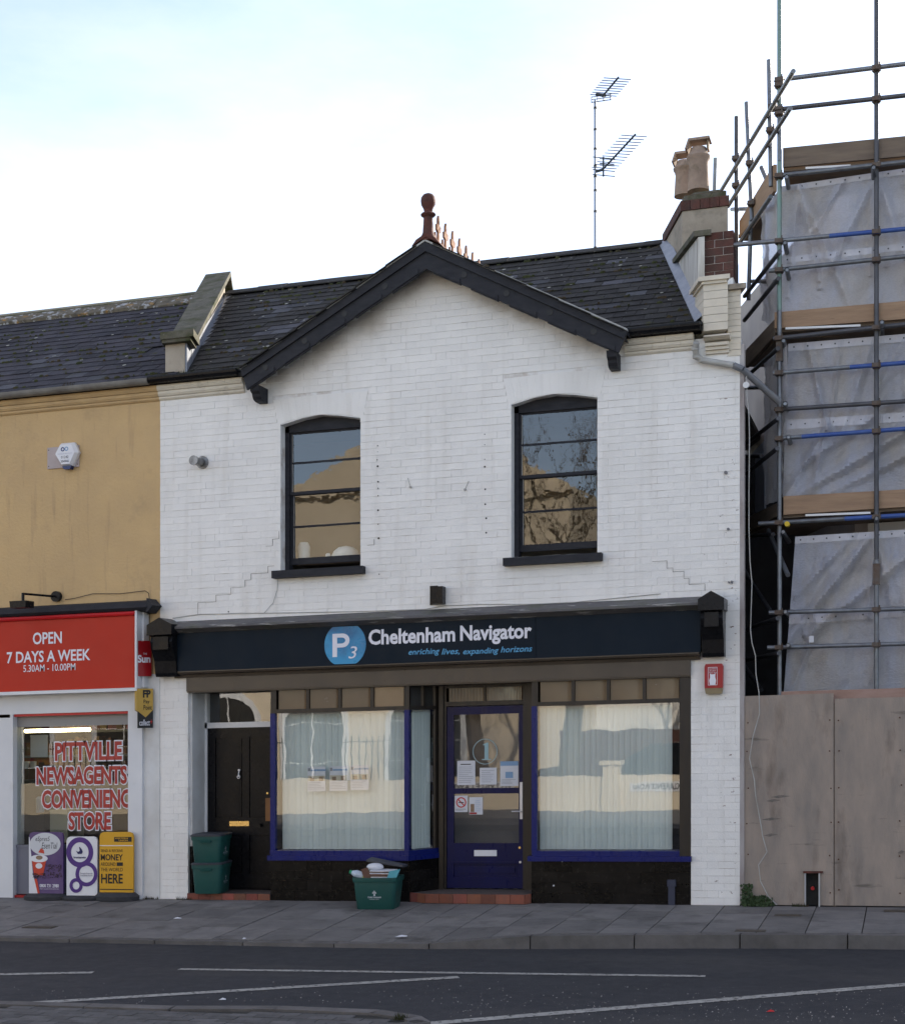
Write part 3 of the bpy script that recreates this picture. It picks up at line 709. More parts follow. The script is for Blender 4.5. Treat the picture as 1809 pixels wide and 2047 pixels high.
for sgn, top0, bot0 in ((-1, (-7.235, 6.075), (-7.17, 5.845)), (1, (-2.80, 6.075), (-2.90, 5.865))):
    tA, bA = (GXA, 7.275), (GXA, 6.985)
    q = MB(); q.prism([top0, tA, bA, bot0], FY + .03, FY + .07); 
    # proud upper moulding
    u0 = along(top0, bot0, .36); uA = along(tA, bA, .36)
    q.prism([top0, tA, uA, u0], FY, FY + .03)
    # notched lower edge
    n = 5
    for i in range(n):
        a = along(bot0, bA, (i + .08) / n); b = along(bot0, bA, (i + .80) / n)
        q.prism([(a[0], a[1] + .05), (b[0], b[1] + .05), b, a] , FY + .015, FY + .03)
        q.prism([(a[0], a[1] + .0), (b[0], b[1] + .0), (b[0], b[1] - .014), (a[0], a[1] - .014)], FY + .03, FY + .07)
    bb = q.build('bargeboard', BARGE, parent=whi)
    cen0 = along(top0, bot0, .60); cenA = along(tA, bA, .60)
    for t in (.12, .34, .56, .78) if sgn < 0 else (.14, .36, .58, .80):
        cx, cz = along(cen0, cenA, t); h = MB(); h.disc(cx, cz, .034, FY + .024, FY + .035, 14); h.build('hole_disc', INK, parent=bb)  # flat black discs painted for the dark inside round holes
    # scrolled end bracket
    xb0 = bot0[0] + (.02 if sgn < 0 else -.14); h = MB()
    h.prism([(FY + .04, 5.90), (0, 5.90), (0, 5.735), (-.12, 5.735), (-.18, 5.75), (-.21, 5.78), (-.22, 5.81), (FY + .06, 5.835)], xb0 + .01, xb0 + .11, 'x'); h.build('bracket', BARGE, parent=whi)
    # white weathered verge strip above the board
    h = MB(); h.prism([(top0[0], top0[1] + .002), (tA[0], tA[1] + .002), (tA[0], tA[1] + .022), (top0[0], top0[1] + .022)], FY - .012, FY + .05); h.build('verge_strip', PVCW, parent=whi)
# soffit boards
q = MB()
for sgn in (-1, 1):
    q.hexa([(GXA, FY + .07, 7.20), (GXA + sgn * 2.2, FY + .07, 6.0), (GXA + sgn * 2.2, 0, 6.0), (GXA, 0, 7.20), (GXA, FY + .07, 7.22), (GXA + sgn * 2.2, FY + .07, 6.02), (GXA + sgn * 2.2, 0, 6.02), (GXA, 0, 7.22)])
q.build('soffit', BARGE, parent=whi)
# finial: square saddle, tapered shaft, ring, bulb
fx = GXA + .01; fy = FY + .08
fin = MB(); fin.lathe((fx, fy, 7.29), [(.10, 0), (.085, .05), (.062, .10), (.055, .20), (.052, .27), (.075, .285), (.085, .30), (.075, .315), (.045, .33), (.055, .37), (.078, .41), (.083, .45), (.078, .49), (.055, .52), (.02, .535)], 14)
fin.build('finial', TERRAD, parent=whi, smooth=True)
q = MB(); q.prism([(fx - .16, 7.235), (fx - .11, 7.30), (fx, 7.36), (fx + .11, 7.30), (fx + .16, 7.235), (fx, 7.32)], FY - .02, FY + .34); q.build('saddle_tile', TERRAD, parent=whi)
for i in range(7):                          # pierced crest tiles
    y0 = FY + .34 + i * .28; q = MB(); T = lambda pts: [(y0 + a, 7.36 + b * 1.55) for a, b in pts]
    q.prism([(GXA - .12, 7.29), (GXA, 7.345), (GXA + .12, 7.29), (GXA, 7.37)], y0 + .001, y0 + .276, 'y')
    q.prism(T([(0, 0), (.275, 0), (.275, .03), (0, .03)]), GXA - .012, GXA + .012, 'x')
    q.prism(T([(.11, .03), (.165, .03), (.155, .10), (.21, .11), (.215, .15), (.165, .155), (.16, .20), (.1375, .225), (.115, .20), (.11, .155), (.06, .15), (.065, .11), (.12, .10)]), GXA - .012, GXA + .012, 'x')
    q.prism(T([(.0, .03), (.04, .03), (.02, .085)]), GXA - .012, GXA + .012, 'x')
    q.build('crest_tile', CREST, parent=whi)

# --- sash windows upstairs
def sash_window(w, k):
    x0, x1, z0, zs, za = w['x0'], w['x1'], w['z0'], w['zs'], w['za']; xm = (x0 + x1) / 2
    y = .13; q = MB()
    q.box(x0, x0 + .05, y, y + .12, z0, zs); q.box(x1 - .008, x1, y, y + .12, z0, zs)
    q.prism([(x0, zs - .07), (x1, zs - .07), (x1, zs), (xm + .24, za - .03), (xm, za), (xm - .22, za - .022), (x0, zs)], y, y + .12)
    f = q.build('window', BARGE, parent=whi)
    ztop = zs - .085; zb = z0 + .15; zmid = (ztop + zb) / 2 + .02
    sl_ = MB(); sl_.box(x0 - .068, x1 + .062, -.11, .16, z0 - .085, z0); sl_.build('sill', BARGE, parent=f)
    for (a, b, yy, nm) in ((zmid, ztop + .03, y + .03, 'top_sash'), (zb - .06, zmid + .03, y + .065, 'bottom_sash')):
        s_ = MB(); sd = .028 if nm == 'top_sash' else .034
        xa, xb = x0 + .05, x1 - .008
        s_.box(xa, xa + sd, yy, yy + .034, a, b); s_.box(xb - sd, xb, yy, yy + .034, a, b)
        s_.box(xa + sd, xb - sd, yy, yy + .034, b - .035, b); s_.box(xa + sd, xb - sd, yy, yy + .034, a, a + (.035 if nm == 'top_sash' else .075))
        lo = a + (.035 if nm == 'top_sash' else .075); hi = b - .035; mid = (lo + hi) / 2
        s_.box(xa + sd, xb - sd, yy + .002, yy + .032, mid - .011, mid + .011)
        s_.build('sash', BARGE, parent=f)
        for (c, d) in ((lo, mid - .011), (mid + .011, hi)):
            p = MB(); t = R.uniform(-.002, .002); t2 = R.uniform(-.002, .002)
            p.hexa([(xa + sd, yy + .014 + t, c), (xb - sd, yy + .014 - t, c), (xb - sd, yy + .018 - t, c), (xa + sd, yy + .018 + t, c), (xa + sd, yy + .014 + t + t2, d), (xb - sd, yy + .014 - t + t2, d), (xb - sd, yy + .018 - t + t2, d), (xa + sd, yy + .018 + t + t2, d)])
            p.build('pane', GLASS, parent=f)
            pt = MB(); pt.box(xa + sd, xa + sd + .006, yy - .002, yy, c, d); pt.build('putty', PVCW, parent=f)
    return f
for k, w in enumerate(wins): sash_window(w, k)
# things seen on the inner ledge of one upstairs window
xl_, zl_ = U(665, 1120, .35)
q = MB(); q.lathe((X(690, .38), .40, 3.93), [(.16, 0), (.165, .05), (.14, .10), (.09, .14), (.02, .155)], 18); tag(q.build('storage_tub', PAPER, smooth=True), 'white rounded tub behind the lower pane of the window above the shop logo', 'tub')
q = MB(); q.lathe((X(657, .38), .36, 3.93), [(.03, 0), (.032, .06), (.02, .08)], 10); tag(q.build('small_jar', PAPER, smooth=True), 'tiny white jar on the inner ledge beside the rounded tub', 'jar')
q = MB(); q.lathe((X(605, .38), .42, 3.93), [(.07, 0), (.075, .18), (.05, .23)], 12); tag(q.build('pale_pot', PAPER, smooth=True), 'tall pale pot behind the window, away from the rounded tub', 'pot')
q = MB(); q.box(-6.8, -5.9, .28, .6, 3.88, 3.93); q.build('inner_ledge', BEIGE, parent=whi)

# --- shopfront
RC = .40                                   # depth of the door recesses
FYB = -.12
fb0, fb1 = 2.67, 3.13
# cornice over the fascia (lead covered) and board behind
q = MB(); q.prism([(.0, 3.27), (-.20, 3.205), (-.24, 3.19), (-.24, 3.165), (-.18, 3.14), (-.14, 3.12), (0, 3.12)], X(340, -.1), X(1400, -.1), 'x')
q.build('cornice', mat('lead covered cornice', (.07, .07, .075), (.14, .13, .13), scale=3, rough=.6, bump=.4, stretch=(1, 1, 4), stain=(.06, .07, .04), stainscale=3, s2=((.36, .35, .34), 6, (.60, .66, .85), (.5, 1, 5))), parent=whi)
q = MB(); q.prism([(0, 2.675), (-.135, 2.675), (-.135, 2.665), (-.12, 2.645), (-.06, 2.635), (-.05, 2.60), (0, 2.60)], X(345, -.1), X(1398, -.1), 'x'); q.build('bed_mould', BROWN, parent=whi)
q = MB(); q.box(OPL, OPR, -.045, .10, 2.44, 2.60); q.box(OPL, OPR, -.03, .1, 2.425, 2.44); q.box(OPL, OPR, .10, .3, 2.62, BT); q.build('lintel', BROWN, parent=whi)
q = MB(); q.box(OPL, OPR, .10, .8, 2.42, 2.62); q.build('recess_ceiling', DARKBR, parent=whi)
# consoles
for (ua, ub) in ((303, 352), (1398, 1450)):
    xa = X(ua, -.2); xb = X(ub, -.2); L_ = (ua < 900)
    q = MB(); xm = (xa + xb) / 2; w_ = (xb - xa)
    prof = [(0, 2.62), (-.13, 2.62), (-.15, 2.66), (-.17, 2.80), (-.25, 2.95), (-.27, 3.02), (-.25, 3.08), (-.30, 3.10), (-.30, 3.20), (0, 3.20)]
    q.prism(prof, xa + .02, xb - .02, 'x')
    q.box(xa, xb, -.32, 0, 3.10, 3.16)
    q.prism([(xa + .0, 3.16), (xb, 3.16), (xb, 3.22), (xm, 3.30), (xa, 3.22)], -.32, 0)
    q.box(xa + .06, xb - .06, -.285, -.2, 2.93, 3.08)
    q.build('console', BLACK, parent=whi)
# stall risers of glazed tiles, sills
bx0, bx1 = X(541), X(818)                  # left shop window
dx0 = X(818) + .24                         # inner end of the splay at y = RC
rx0, rx1 = X(1062), OPR                    # right shop window
SZ = .52                                   # sill height
def tiles(p, q, name='tile', rows=4, cols=None, parent=None, z0=.0, z1=None, off=.0):
    """tile courses on the vertical face from p to q (xy), outward normal to the left of travel reversed"""
    p, q = Vector((*p, 0)), Vector((*q, 0)); L = (q - p).length; d = (q - p) / L; n = Vector((d.y, -d.x, 0))
    z1 = z1 or SZ - .06; h = (z1 - z0) / rows
    for r in range(rows):
        w = .30; a = -(w / 2 if r % 2 else 0)
        while a < L:
            s, e = max(a, 0), min(a + w, L)
            if e - s > .02:
                A_ = p + d * (s + .0015); B_ = p + d * (e - .0015); o = R.uniform(0, .002)
                i0, i1 = n * (.012 + o + off), -n * .01
                b_ = MB(); zz0, zz1 = z0 + r * h + .0015, z0 + (r + 1) * h - .0015
                b_.hexa([(*(A_ + i0).xy, zz0), (*(B_ + i0).xy, zz0), (*(B_ + i1).xy, zz0), (*(A_ + i1).xy, zz0), (*(A_ + i0).xy, zz1), (*(B_ + i0).xy, zz1), (*(B_ + i1).xy, zz1), (*(A_ + i1).xy, zz1)])
                b_.build(name, TILE, parent=parent)
            a += w
q = MB(); q.prism([(bx0, .012), (bx1, .012), (dx0, RC), (dx0, RC + .05), (bx0, RC + .05)], -.02, SZ - .055, 'z'); q.prism([(rx0, .012), (rx1, .012), (rx1, RC + .05), (rx0 + .0, RC + .05)], -.02, SZ - .055, 'z')
sr = q.build('stall_riser', mat('pale tile joint', (.075, .06, .045), (.03, .025, .02), scale=6, rough=.9), parent=whi)
tiles((bx0, .012), (bx1, .012), parent=sr); tiles((bx1, .012), (dx0, RC), parent=sr, cols=1); tiles((rx0, .012), (rx1, .012), parent=sr)
# small overflow pipe and studs on the right riser
q = MB(); xo, zo = U(1343, 1790); q.box(xo - .035, xo + .035, -.03, .0, .0, .26); q.box(xo - .045, xo + .045, -.04, .0, .20, .27); q.build('vent_duct', mat('dull navy paint', (.03, .035, .06), None, rough=.5), parent=whi)
for u, v in ((1124, 1722), (1107, 1771)):
    xo, zo = U(u, v); q = MB(); q.disc(xo, zo, .010, -.012, .0, 8); q.build('stud', PAPER, parent=whi)
# blue sills
q = MB(); e = .055
q.prism([(bx0 - .02, -e), (bx1 + .01, -e), (dx0 + .02, RC - .02), (dx0 - .03, RC), (bx0 - .02, RC)], SZ - .055, SZ, 'z')
q.prism([(bx0, -.02), (bx1, -.02), (dx0, RC - .01), (bx0, RC)], SZ, SZ + .055, 'z')
q.build('shop_sill', BLUE, parent=whi)
q = MB(); q.box(rx0 - .03, rx1 + .01, -e, .2, SZ - .055, SZ); q.box(rx0 + .01, rx1 - .12, -.02, .2, SZ, SZ + .055); q.build('shop_sill', BLUE, parent=whi)
# shop windows
ZT, ZU = 2.135, 2.20                       # top of big pane, bottom of the fanlights
ZF = 2.42
def shop_window(xa, xb, splay):
    q = MB(); bl = MB()
    bl.box(xa, xa + .058, -.012, .06, SZ + .055, ZT + .02); 
    if splay: b3 = MB(); b3.box(xb - .055, xb, -.012, .06, SZ + .055, ZT + .02); b3.build('blue_mullion', BLUE, parent=whi)
    b_ = bl.build('blue_mullion', BLUE, parent=whi)
    # dark head parts
    q.box(xa, xb if splay else rx1, -.006, .06, ZT + .02, ZU); q.box(xa, xb, -.004, .06, ZF, ZF + .03)
    xr_ = xb - (.055 if splay else .11)
    nb = 4; x0_ = xa + .07; wd = (xr_ - x0_) / nb
    q.box(xa, x0_, 0, .06, ZU, ZF)
    if not splay: q.box(xb - .12, xb, -.004, .08, SZ + .0, ZF + .02)
    else: q.box(xb - .055, xb, 0, .06, ZU, ZF)
    for i in range(1, nb): q.box(x0_ + i * wd - .018, x0_ + i * wd + .018, .0, .05, ZU, ZF)
    f = q.build('shop_window', DARKBR, parent=whi)
    p = MB(); zb = SZ + .055; xr2 = xb - (.055 if splay else .12)
    p.add([(xa + .058, .02, zb), (xr2, .02, zb), (xr2, .026, zb), (xa + .058, .026, zb), (xa + .058, .02, ZT + .02), (xr2, .02, ZT + .02), (xr2, .026, ZT + .02), (xa + .058, .026, ZT + .02)], [(0, 1, 5, 4), (1, 2, 6, 5), (2, 3, 7, 6), (3, 0, 4, 7), (4, 5, 6, 7), (3, 2, 1, 0)])
    p.build('pane', GLASSW, parent=f)
    for i in range(nb):                    # reeded fanlights
        a_, b2 = x0_ + i * wd + .018, x0_ + (i + 1) * wd - .018
        g_ = MB(); k = max(2, int((b2 - a_) / .011)) if (i not in (3,) or not splay) else 1
        for j in range(k):
            c0, c1 = a_ + (b2 - a_) * j / k, a_ + (b2 - a_) * (j + 1) / k; cm = (c0 + c1) / 2; h_ = .004 if k > 1 else 0
            g_.quad((c0, .03, ZU), (cm, .03 - h_, ZU), (cm, .03 - h_, ZF), (c0, .03, ZF)); g_.quad((cm, .03 - h_, ZU), (c1, .03, ZU), (c1, .03, ZF), (cm, .03 - h_, ZF))
        g_.open = True
        g_.build('fanlight_pane', mat('brown tinted reeded glass', (.21, .145, .085), (.17, .115, .065), scale=2, rough=.18, spec=.6), parent=f)
    return f
lw = shop_window(bx0, bx1, True); rw = shop_window(rx0 + .005, rx1, False)
# splayed return pane
def lerp2(a, b, t): return (a[0] + (b[0] - a[0]) * t, a[1] + (b[1] - a[1]) * t)
P0, P1 = (bx1, .01), (dx0, RC)
q = MB()
for (t0, t1, z0, z1) in ((.84, 1, SZ, ZF), (0, 1, ZT + .02, ZU), (.0, 1, ZF, ZF + .04), (.45, .52, ZU, ZF)):
    a, b = lerp2(P0, P1, t0), lerp2(P0, P1, t1); q.prism([a, b, (b[0] - .04, b[1] + .0), (a[0] - .04, a[1])], z0, z1, 'z')
q.build('return_frame', DARKBR, parent=whi)
a, b = lerp2(P0, P1, .01), lerp2(P0, P1, .84); q = MB(); q.prism([(a[0] - .02, a[1]), (b[0] - .02, b[1]), (b[0] - .024, b[1]), (a[0] - .024, a[1])], SZ + .055, ZT + .02, 'z'); q.build('return_pane', GLASSW, parent=whi)
a, b = lerp2(P0, P1, .0), lerp2(P0, P1, .9); q = MB(); q.prism([(a[0] - .03, a[1]), (b[0] - .03, b[1]), (b[0] - .034, b[1]), (a[0] - .034, a[1])], ZU, ZF, 'z'); q.build('return_fanlight', DARK, parent=whi)
# closing walls of the display bays, interiors behind
q = MB(); q.box(bx0, bx0 + .03, .06, RC, 0, ZF); q.box(rx0, rx0 + .03, .06, RC, 0, ZF); q.build('bay_side', DARKBR, parent=whi)
q = MB(); q.box(bx0 + .03, dx0 - .05, 1.3, 1.35, .0, ZF); q.box(rx0 + .03, rx1, 1.3, 1.35, 0, ZF); q.box(bx0 + .03, rx1, .45, 1.3, SZ - .04, SZ + .0); q.build('display_back', DARK, parent=whi)
# vertical blinds: a thing with slats
def blinds(p, q, z0, z1, label, n, ang=.16):
    t = thing('vertical_blind', label, 'blind', (p[0], p[1], z0)); p, q = Vector((*p, 0)), Vector((*q, 0)); d = (q - p).normalized(); L = (q - p).length
    r_ = MB(); r_.tube((*p.xy, z1 + .01), (*q.xy, z1 + .01), .015, 6); r_.build('rail', WHITE, parent=t)
    wd = L / n
    for i in range(n):
        c = p + d * (i + .5) * wd; a_ = ang + R.uniform(-.08, .08); v = Vector((d.x * math.cos(a_) - d.y * math.sin(a_), d.x * math.sin(a_) + d.y * math.cos(a_), 0)) * wd * .56
        nn = Vector((-v.y, v.x, 0)).normalized()
        b_ = MB(); pts = [c - v, c - v * .4 + nn * -.004, c + v * .4 + nn * -.004, c + v]
        for k in range(3): b_.quad((*pts[k].xy, z0), (*pts[k + 1].xy, z0), (*pts[k + 1].xy, z1), (*pts[k].xy, z1))
        b_.open = True
        b_.build('blind_slat', BLIND, parent=t)
blinds((bx0 + .10, .13), (bx1 - .04, .13), SZ + .06, ZT, 'pale vertical blind across the shop window below the round blue logo', 20)
blinds((bx1 - .02, .16), (dx0 - .12, .38), SZ + .06, ZT, 'narrow pale vertical blind behind the angled glass beside the blue door', 6, -.35)
blinds((rx0 + .07, .13), (X(1343, .13), .13), SZ + .06, ZT, 'pale vertical blind across the shop window beside the red alarm box', 23)

# steps with quarry tiles
def step(xa, xb, y0, h, front, label):
    q = MB(); q.prism(front + [(xb, RC + .02), (xa, RC + .02)], -.01, h - .003, 'z'); s_ = q.build('step', STEPTOP, parent=whi)
    for a_, b_ in zip(front, front[1:]):
        A_, B_ = Vector((*a_, 0)), Vector((*b_, 0)); L = (B_ - A_).length; k = max(1, round(L / .155)); d = (B_ - A_) / L; n = Vector((d.y, -d.x, 0)) * .012
        for i in range(k):
            s0 = A_ + d * (L * i / k + .002); s1 = A_ + d * (L * (i + 1) / k - .002)
            t = MB(); t.hexa([(*(s0 + n).xy, .004), (*(s1 + n).xy, .004), (*s1.xy, .004), (*s0.xy, .004), (*(s0 + n).xy, h), (*(s1 + n).xy, h), (*s1.xy, h), (*s0.xy, h)]); t.build('tile', QUARRY, parent=s_)
step(OPL, bx0, 0, .075, [(OPL, -.015), (bx0, -.015)], '')
step(bx1, rx0, 0, .105, [(bx1 + .01, .02), (bx1 + .22, -.10), (rx0 - .05, -.10), (rx0 - .005, -.02)], '')

# blue entrance door, recessed
dl, dr = X(893, RC), X(1046, RC); dz0, dz1 = .115, U(970, 1412, RC)[1]
q = MB(); y = RC
q.box(dx0 - .02, dl - .0, y - .02, y + .08, .1, ZF); q.box(dr, rx0 + .0, y - .02, y + .08, .1, ZF)
q.box(dl, dr, y - .02, y + .08, dz1 + .01, dz1 + .06); q.box(dl, dr, y - .02, y + .08, ZF - .03, ZF + .02); q.box((dl + dr) / 2 - .012, (dl + dr) / 2 + .012, y, y + .04, dz1 + .06, ZF - .03)
q.box(dx0 + .0, dx0 + .05, y - .05, y - .02, .1, ZF); q.box(rx0 - .07, rx0 - .03, y - .05, y - .02, .1, ZF)
q.build('door_frame', DARKBR, parent=whi)
for (a_, b2) in ((dl + .02, (dl + dr) / 2 - .012), ((dl + dr) / 2 + .012, dr - .02)):
    g_ = MB(); k = 24
    for j in range(k):
        c0, c1 = a_ + (b2 - a_) * j / k, a_ + (b2 - a_) * (j + 1) / k; cm = (c0 + c1) / 2
        g_.quad((c0, y + .02, dz1 + .06), (cm, y + .016, dz1 + .06), (cm, y + .016, ZF - .03), (c0, y + .02, ZF - .03)); g_.quad((cm, y + .016, dz1 + .06), (c1, y + .02, dz1 + .06), (c1, y + .02, ZF - .03), (cm, y + .016, ZF - .03))
    g_.open = True; g_.build('transom_pane', MATS['brown tinted reeded glass'], parent=whi)
sx0, sx1 = X(907, RC), X(1037, RC); zt = U(970, 1428, RC)[1]; zb = U(970, 1686, RC)[1]; zm0, zm1 = U(970, 1587, RC)[1], U(970, 1576, RC)[1]
q = MB(); q.box(dl + .003, sx0, y, y + .045, dz0, dz1); q.box(sx1, dr - .003, y, y + .045, dz0, dz1); q.box(sx0, sx1, y, y + .045, zt, dz1); q.box(sx0, sx1, y, y + .045, zm0, zm1)
q.box(sx0, sx1, y, y + .045, zb - .23, zb); q.box(sx0, sx1, y, y + .045, dz0, dz0 + .13); q.box(sx0, sx1, y + .02, y + .04, dz0 + .13, zb - .23)
za_, zb_ = dz0 + .13, zb - .23
q.prism([(sx0 + .05, za_ + .04), (sx1 - .05, za_ + .04), (sx1 - .05, zb_ - .04), (sx0 + .05, zb_ - .04)], y + .008, y + .02)
q.box(sx0 - .03, sx1 + .03, y - .008, y, zb_ - .002, zb_ + .018); 
door = q.build('blue_door', DOORBLUE, parent=whi)
for (a_, b2) in ((zb, zm0), (zm1, zt)):
    p = MB(); p.box(sx0, sx1, y + .018, y + .022, a_, b2); p.build('pane', GLASSD, parent=door)
q = MB(); xa, za = U(948, 1712, RC); xb, zb2 = U(993, 1700, RC); q.box(xa, xb, y - .006, y, za, zb2); q.build('letter_plate', PRWHITE, parent=door)
q = MB(); hx = X(1042, RC); q.box(hx - .016, hx + .016, y - .008, y, U(1042, 1638, RC)[1], U(1042, 1564, RC)[1]); hz = U(1042, 1622, RC)[1]; q.tube((hx, y - .01, hz), (hx, y - .05, hz), .008); q.tube((hx, y - .05, hz), (hx - .10, y - .05, hz), .007); q.build('handle', CHROME, parent=door)
for (u, v, m_) in ((1039, 1695, BRASS), (1040, 1724, CHROME)):
    xo, zo = U(u, v, RC); q = MB(); q.disc(xo, zo, .014, y - .01, y, 12); q.build('lock', m_, parent=door)
q = MB(); q.box(dx0 + .05, rx0 - .03, RC + .35, RC + .38, 0, ZF); q.build('lobby_screen', mat('grey lobby panel', (.42, .41, .40), (.36, .35, .34), scale=2), parent=whi)
# numeral and etched circle on the glass
q = MB(); cx, cz = U(969, 1503, RC); q.ring(cx, cz, .138, .145, y + .010, y + .014, 40); 
x0_, z0_ = U(962, 1520, RC); x1_, z1_ = U(980, 1485, RC); xm = (x0_ + x1_) / 2 + .005; q.prism([(xm - .022, z0_ + .012), (xm + .022, z0_ + .012), (xm + .022, z1_), (xm, z1_), (xm - .04, z1_ - .02), (xm - .04, z1_ - .03), (xm - .022, z1_ - .025)], y + .010, y + .014); q.prism([(xm - .055, z0_), (xm + .055, z0_), (xm + .05, z0_ + .012), (xm - .05, z0_ + .012)], y + .010, y + .014)
q.build('etched_numeral', mat('frosted pale blue film', (.28, .42, .46), None, rough=.5), parent=door)
# notices on the door: each paper a thing
def sheetpaper(u0, v0, u1, v1, y, label, draw, name='notice', cat='notice', m=None):
    xa, za = U(u0, v1, y); xb, zb = U(u1, v0, y); t = thing(name, label, cat, (xa, y, za))
    q = MB(); q.box(xa, xb, y - .002, y, za, zb); q.build('sheet', m or PAPER, parent=t)
    draw(t, xa, xb, za, zb, y - .0035)
    return t
def lines(t, x0, x1, z0, z1, y, n, m=None):
    q = MB()
    for i in range(n):
        zz = z1 - (z1 - z0) * (i + .5) / n; q.box(x0, x0 + (x1 - x0) * R.uniform(.6, 1), y, y + .001, zz - .0018, zz + .0018)
    q.build('print_line', m or mat('grey print', (.22, .23, .26), None, rough=.7), parent=t)
def blk_(t, x0, x1, z0, z1, y, m, nm='print_block'): q = MB(); q.box(x0, x1, y, y + .001, z0, z1); q.build(nm, m, parent=t)
yn = RC + .012
sheetpaper(914, 1521, 950, 1570, yn, 'white notice with dark heading low on the blue door glass, nearest the hinge side', lambda t, a, b, c, d, y: (blk_(t, a + .04, b - .05, d - .045, d - .035, y, INK), lines(t, a + .02, b - .02, c + .02, d - .06, y, 9)))
sheetpaper(959, 1535, 993, 1569, yn, 'plain white note stuck centrally under the etched numeral', lambda t, a, b, c, d, y: lines(t, a + .02, b - .02, c + .02, d - .02, y, 7))
sheetpaper(1000, 1522, 1036, 1572, yn, 'pale blue poster on the door glass above the long handle plate', lambda t, a, b, c, d, y: (blk_(t, a, b, d - .05, d, y, PAPERB), blk_(t, a + .06, b - .06, c + .09, c + .16, y, PAPERB), lines(t, a + .02, b - .02, c + .02, c + .08, y, 4)))
def nosmoke(t, a, b, c, d, y):
    w = b - a; cx = (a + b) / 2; cz = d - w * .5; q = MB(); q.ring(cx, cz, w * .30, w * .39, y, y + .001, 24); q.prism([(cx - w * .25, cz + w * .19), (cx - w * .19, cz + w * .25), (cx + w * .25, cz - w * .19), (cx + w * .19, cz - w * .25)], y, y + .001); q.build('prohibition_ring', REDT, parent=t)
    q = MB(); q.box(cx - w * .22, cx + w * .2, y - .001, y, cz - w * .03, cz + w * .03); q.build('cigarette', INK, parent=t); lines(t, a + .01, b - .01, c + .015, cz - w * .45, y, 3)
sheetpaper(909, 1591, 935, 1624, yn, 'white no smoking notice with red ring on the lower door glass', nosmoke)
sheetpaper(938, 1594, 965, 1629, yn, 'small white leaflet showing a person, beside the no smoking notice', lambda t, a, b, c, d, y: (blk_(t, a + .015, a + .06, c + .03, c + .12, y, SKIN), blk_(t, a + .005, a + .09, c + .005, c + .025, y - .001, REDD), lines(t, a + .07, b - .01, c + .03, d - .03, y, 6, PAPERB)))
for i, (u0, v0, lab) in enumerate(((615, 1533, 'white poster of two people, nearest the recessed black door side of the trio'), (659, 1532, 'middle poster of the trio in the blinds, headed in blue'), (701, 1530, 'poster of coins with blue heading, nearest the blue door of the trio'))):
    sheetpaper(u0, v0, u0 + 36, v0 + 50, .032, lab, lambda t, a, b, c, d, y, i=i: (blk_(t, a + .04, b, d - .05, d - .03, y, PAPERB), blk_(t, a + .005, a + .035, d - .05, d - .015, y, MATS['grey print'] if 'grey print' in MATS else INK), blk_(t, a + .005, b - .005, c + .12, c + .18, y, mat('cream print', (.5, .46, .36), None)), blk_(t, a + .03, a + .08, c + .12, c + .165, y - .001, SKIN), blk_(t, b - .08, b - .03, c + .12, c + .17, y - .001, SKIN), lines(t, a + .015, b - .015, c + .02, c + .11, y, 5)), 'poster', 'poster')

# recessed black panelled door at the other end
y = RC
bl, br = X(414, RC), bx0; tz = U(470, 1450, RC)[1]
q = MB(); q.box(OPL, X(411, RC), .05, y + .05, 0.0, 2.44); q.build('reveal_wall', REVEAL, parent=whi)
q = MB(); q.box(OPL - .001, X(411, RC) + .004, .045, y + .055, 0.07, .62); q.build('reveal_plinth', BLACK, parent=whi)
q = MB(); fxa = X(411, RC); q.box(fxa, fxa + .028, y - .02, y + .06, .07, 2.44); q.box(fxa, br, y - .02, y + .06, tz - .03, tz + .035); q.build('white_door_frame', WHITE, parent=whi)
q = MB(); z0d, z1d = .085, tz - .03; xa, xb = fxa + .028, br - .0; w_ = xb - xa; st_ = .10
q.box(xa, xb, y + .02, y + .03, z0d, z1d)
q.box(xa, xa + st_, y, y + .02, z0d, z1d); q.box(xb - st_, xb, y, y + .02, z0d, z1d); q.box((xa + xb) / 2 - .045, (xa + xb) / 2 + .045, y, y + .02, z0d, z1d)
for (a_, b2) in ((z0d, z0d + .18), (.72, .93), (z1d - .12, z1d)): q.box(xa + st_, xb - st_, y + .001, y + .02, a_, b2)
for (a_, b2) in ((z0d + .18, .72), (.93, z1d - .12)):
    for (c, d) in ((xa + st_, (xa + xb) / 2 - .045), ((xa + xb) / 2 + .045, xb - st_)):
        q.box(c + .012, d - .012, y + .006, y + .02, a_ + .012, b2 - .012); q.box(c + .03, d - .03, y + .002, y + .006, a_ + .03, b2 - .03)
pd = q.build('black_door', BLACK, parent=whi)
q = MB(); x0_, z0_ = U(459, 1652, RC); x1_, z1_ = U(498, 1642, RC); q.box(x0_, x1_, y - .005, y, z0_, z1_); q.build('letter_plate', BRASS, parent=pd)
q = MB(); xo, zo = U(479, 1545, RC); q.tube((xo, y - .02, zo + .02), (xo, y - .03, zo - .05), .008); q.disc(xo, zo + .03, .014, y - .02, y, 10); q.ring(xo, zo - .05, .014, .022, y - .03, y - .02, 12); q.build('knocker', CHROME, parent=pd)
q = MB(); xo, zo = U(521, 1650, RC); q.disc(xo, zo, .022, y - .05, y, 12); q.build('knob', BLACK, parent=pd)
q = MB(); xo, zo = U(535, 1586, RC); q.disc(xo, zo, .012, y - .012, y, 10); q.build('lock', BRASS, parent=pd)
q = MB(); x0_, z0_ = U(531, 1642, RC); q.box(x0_, bx0, y - .006, y, z0_, U(531, 1596, RC)[1]); q.build('repair_plate', mat('orange brown bare wood', (.24, .11, .035), (.2, .09, .03), scale=6, rough=.6), parent=pd)
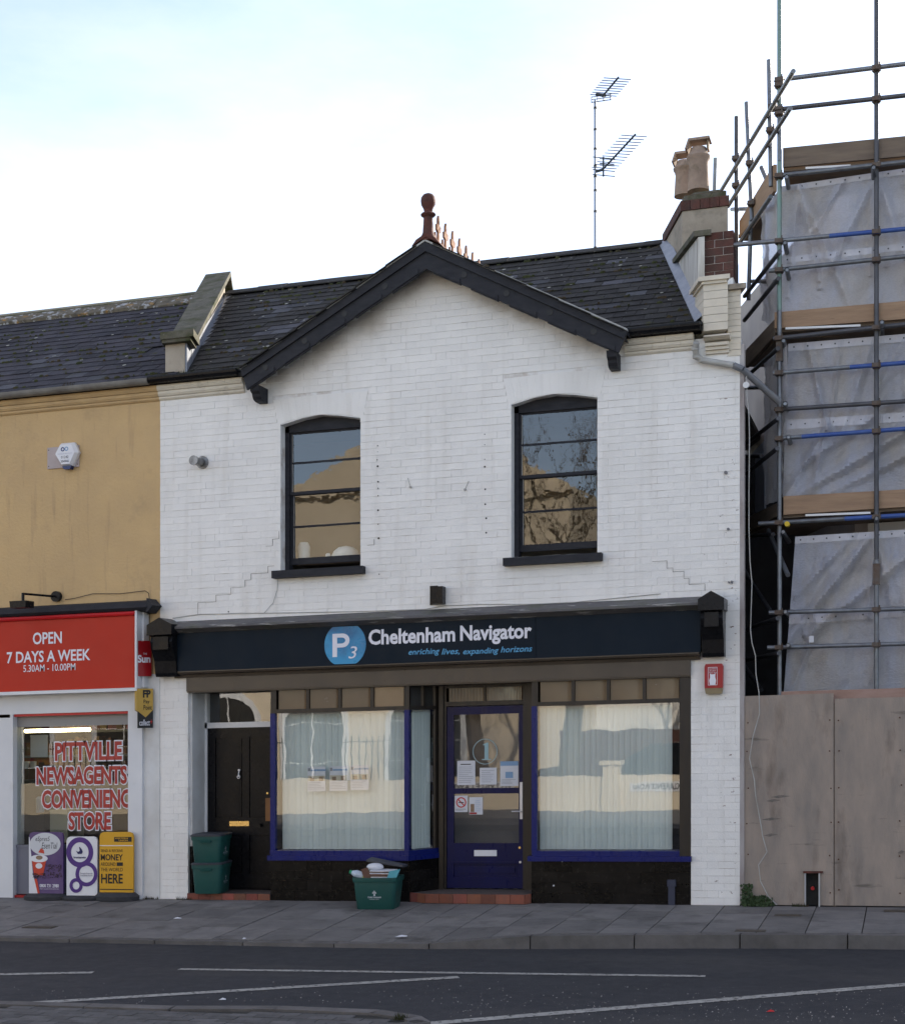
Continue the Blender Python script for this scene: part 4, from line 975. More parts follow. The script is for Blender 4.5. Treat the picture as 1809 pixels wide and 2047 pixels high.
q = MB(); q.box(fxa + .028, br, y + .02, y + .026, tz + .035, 2.44); q.build('transom_glass', GLASSW, parent=whi)
q = MB(); q.box(WL + .2, br, 1.8, 1.85, 0, 2.6); q.build('hall_wall', DARK, parent=whi)

# ------------------------------------------------------------------ shop sign
ysg = -.135
sgn = thing('shop_sign', 'long dark navy fascia sign with P3 Cheltenham Navigator lettering', 'sign', (X(800, ysg), ysg, 2.68))
xa, xb = X(350, ysg), X(1400, ysg); jx = X(640, ysg)
jx2 = X(1070, ysg)
for (a_, b2, dy) in ((xa, jx - .002, .006), (jx, jx2, 0), (jx2 + .002, xb, .005)):
    q = MB(); q.box(a_, b2, ysg + dy, 0.0, 2.677, 3.125); q.build('board', NAVY, parent=sgn)
q = MB(); cx, cz = U(690, 1289, ysg); r_ = .255
pts = []
for i in range(48):
    t = 2 * math.pi * i / 48; pts.append((cx + r_ * .98 * math.cos(t), max(2.69, min(3.112, cz + r_ * math.sin(t)))))
q.prism(pts, ysg - .003, ysg); q.build('logo_disc', None or LOGOB, parent=sgn)
q = MB(); (x0_, z0_), (x1_, z1_) = U(665, 1314, ysg), U(699, 1266, ysg)
yy = ysg - .006
zt_ = z1_; q.prism([(x0_, z0_), (x0_ + .055, z0_), (x0_ + .055, zt_), (x0_, zt_)], yy, ysg)
bw = x1_ - x0_ - .055; rr_ = (zt_ - z0_) * .30
hb = [(x0_ + .055, zt_)] + [(x0_ + .055 + bw * .45 + bw * .55 * math.cos(t), zt_ - rr_ + rr_ * math.sin(t)) for t in [math.pi / 2 - math.pi * i / 10 for i in range(11)]] + [(x0_ + .055, zt_ - 2 * rr_)]
hi_ = [(x0_ + .055, zt_ - .045)] + [(x0_ + .055 + bw * .35 + bw * .32 * math.cos(t), zt_ - rr_ + (rr_ - .045) * math.sin(t)) for t in [math.pi / 2 - math.pi * i / 10 for i in range(11)]] + [(x0_ + .055, zt_ - 2 * rr_ + .045)]
for i in range(len(hb) - 1): q.prism([hb[i], hb[i + 1], hi_[i + 1], hi_[i]], yy, ysg)
(x0_, z0_), (x1_, z1_) = U(697, 1317, ysg), U(714, 1292, ysg)
q.text('3', x0_, x1_, z0_, z1_, yy, bold=0.0, shear=.2)
def fit(mb, s, u0, v0, u1, v1, y, yo=.003, **kw):
    x0_, z0_ = U(u0, v1, y); x1_, z1_ = U(u1, v1, y); zt2 = U(u0, v0, y)[1]; z1_ = U(u0, v1, y)[1]
    mb.text(s, x0_, x1_, z1_, zt2, y - yo, **kw)
def fit2(mb, s, u0, vt, vb, u1, y, yo=.004, **kw):
    """vt, vb at the left end of the word"""
    x0_, zb = U(u0, vb, y); zt2 = U(u0, vt, y)[1]; mb.text(s, x0_, X(u1, y), zb, zt2, y - yo, **kw)
q.build('logo_letter', LETTER, parent=sgn)
q = MB(); fit2(q, 'Cheltenham', 737, 1259, 1290, 910, ysg, bold=.03); q.build('lettering', LETTER, parent=sgn); q = MB()
fit2(q, 'Navigator', 920, 1251, 1291, 1063, ysg, bold=.03)
q.build('lettering', LETTER, parent=sgn)
for (w_, a_, b2, vt, vb) in (('enriching', 817, 879, 1298, 1313), ('lives,', 883, 919, 1297, 1311), ('expanding', 926, 997, 1297, 1312), ('horizons', 1001, 1064, 1293, 1305)):
    q = MB(); fit2(q, w_, a_, vt, vb, b2, ysg, shear=.25, bold=.012); q.build('slogan', LETTERB, parent=sgn)

# ------------------------------------------------------------------ small fittings on the white front
q = MB(); xo, zo = U(401, 925, 0); q.lathe((xo, -.10, zo), [(.001, -.05), (.05, -.05), (.05, .04), (.001, .04)], 16)
fl = MB(); fl.tube((xo + .02, .0, zo), (xo, -.16, zo), .048, 18); fl.tube((xo, -.16, zo), (xo - .0, -.19, zo), .056, 18)
fl.tube((xo + .03, -.004, zo), (xo + .03, -.02, zo), .075, 20)
tag(fl.build('boiler_flue', mat('dull flue metal', (.10, .10, .10), (.3, .3, .3), scale=12, rough=.35, metal=.6), smooth=True), 'round metal boiler flue poking out of the white wall', 'flue')
lt = thing('wall_light', 'small black box lamp on a plate above the shop fascia', 'lamp', (X(872), -.02, U(872, 1208)[1]))
x0_, z0_ = U(860, 1210); x1_, z1_ = U(872, 1171); q = MB(); q.box(x0_, x1_ + .02, -.012, 0, z0_, z1_); q.build('back_plate', BLACK, parent=lt)
q = MB(); q.box(x1_ - .01, X(886, -.1), -.13, -.013, z0_ + .0, z1_ - .02); q.build('lamp_body', BLACK, parent=lt)
# red alarm box
ab = thing('alarm_box', 'red and gold alarm box on the white brick pier', 'alarm', (X(1427), -.04, U(1427, 1388)[1]))
x0_, z0_ = U(1410, 1388); x1_, z1_ = U(1446, 1327); za_ = U(1427, 1376)[1]
q = MB(); q.prism([(x0_, za_), (x1_, za_), (x1_ + .004, z1_ - .03), (x1_ - .01, z1_), (x0_ + .01, z1_), (x0_ - .002, z1_ - .03)], -.07, 0); q.build('cover', REDD, parent=ab)
q = MB(); q.prism([(x0_, za_), (x1_, za_), (x1_ - .012, z0_), (x0_ + .012, z0_)], -.066, 0); q.build('lower_cover', mat('dull gold plastic', (.22, .17, .09), None, rough=.5), parent=ab)
q = MB(); a_, b2 = x0_ + .035, x1_ - .055; c0, c1 = za_ + .03, z1_ - .035
for (p1, p2, p3, p4) in ((a_, b2, c0, c0 + .005), (a_, b2, c1 - .005, c1), (a_, a_ + .004, c0, c1), (b2 - .004, b2, c0, c1)): q.box(p1, p2, -.073, -.07, p3, p4)
q.text('CHELTENHAM', a_ + .01, b2 - .01, c1 - .025, c1 - .012, -.0725); q.text('SECURITY', a_ + .015, b2 - .015, c1 - .045, c1 - .032, -.0725); q.text('Watch Wise', a_ + .01, b2 - .01, c1 - .065, c1 - .05, -.0725)
cxm = (a_ + b2) / 2; w_ = (b2 - a_) * .36
q.prism([(cxm - w_ * .8, c0 + .006), (cxm + w_ * .8, c0 + .006), (cxm + w_, c0 + .05), (cxm + w_ * .75, c0 + .085), (cxm + w_ * .8, c0 + .125), (cxm + w_ * .4, c0 + .115), (cxm - w_ * .4, c0 + .115), (cxm - w_ * .8, c0 + .125), (cxm - w_ * .75, c0 + .085), (cxm - w_, c0 + .05)], -.0725, -.07)
q.build('emblem', LETTER, parent=ab)
# downpipe from the right gutter across the corner
q = MB(); P = [Vector((X(1392, -.16), -.16, U(1392, 684, -.16)[1])), Vector((X(1390, -.12), -.12, U(1390, 702)[1])), Vector((X(1392, -.08), -.08, U(1392, 716)[1])), Vector((X(1404, -.07), -.07, U(1404, 723)[1])), Vector((X(1466, -.07), -.07, U(1466, 733)[1]))]
dpp = thing('drainpipe', 'white and grey drainpipe crossing from the gutter towards the scaffold', 'pipe', (X(1466), -.07, U(1466, 733)[1]))
q.path(P, .034, 10); q.build('white_pipe', PVCW, parent=dpp, smooth=True)
for p in P[1:4]: s_ = MB(); s_.tube(p - Vector((0, 0, .02)), p + Vector((0, 0, .02)), .040, 10); s_.build('pipe_collar', PVCW, parent=dpp)
q = MB(); x1_, z1_ = U(1484, 738, -.05); x2_, z2_ = U(1557, 803, .30); q.path([P[-1], Vector((x1_, -.05, z1_)), Vector((x2_, .30, z2_))], .036, 10); q.build('grey_pipe', PVCG, parent=dpp, smooth=True)
# thin cable along the top of the fascia
def cable(name, pts, r, m, label, ylist=None, par=None):
    q = MB(); P = [Vector((*((X(u, y), y, U(u, v, y)[1])),)) for (u, v, y) in pts]; q.path(P, r, 5)
    o = q.build(name, m, parent=par) if par else tag(q.build(name, m), label, 'cable')
    return o
cable('wall_cable', [(345, 1236, -.01), (400, 1228, -.01), (520, 1226, -.01), (640, 1224, -.01), (740, 1222, -.01), (850, 1218, -.01), (890, 1211, -.01), (960, 1208, -.01), (1060, 1208, -.01), (1150, 1204, -.01), (1220, 1197, -.01), (1320, 1187, -.01)], .0045, PVCW, 'thin dirty white cable along the wall just above the fascia cornice')
cable('hanging_cable', [(556, 1153, -.01), (554, 1180, -.012), (546, 1205, -.012), (528, 1226, -.01)], .003, PVCW, 'thin loose cable hanging below the window sill over the fascia')

# ------------------------------------------------------------------ OCHRE SHOP BUILDING
YL = -14.0; YR = WL
och = thing('terraced_house', 'ochre painted terraced shop with slate roof and red newsagent sign', 'building', (-10.5, 2, 0))
q = MB(); sx = X(272)                     # shopfront region
q.box(YL, YR, 0.002, .3, 3.20, 6.0); q.box(X(284), YR, .002, .3, 0, 3.2); q.build('wall', OCHRE, parent=och)
q = MB(); q.box(X(287), YR, -.012, .002, 0, 2.66); q.build('corner_cladding', REVEAL, parent=och)
q = MB(); q.box(YL, YL + .3, .3, 6.6, -.1, 6.0); q.box(YL, YR, 6.4, 6.6, -.1, 6.0); q.box(YL, YR, .3, 6.4, 2.9, 3.1); q.box(YL, YR, .1, 6.4, -.1, .03); q.build('inner_wall', DARK, parent=och)
for (z0, z1, pr) in ((5.885, 5.925, .03), (5.928, 5.985, .06), (5.988, 6.05, .095)):
    x = YL
    while x < YR - .01:
        e = min(x + .9, YR); q = MB(); q.prism([(0.01, z0), (-pr + .018, z0), (-pr, z0 + (z1 - z0) * .45), (-pr, z1), (0.01, z1)], x, e, 'x'); q.build('cornice_moulding', OCHRE2, parent=och); x = e
slates(och, SLATE_Y, lambda y: -15.2, lambda y: PX0 + KP * y, lambda x, y: False, 298, 9)
q = MB(); q.hexa([(YL, EY, EZ - .05), (YR, EY, EZ - .05), (YR, RY, RZ - .05), (YL, RY, RZ - .05), (YL, EY, EZ - .012), (YR, EY, EZ - .012), (YR, RY, RZ - .012), (YL, RY, RZ - .012)])
q.hexa([(YL, RY, RZ - .05), (YR, RY, RZ - .05), (YR, 6.6, EZ - .05), (YL, 6.6, EZ - .05), (YL, RY, RZ), (YR, RY, RZ), (YR, 6.6, EZ), (YL, 6.6, EZ)]); q.build('roof_deck', DARK, parent=och)
x = -15; RM = mat('mortared ridge', (.15, .13, .095), (.07, .06, .045), scale=10, rough=.95, bump=1, bscale=30, stain=(.26, .14, .03), stainscale=7, stainpos=(.56, .64), s2=((.34, .35, .36), 11, (.54, .60, .9), (1, 1, 1)))
while x < PX0 + KP * RY:
    e = min(x + .62, PX0 + KP * RY); q = MB(); q.prism([(RY - .20, RZ - .09), (RY - .17, RZ + .01), (RY, RZ + .09), (RY + .17, RZ), (RY, RZ + .04)], x + .003, e, 'x'); q.build('ridge_tile', COPING, parent=och)
    q = MB(); q.prism([(RY - .33, RZ - .20), (RY - .345, RZ - .15 + R.uniform(-.01, .02)), (RY - .19, RZ - .015), (RY - .16, RZ - .1)], x, e, 'x'); q.build('ridge_mortar', RM, parent=och); x = e
q = MB(); prof = [(-.17 + .055 * math.cos(math.pi + math.pi * i / 8), 6.105 + .06 * math.sin(math.pi + math.pi * i / 8)) for i in range(9)] + [(-.115, 6.115), (-.225, 6.115)]
q.prism(prof, YL, X(311), 'x'); q.build('gutter', mat('grey stained gutter', (.20, .19, .17), (.10, .09, .08), scale=4, rough=.6), parent=och)
q = MB(); q.box(YL, YR, -.03, 0, 6.05, 6.09); q.box(WL, X(487), -.03, 0, 6.05, 6.09); q.box(X(1253), WR - .3, -.03, 0, 6.05, 6.09); q.build('eaves_board', BLACK, parent=och)
# party parapet between the roofs
par = thing('party_parapet', 'mossy stone-capped party wall rising between the two slate roofs', 'wall', (PX0, 0, 6.1))
px0, px1 = X(331, .0), X(356, .0) ; pw = .40
zc0 = U(352, 661, 0)[1]; zc1 = U(455, 546, 3.2)[1]
q = MB(); zt0 = zc0 - .10
wx0, wx1 = X(333, .05), X(372, .05)
q.prism([(.05, 5.98), (.05, zt0), (.45, zt0), (3.2, zc1 - .10), (3.2, 7.9)], wx0, wx1, 'x'); q.lean(KP).build('parapet_wall', [RENDERC][0], parent=par)
q = MB(); q.prism([(.06, 6.0), (.06, zt0 - .02), (.42, zt0 - .02), (.42, 6.3)], wx1, wx1 + .025, 'x')
q.prism([(.35, 6.35), (.38, 6.62), (3.2, zc1 - .30), (3.2, 8.02)], wx1, wx1 + .03, 'x'); q.prism([(.35, 6.37), (.5, 6.36), (3.2, 8.0), (3.2, 8.08)], wx1 + .03, wx1 + .13, 'x'); q.lean(KP).build('flashing', LEAD, parent=par)
q = MB(); q.box(X(317, -.06), X(384, -.06), -.06, .36, zt0 - .0, zt0 + .085); q.box(X(320, -.06) , X(378, -.06), -.04, .34, zt0 - .04, zt0); q.lean(KP).build('cap_stone', COPING, parent=par)
n = 5
for i in range(n):
    y0, y1 = .30 + (3.25 - .30) * i / n, .30 + (3.25 - .30) * (i + 1) / n - .008
    f0, f1 = (y0 - .30) / 2.95, (y1 - .30) / 2.95; z0_, z1_ = zt0 + (zc1 - zt0) * f0, zt0 + (zc1 - zt0) * f1
    q = MB(); a_, b2 = wx0 - .05, wx1 + .08
    q.hexa([(a_, y0, z0_ - .03), (b2, y0, z0_ - .03), (b2, y1, z1_ - .03), (a_, y1, z1_ - .03), (a_, y0, z0_ + .04), (b2, y0, z0_ + .04), (b2, y1, z1_ + .04), (a_, y1, z1_ + .04)]); q.lean(KP).build('coping_stone', COPING, parent=par)
q = MB(); q.hexa([(a_, 3.25, zc1 - .03), (b2, 3.25, zc1 - .03), (b2, 6, 6.5), (a_, 6, 6.5), (a_, 3.25, zc1 + .04), (b2, 3.25, zc1 + .04), (b2, 6, 6.6), (a_, 6, 6.6)]); q.lean(KP).build('back_coping', COPING, parent=par)
# moss tufts on the eaves
ms = MB()
for (ua, ub, vv) in ((350, 380, 746), (430, 482, 738), (120, 145, 770), (312, 330, 750), (560, 570, 745)):
    for _ in range(90):
        u = R.uniform(ua, ub); x = X(u, -.1); z = EZ + .03; h = R.uniform(.01, .045); dx = R.uniform(-.012, .012); y = R.uniform(-.16, .02)
        if u > 500: continue
        zz = rz(y) + .0; ms.add([(x - .006, y, zz), (x + .006, y, zz), (x + dx, y - .01, zz + h)], [(0, 1, 2)])
rr2 = random.Random(77)
for _ in range(1500):
    y = EY + .205 * math.cos(PIT) * rr2.randint(0, 18) + .005; x = rr2.uniform(-12.6, -2.2)
    if x > vr(y) - .1 or hide_w(x, y) or PX0 + KP * y - .1 < x < PX1 + KP * y + .1: continue
    if mnoise.noise(Vector((x * 1.1, y * 1.3, 4))) < -.12: continue
    w_ = rr2.uniform(.012, .05) * (1.6 if rr2.random() < .12 else 1); h_ = rr2.uniform(.014, .03); zz = rz(y) + .006; n = 7
    ca, sa = math.cos(PIT), math.sin(PIT); L2 = min(w_ * rr2.uniform(.5, .9), .04)
    rim = [Vector((x + w_ * math.cos(6.283 * i / n) * rr2.uniform(.7, 1.2), y + L2 * math.sin(6.283 * i / n) * ca, zz + L2 * math.sin(6.283 * i / n) * sa)) for i in range(n)]
    mid = [Vector((x, y, zz)) + (p - Vector((x, y, zz))) * .6 + Vector((0, -sa * h_, ca * h_)) for p in rim]
    ms.add(rim + mid + [Vector((x, y - sa * h_ * 1.2, zz + ca * h_ * 1.2))], [(i, (i + 1) % n, n + (i + 1) % n, n + i) for i in range(n)] + [(n + i, n + (i + 1) % n, 2 * n) for i in range(n)])
lc = MB()
for _ in range(150):
    y = rr2.uniform(.2, 3.1); x = rr2.uniform(-12, -2.3)
    if x > vr(y) - .1 or hide_w(x, y) or PX0 + KP * y - .1 < x < PX1 + KP * y + .1: continue
    w_ = rr2.uniform(.008, .028); ca, sa = math.cos(PIT), math.sin(PIT); c0 = Vector((x, y, rz(y))) + Vector((0, -sa, ca)) * .020; ring_ = rr2.random() < .4 and w_ > .016; n = 9
    o_ = [c0 + Vector((w_ * math.cos(6.283 * i / n) * rr2.uniform(.8, 1.1), w_ * math.sin(6.283 * i / n) * ca, w_ * math.sin(6.283 * i / n) * sa)) for i in range(n)]
    if ring_: lc.add(o_ + [c0 + (p - c0) * .6 for p in o_], [(i, (i + 1) % n, n + (i + 1) % n, n + i) for i in range(n)])
    else: lc.add(o_, [tuple(range(n))])
lc.open = True; lc.build('lichen', mat('pale lichen', (.34, .34, .30), (.24, .24, .2), scale=20, rough=.95), kind='stuff', label='pale lichen spots on the slates')
ms.open = True; ms.build('moss', MOSS, kind='stuff', label='green moss tufts along the roof eaves')

# newsagent front
yp = -.05
ns = thing('red_shop_sign', 'red newsagent fascia with white OPEN 7 DAYS A WEEK lettering', 'sign', (X(130, -.2), -.2, 2.5))
ysn = -.20; xr_ = X(272, ysn)
z0_, z1_ = U(200, 1377, ysn)[1], U(200, 1232, ysn)[1]
q = MB(); q.box(YL, xr_, ysn, 0, z0_, z1_); q.build('board', RED, parent=ns)
q = MB(); q.tube((YL, ysn - .01, z1_ + .015), (xr_, ysn - .01, z1_ + .015), .028, 8); q.build('top_trim', REDT, parent=ns)
q = MB(); q.box(xr_, xr_ + .025, ysn - .03, 0, z0_ - .01, z1_ + .05); q.box(xr_ + .028, xr_ + .06, ysn + .08, 0, z0_ - .0, z1_ + .03); q.build('end_cap', UPVC, parent=ns)
q = MB(); q.box(YL, xr_ + .02, ysn - .02, 0, z0_ - .04, z0_ - .002); q.build('bottom_trim', UPVC, parent=ns)
q = MB(); fit2(q, 'OPEN', 66, 1265, 1289, 124, ysn, bold=.02); fit2(q, '7 DAYS A WEEK', 14, 1304, 1327, 181, ysn, bold=.02); fit2(q, '5.30AM - 10.00PM', 47, 1330, 1344, 151, ysn, bold=.004); q.build('lettering', LETTER, parent=ns)
q = MB(); xc = X(292, -.26); cz0 = U(290, 1219, -.26)[1]; cz1 = U(290, 1198, -.12)[1]; q.prism([(-.24, cz0), (-.27, cz0 + .03), (-.20, cz1 - .03), (0, cz1), (0, cz0 - .03)], YL, xc, 'x'); q.prism([(xc, cz0 - .03), (xc + .08, cz0 + .05), (xc, cz1)], -.25, -.02); q.build('canopy', BARGE, parent=och)
# shopfront below
x30, x262 = X(30), X(260)
zt1 = U(130, 1432)[1]
q = MB(); q.box(YL, x30 - .04, -.03, .25, .0, zt1 + .0); q.box(x262, X(288), -.05, .25, 0, z0_ - .04); q.box(YL, x262, -.035, .25, zt1 + .04, z0_ - .04); q.box(x30 - .04, x30, -.045, .2, 0, zt1 + .04)
q.build('shopfront', UPVC, parent=och)
q = MB(); q.box(x30, x262, -.02, .1, zt1 + .01, zt1 + .04); q.build('red_strip', REDT, parent=och)
q = MB(); q.box(x30, x262, .05, .11, zt1 - .12, zt1 + .01); q.build('shutter_box', mat('dull grey metal', (.25, .24, .23), None, rough=.5), parent=och)
zsl = U(130, 1690)[1]
q = MB(); q.box(x30, x262, .03, .10, .04, zsl); q.box(x30, x262, .02, .10, zsl - .03, zsl); q.build('lower_panel', mat('blue grey panel', (.17, .18, .24), (.15, .16, .2), scale=2, rough=.4), parent=och)
q = MB(); q.box(x30, x262, .045, .05, zsl, zt1 - .12); q.build('pane', glass('newsagent glass', .02, 2, k=1.2), parent=och)
q = MB(); q.box(x30, x262, .2, .5, 0, .06); q.box(x30, x262, -.01, .2, 0, .03); q.build('doorstep', REDD, parent=och)
# window lettering with pale outline
wlt = thing('window_lettering', 'big dark red outlined lettering stuck across the newsagent window', 'lettering', (X(160), .04, 1.2))
zof = .040
rows_ = [('PITTVILLE', 110, 1485, 1522, 244), ('NEWSAGENTS', 73, 1534, 1570, 254), ('CONVENIENC', 84, 1580, 1617, 261), ('STORE', 137, 1624, 1660, 222)]
def outline_text(mb, s, u0, vt, vb, u1, b, ex, y):
    x0_, zb_ = U(u0, vb, .04); zt2 = U(u0, vt, .04)[1]; mb.text(s, x0_ - ex, X(u1, .04) + ex, zb_ - ex, zt2 + ex, y, bold=b)
q = MB()
for (s, u0, vt, vb, u1) in rows_: outline_text(q, s, u0, vt, vb, u1, .085, .014, .0405)
q.build('letter_outline', LETTER, parent=wlt)
q = MB()
for (s, u0, vt, vb, u1) in rows_: outline_text(q, s, u0, vt, vb, u1, .035, 0, .0365)
q.build('lettering', mat('dark red vinyl', (.30, .015, .012), (.38, .04, .03), scale=3, rough=.4), parent=wlt)
# inside the newsagent
q = MB(); q.box(YL + .3, YR, 3.0, 3.05, 0, 3); q.build('back_wall', BEIGE, parent=och)
q = MB(); q.tube((X(50, .9), .9, U(50, 1462, .9)[1]), (X(180, .9), .9, U(50, 1462, .9)[1]), .022, 8); tag(q.build('fluorescent_tube', emit('warm lit tube', (1, .78, .42), 9)), 'lit warm fluorescent tube inside the newsagent window', 'lamp')
def inbox(u0, v0, u1, v1, y, d, m, nm, lab, cat):
    x0_, z0_ = U(u0, v1, y); x1_, z1_ = U(u1, v0, y); q = MB(); q.box(x0_, x1_, y, y + d, z0_, z1_); q.box(x0_ - .004, x1_ + .004, y - .004, y + d, z1_ - .02, z1_ + .004); tag(q.build(nm, m), lab, cat)
inbox(34, 1560, 90, 1690, 1.0, .5, mat('dark cabinet', (.05, .055, .06), None), 'drinks_cabinet', 'dark cabinet inside the newsagent on the street corner side', 'cabinet')
inbox(100, 1620, 135, 1685, .8, .4, mat('cream fridge', (.5, .48, .38), None), 'cream_fridge', 'cream fridge inside the newsagent behind the lettering', 'fridge')
inbox(61, 1470, 95, 1514, .5, .01, PAPER, 'hanging_notice', 'white paper hanging inside below the lit tube', 'notice')
inbox(40, 1500, 120, 1530, 1.6, .3, mat('red shelf goods', (.3, .02, .02), (.3, .2, .03), scale=9), 'stocked_shelf', 'shelf of red and yellow packets inside the newsagent', 'shelf')
inbox(215, 1620, 255, 1690, .8, .3, mat('brown carton', (.3, .2, .11), None), 'carton', 'brown cardboard carton inside the window beside the word STORE', 'box')
for i, (u, lab) in enumerate(((48, 'stack of white paper cups inside, nearer the street corner'), (62, 'second stack of white paper cups inside, beside the first'))):
    x0_, z0_ = U(u, 1537, .7); q = MB(); q.lathe((x0_, .75, z0_), [(.035, 0), (.04, .06), (.042, .09)], 10); tag(q.build('paper_cups', PAPER), lab, 'cups')
q = MB(); x0_, z0_ = U(76, 1625, .6); q.lathe((x0_, .65, z0_), [(.05, 0), (.055, .18), (.03, .2)], 10); tag(q.build('blue_tub', PAPERB), 'pale blue lidded tub inside the newsagent beside the lettering', 'tub')
for k_, (zz, yy_) in enumerate(((1.35, 1.5), (1.7, 1.55), (2.02, 1.6))):
    sh = thing('goods_shelf', ('lowest', 'middle', 'highest')[k_] + ' shelf of coloured packets deep inside the newsagent', 'shelf', (X(90, 1.5), yy_, zz), group='shelves inside the newsagent')
    q = MB(); q.box(X(20, yy_), X(290, yy_), yy_, yy_ + .3, zz - .03, zz); q.build('shelf_board', mat('grey shelf metal', (.2, .2, .2), None), parent=sh)
    q = MB(); rr_q = random.Random(k_); xq = X(22, yy_)
    while xq < X(285, yy_):
        wq = rr_q.uniform(.04, .11); q.box(xq, xq + wq * .92, yy_ + rr_q.uniform(0, .05), yy_ + .2, zz + .001, zz + rr_q.uniform(.1, .26)); xq += wq
    q.build('packets', mat('coloured packets', (.16, .02, .015), (.12, .08, .03), scale=7, rough=.5, rnd=.8, hue=.06), parent=sh, kind='stuff')
# floodlight
fl = thing('floodlight', 'black sign floodlight on a long arm over the red fascia', 'lamp', (X(115), 0, U(115, 1195)[1]))
x0_, z0_ = U(115, 1193); q = MB(); q.tube((x0_, 0, z0_), (x0_, -.05, z0_), .065, 16); q.build('mount', BLACK, parent=fl)
xe, ze = U(46, 1187, -.5); q = MB(); q.tube((x0_, -.05, z0_ - .0), (xe, -.5, ze), .014, 8); q.tube((xe, -.5, ze + .01), (xe, -.5, ze - .08), .018, 8); q.build('arm', BLACK, parent=fl)
q = MB(); q.prism([(xe - .12, ze - .09), (xe + .10, ze - .09), (xe + .095, ze - .17), (xe - .11, ze - .17)], -.6, -.42); q.build('lamp_head', BLACK, parent=fl)
cable('sign_cable', [(130, 1199, -.02), (150, 1196, -.02), (185, 1187, -.02), (240, 1187, -.02), (290, 1181, -.02), (297, 1186, -.02), (299, 1200, -.02), (299, 1300, -.02)], .004, DARK, 'thin dark cable looping over the ochre wall above the red sign')
# alarm siren on the ochre wall
sx_ = thing('alarm_siren', 'white hexagonal alarm siren with blue base on a pinkish plate on the ochre wall', 'alarm', (X(133), 0, U(133, 938)[1]))
x0_, z0_ = U(96, 938); x1_, z1_ = U(159, 890); q = MB(); q.box(x0_, x1_, -.015, 0, z0_, z1_)
q.build('back_plate', mat('pinkish plate', (.42, .36, .35), (.36, .3, .29), scale=4, rough=.6), parent=sx_)
for (dx, dz) in ((.02, .03), (.02, -.03), (-.02, .03), (-.02, -.03)):
    q = MB(); q.disc(x0_ + dx if dx > 0 else x1_ + dx, z0_ + dz if dz > 0 else z1_ + dz, .006, -.018, -.014, 8); q.build('screw', INK, parent=sx_)
hx_, hz_ = U(131, 910, -.1); hw = .155
hexo = [(hx_ - hw * .5, hz_ + .155), (hx_ + hw * .62, hz_ + .155), (hx_ + hw, hz_ + .03), (hx_ + hw * .45, hz_ - .125), (hx_ - hw * .35, hz_ - .125), (hx_ - hw, hz_ + .03)]
inn = [(hx_ + (p[0] - hx_) * .84 - .01, hz_ + (p[1] - hz_) * .84) for p in hexo]
q = MB(); n = 6; q.add([(p[0], -.015, p[1]) for p in hexo] + [(p[0], -.06, p[1]) for p in hexo] + [(p[0], -.10, p[1]) for p in inn],
    [(i, (i + 1) % n, n + (i + 1) % n, n + i) for i in range(n)] + [(n + i, n + (i + 1) % n, 2 * n + (i + 1) % n, 2 * n + i) for i in range(n)] + [tuple(range(12, 18)), tuple(range(5, -1, -1))])
q.build('siren_cover', PRWHITE, parent=sx_)
q = MB(); q.prism([(hx_ - hw * .36, hz_ - .125), (hx_ + hw * .46, hz_ - .125), (hx_ + hw * .3, hz_ - .165), (hx_ - hw * .2, hz_ - .165)], -.085, -.015); q.build('strobe', mat('dark blue lens', (.005, .015, .09), None, rough=.2), parent=sx_)
q = MB(); q.ring(hx_ - .038, hz_ + .075, .014, .026, -.102, -.10, 16); q.build('logo_ring', mat('navy print', (.02, .04, .15), None), parent=sx_)
q = MB(); q.ring(hx_ + .012, hz_ + .077, .014, .026, -.102, -.10, 16); q.build('logo_ring', PAPERB, parent=sx_)
q = MB(); q.text('01242', hx_ - .06, hx_ + .04, hz_ - .035, hz_ - .005, -.102); q.text('304946', hx_ - .065, hx_ + .045, hz_ - .085, hz_ - .055, -.102); q.build('phone_number', INK, parent=sx_)
q = MB(); q.text('VERISION PROTECT', hx_ - .11, hx_ + .09, hz_ + .012, hz_ + .028, -.102); q.build('firm_name', mat('faint lilac print', (.4, .42, .5), None), parent=sx_)

# projecting signs, standing out from the wall at right angles-ish
def proj_sign(name, label, u0, u1, vt0, vb0, vt1, vb1, m, draw, thick=.03, poly=None):
    """a board whose outer edge (u0) is nearer the street and inner edge (u1) at the wall"""
    y0, y1 = -.42, -.06
    a = Vector((X(u0, y0), y0, 0)); b = Vector((X(u1, y1), y1, 0))
    return a, b
def plate_sign(name, label, ya, ua, yb, ub, vt, vb, m, draw, th=.02, shape=None):
    """vertical plate from point A (ua,ya) to B (ub,yb); vt/vb read at A"""
    A_ = Vector((X(ua, ya), ya)); B_ = Vector((X(ub, yb), yb)); zt_ = U(ua, vt, ya)[1]; zb_ = U(ua, vb, ya)[1]
    d = B_ - A_; n = Vector((d.y, -d.x)).normalized()
    t = thing(name, label, 'sign', (A_.x, A_.y, zb_))
    def P(s, z, o=0): p = A_ + d * s + n * o; return (p.x, p.y, z)
    shape = shape or [(0, 0), (1, 0), (1, 1), (0, 1)]
    k = len(shape); q = MB(); H = zt_ - zb_
    q.add([P(s, zb_ + h * H, 0) for s, h in shape] + [P(s, zb_ + h * H, -th) for s, h in shape], [tuple(range(k)), tuple(range(2 * k - 1, k - 1, -1))] + [(i, (i + 1) % k, k + (i + 1) % k, k + i) for i in range(k)])
    q.build('panel', m, parent=t)
    draw(t, P, zb_, H)
    return t
def rl(s0=.06): return [(s0, 0), (1 - s0, 0), (1, .03), (1, .97), (1 - s0, 1), (s0, 1), (0, .97), (0, .03)]
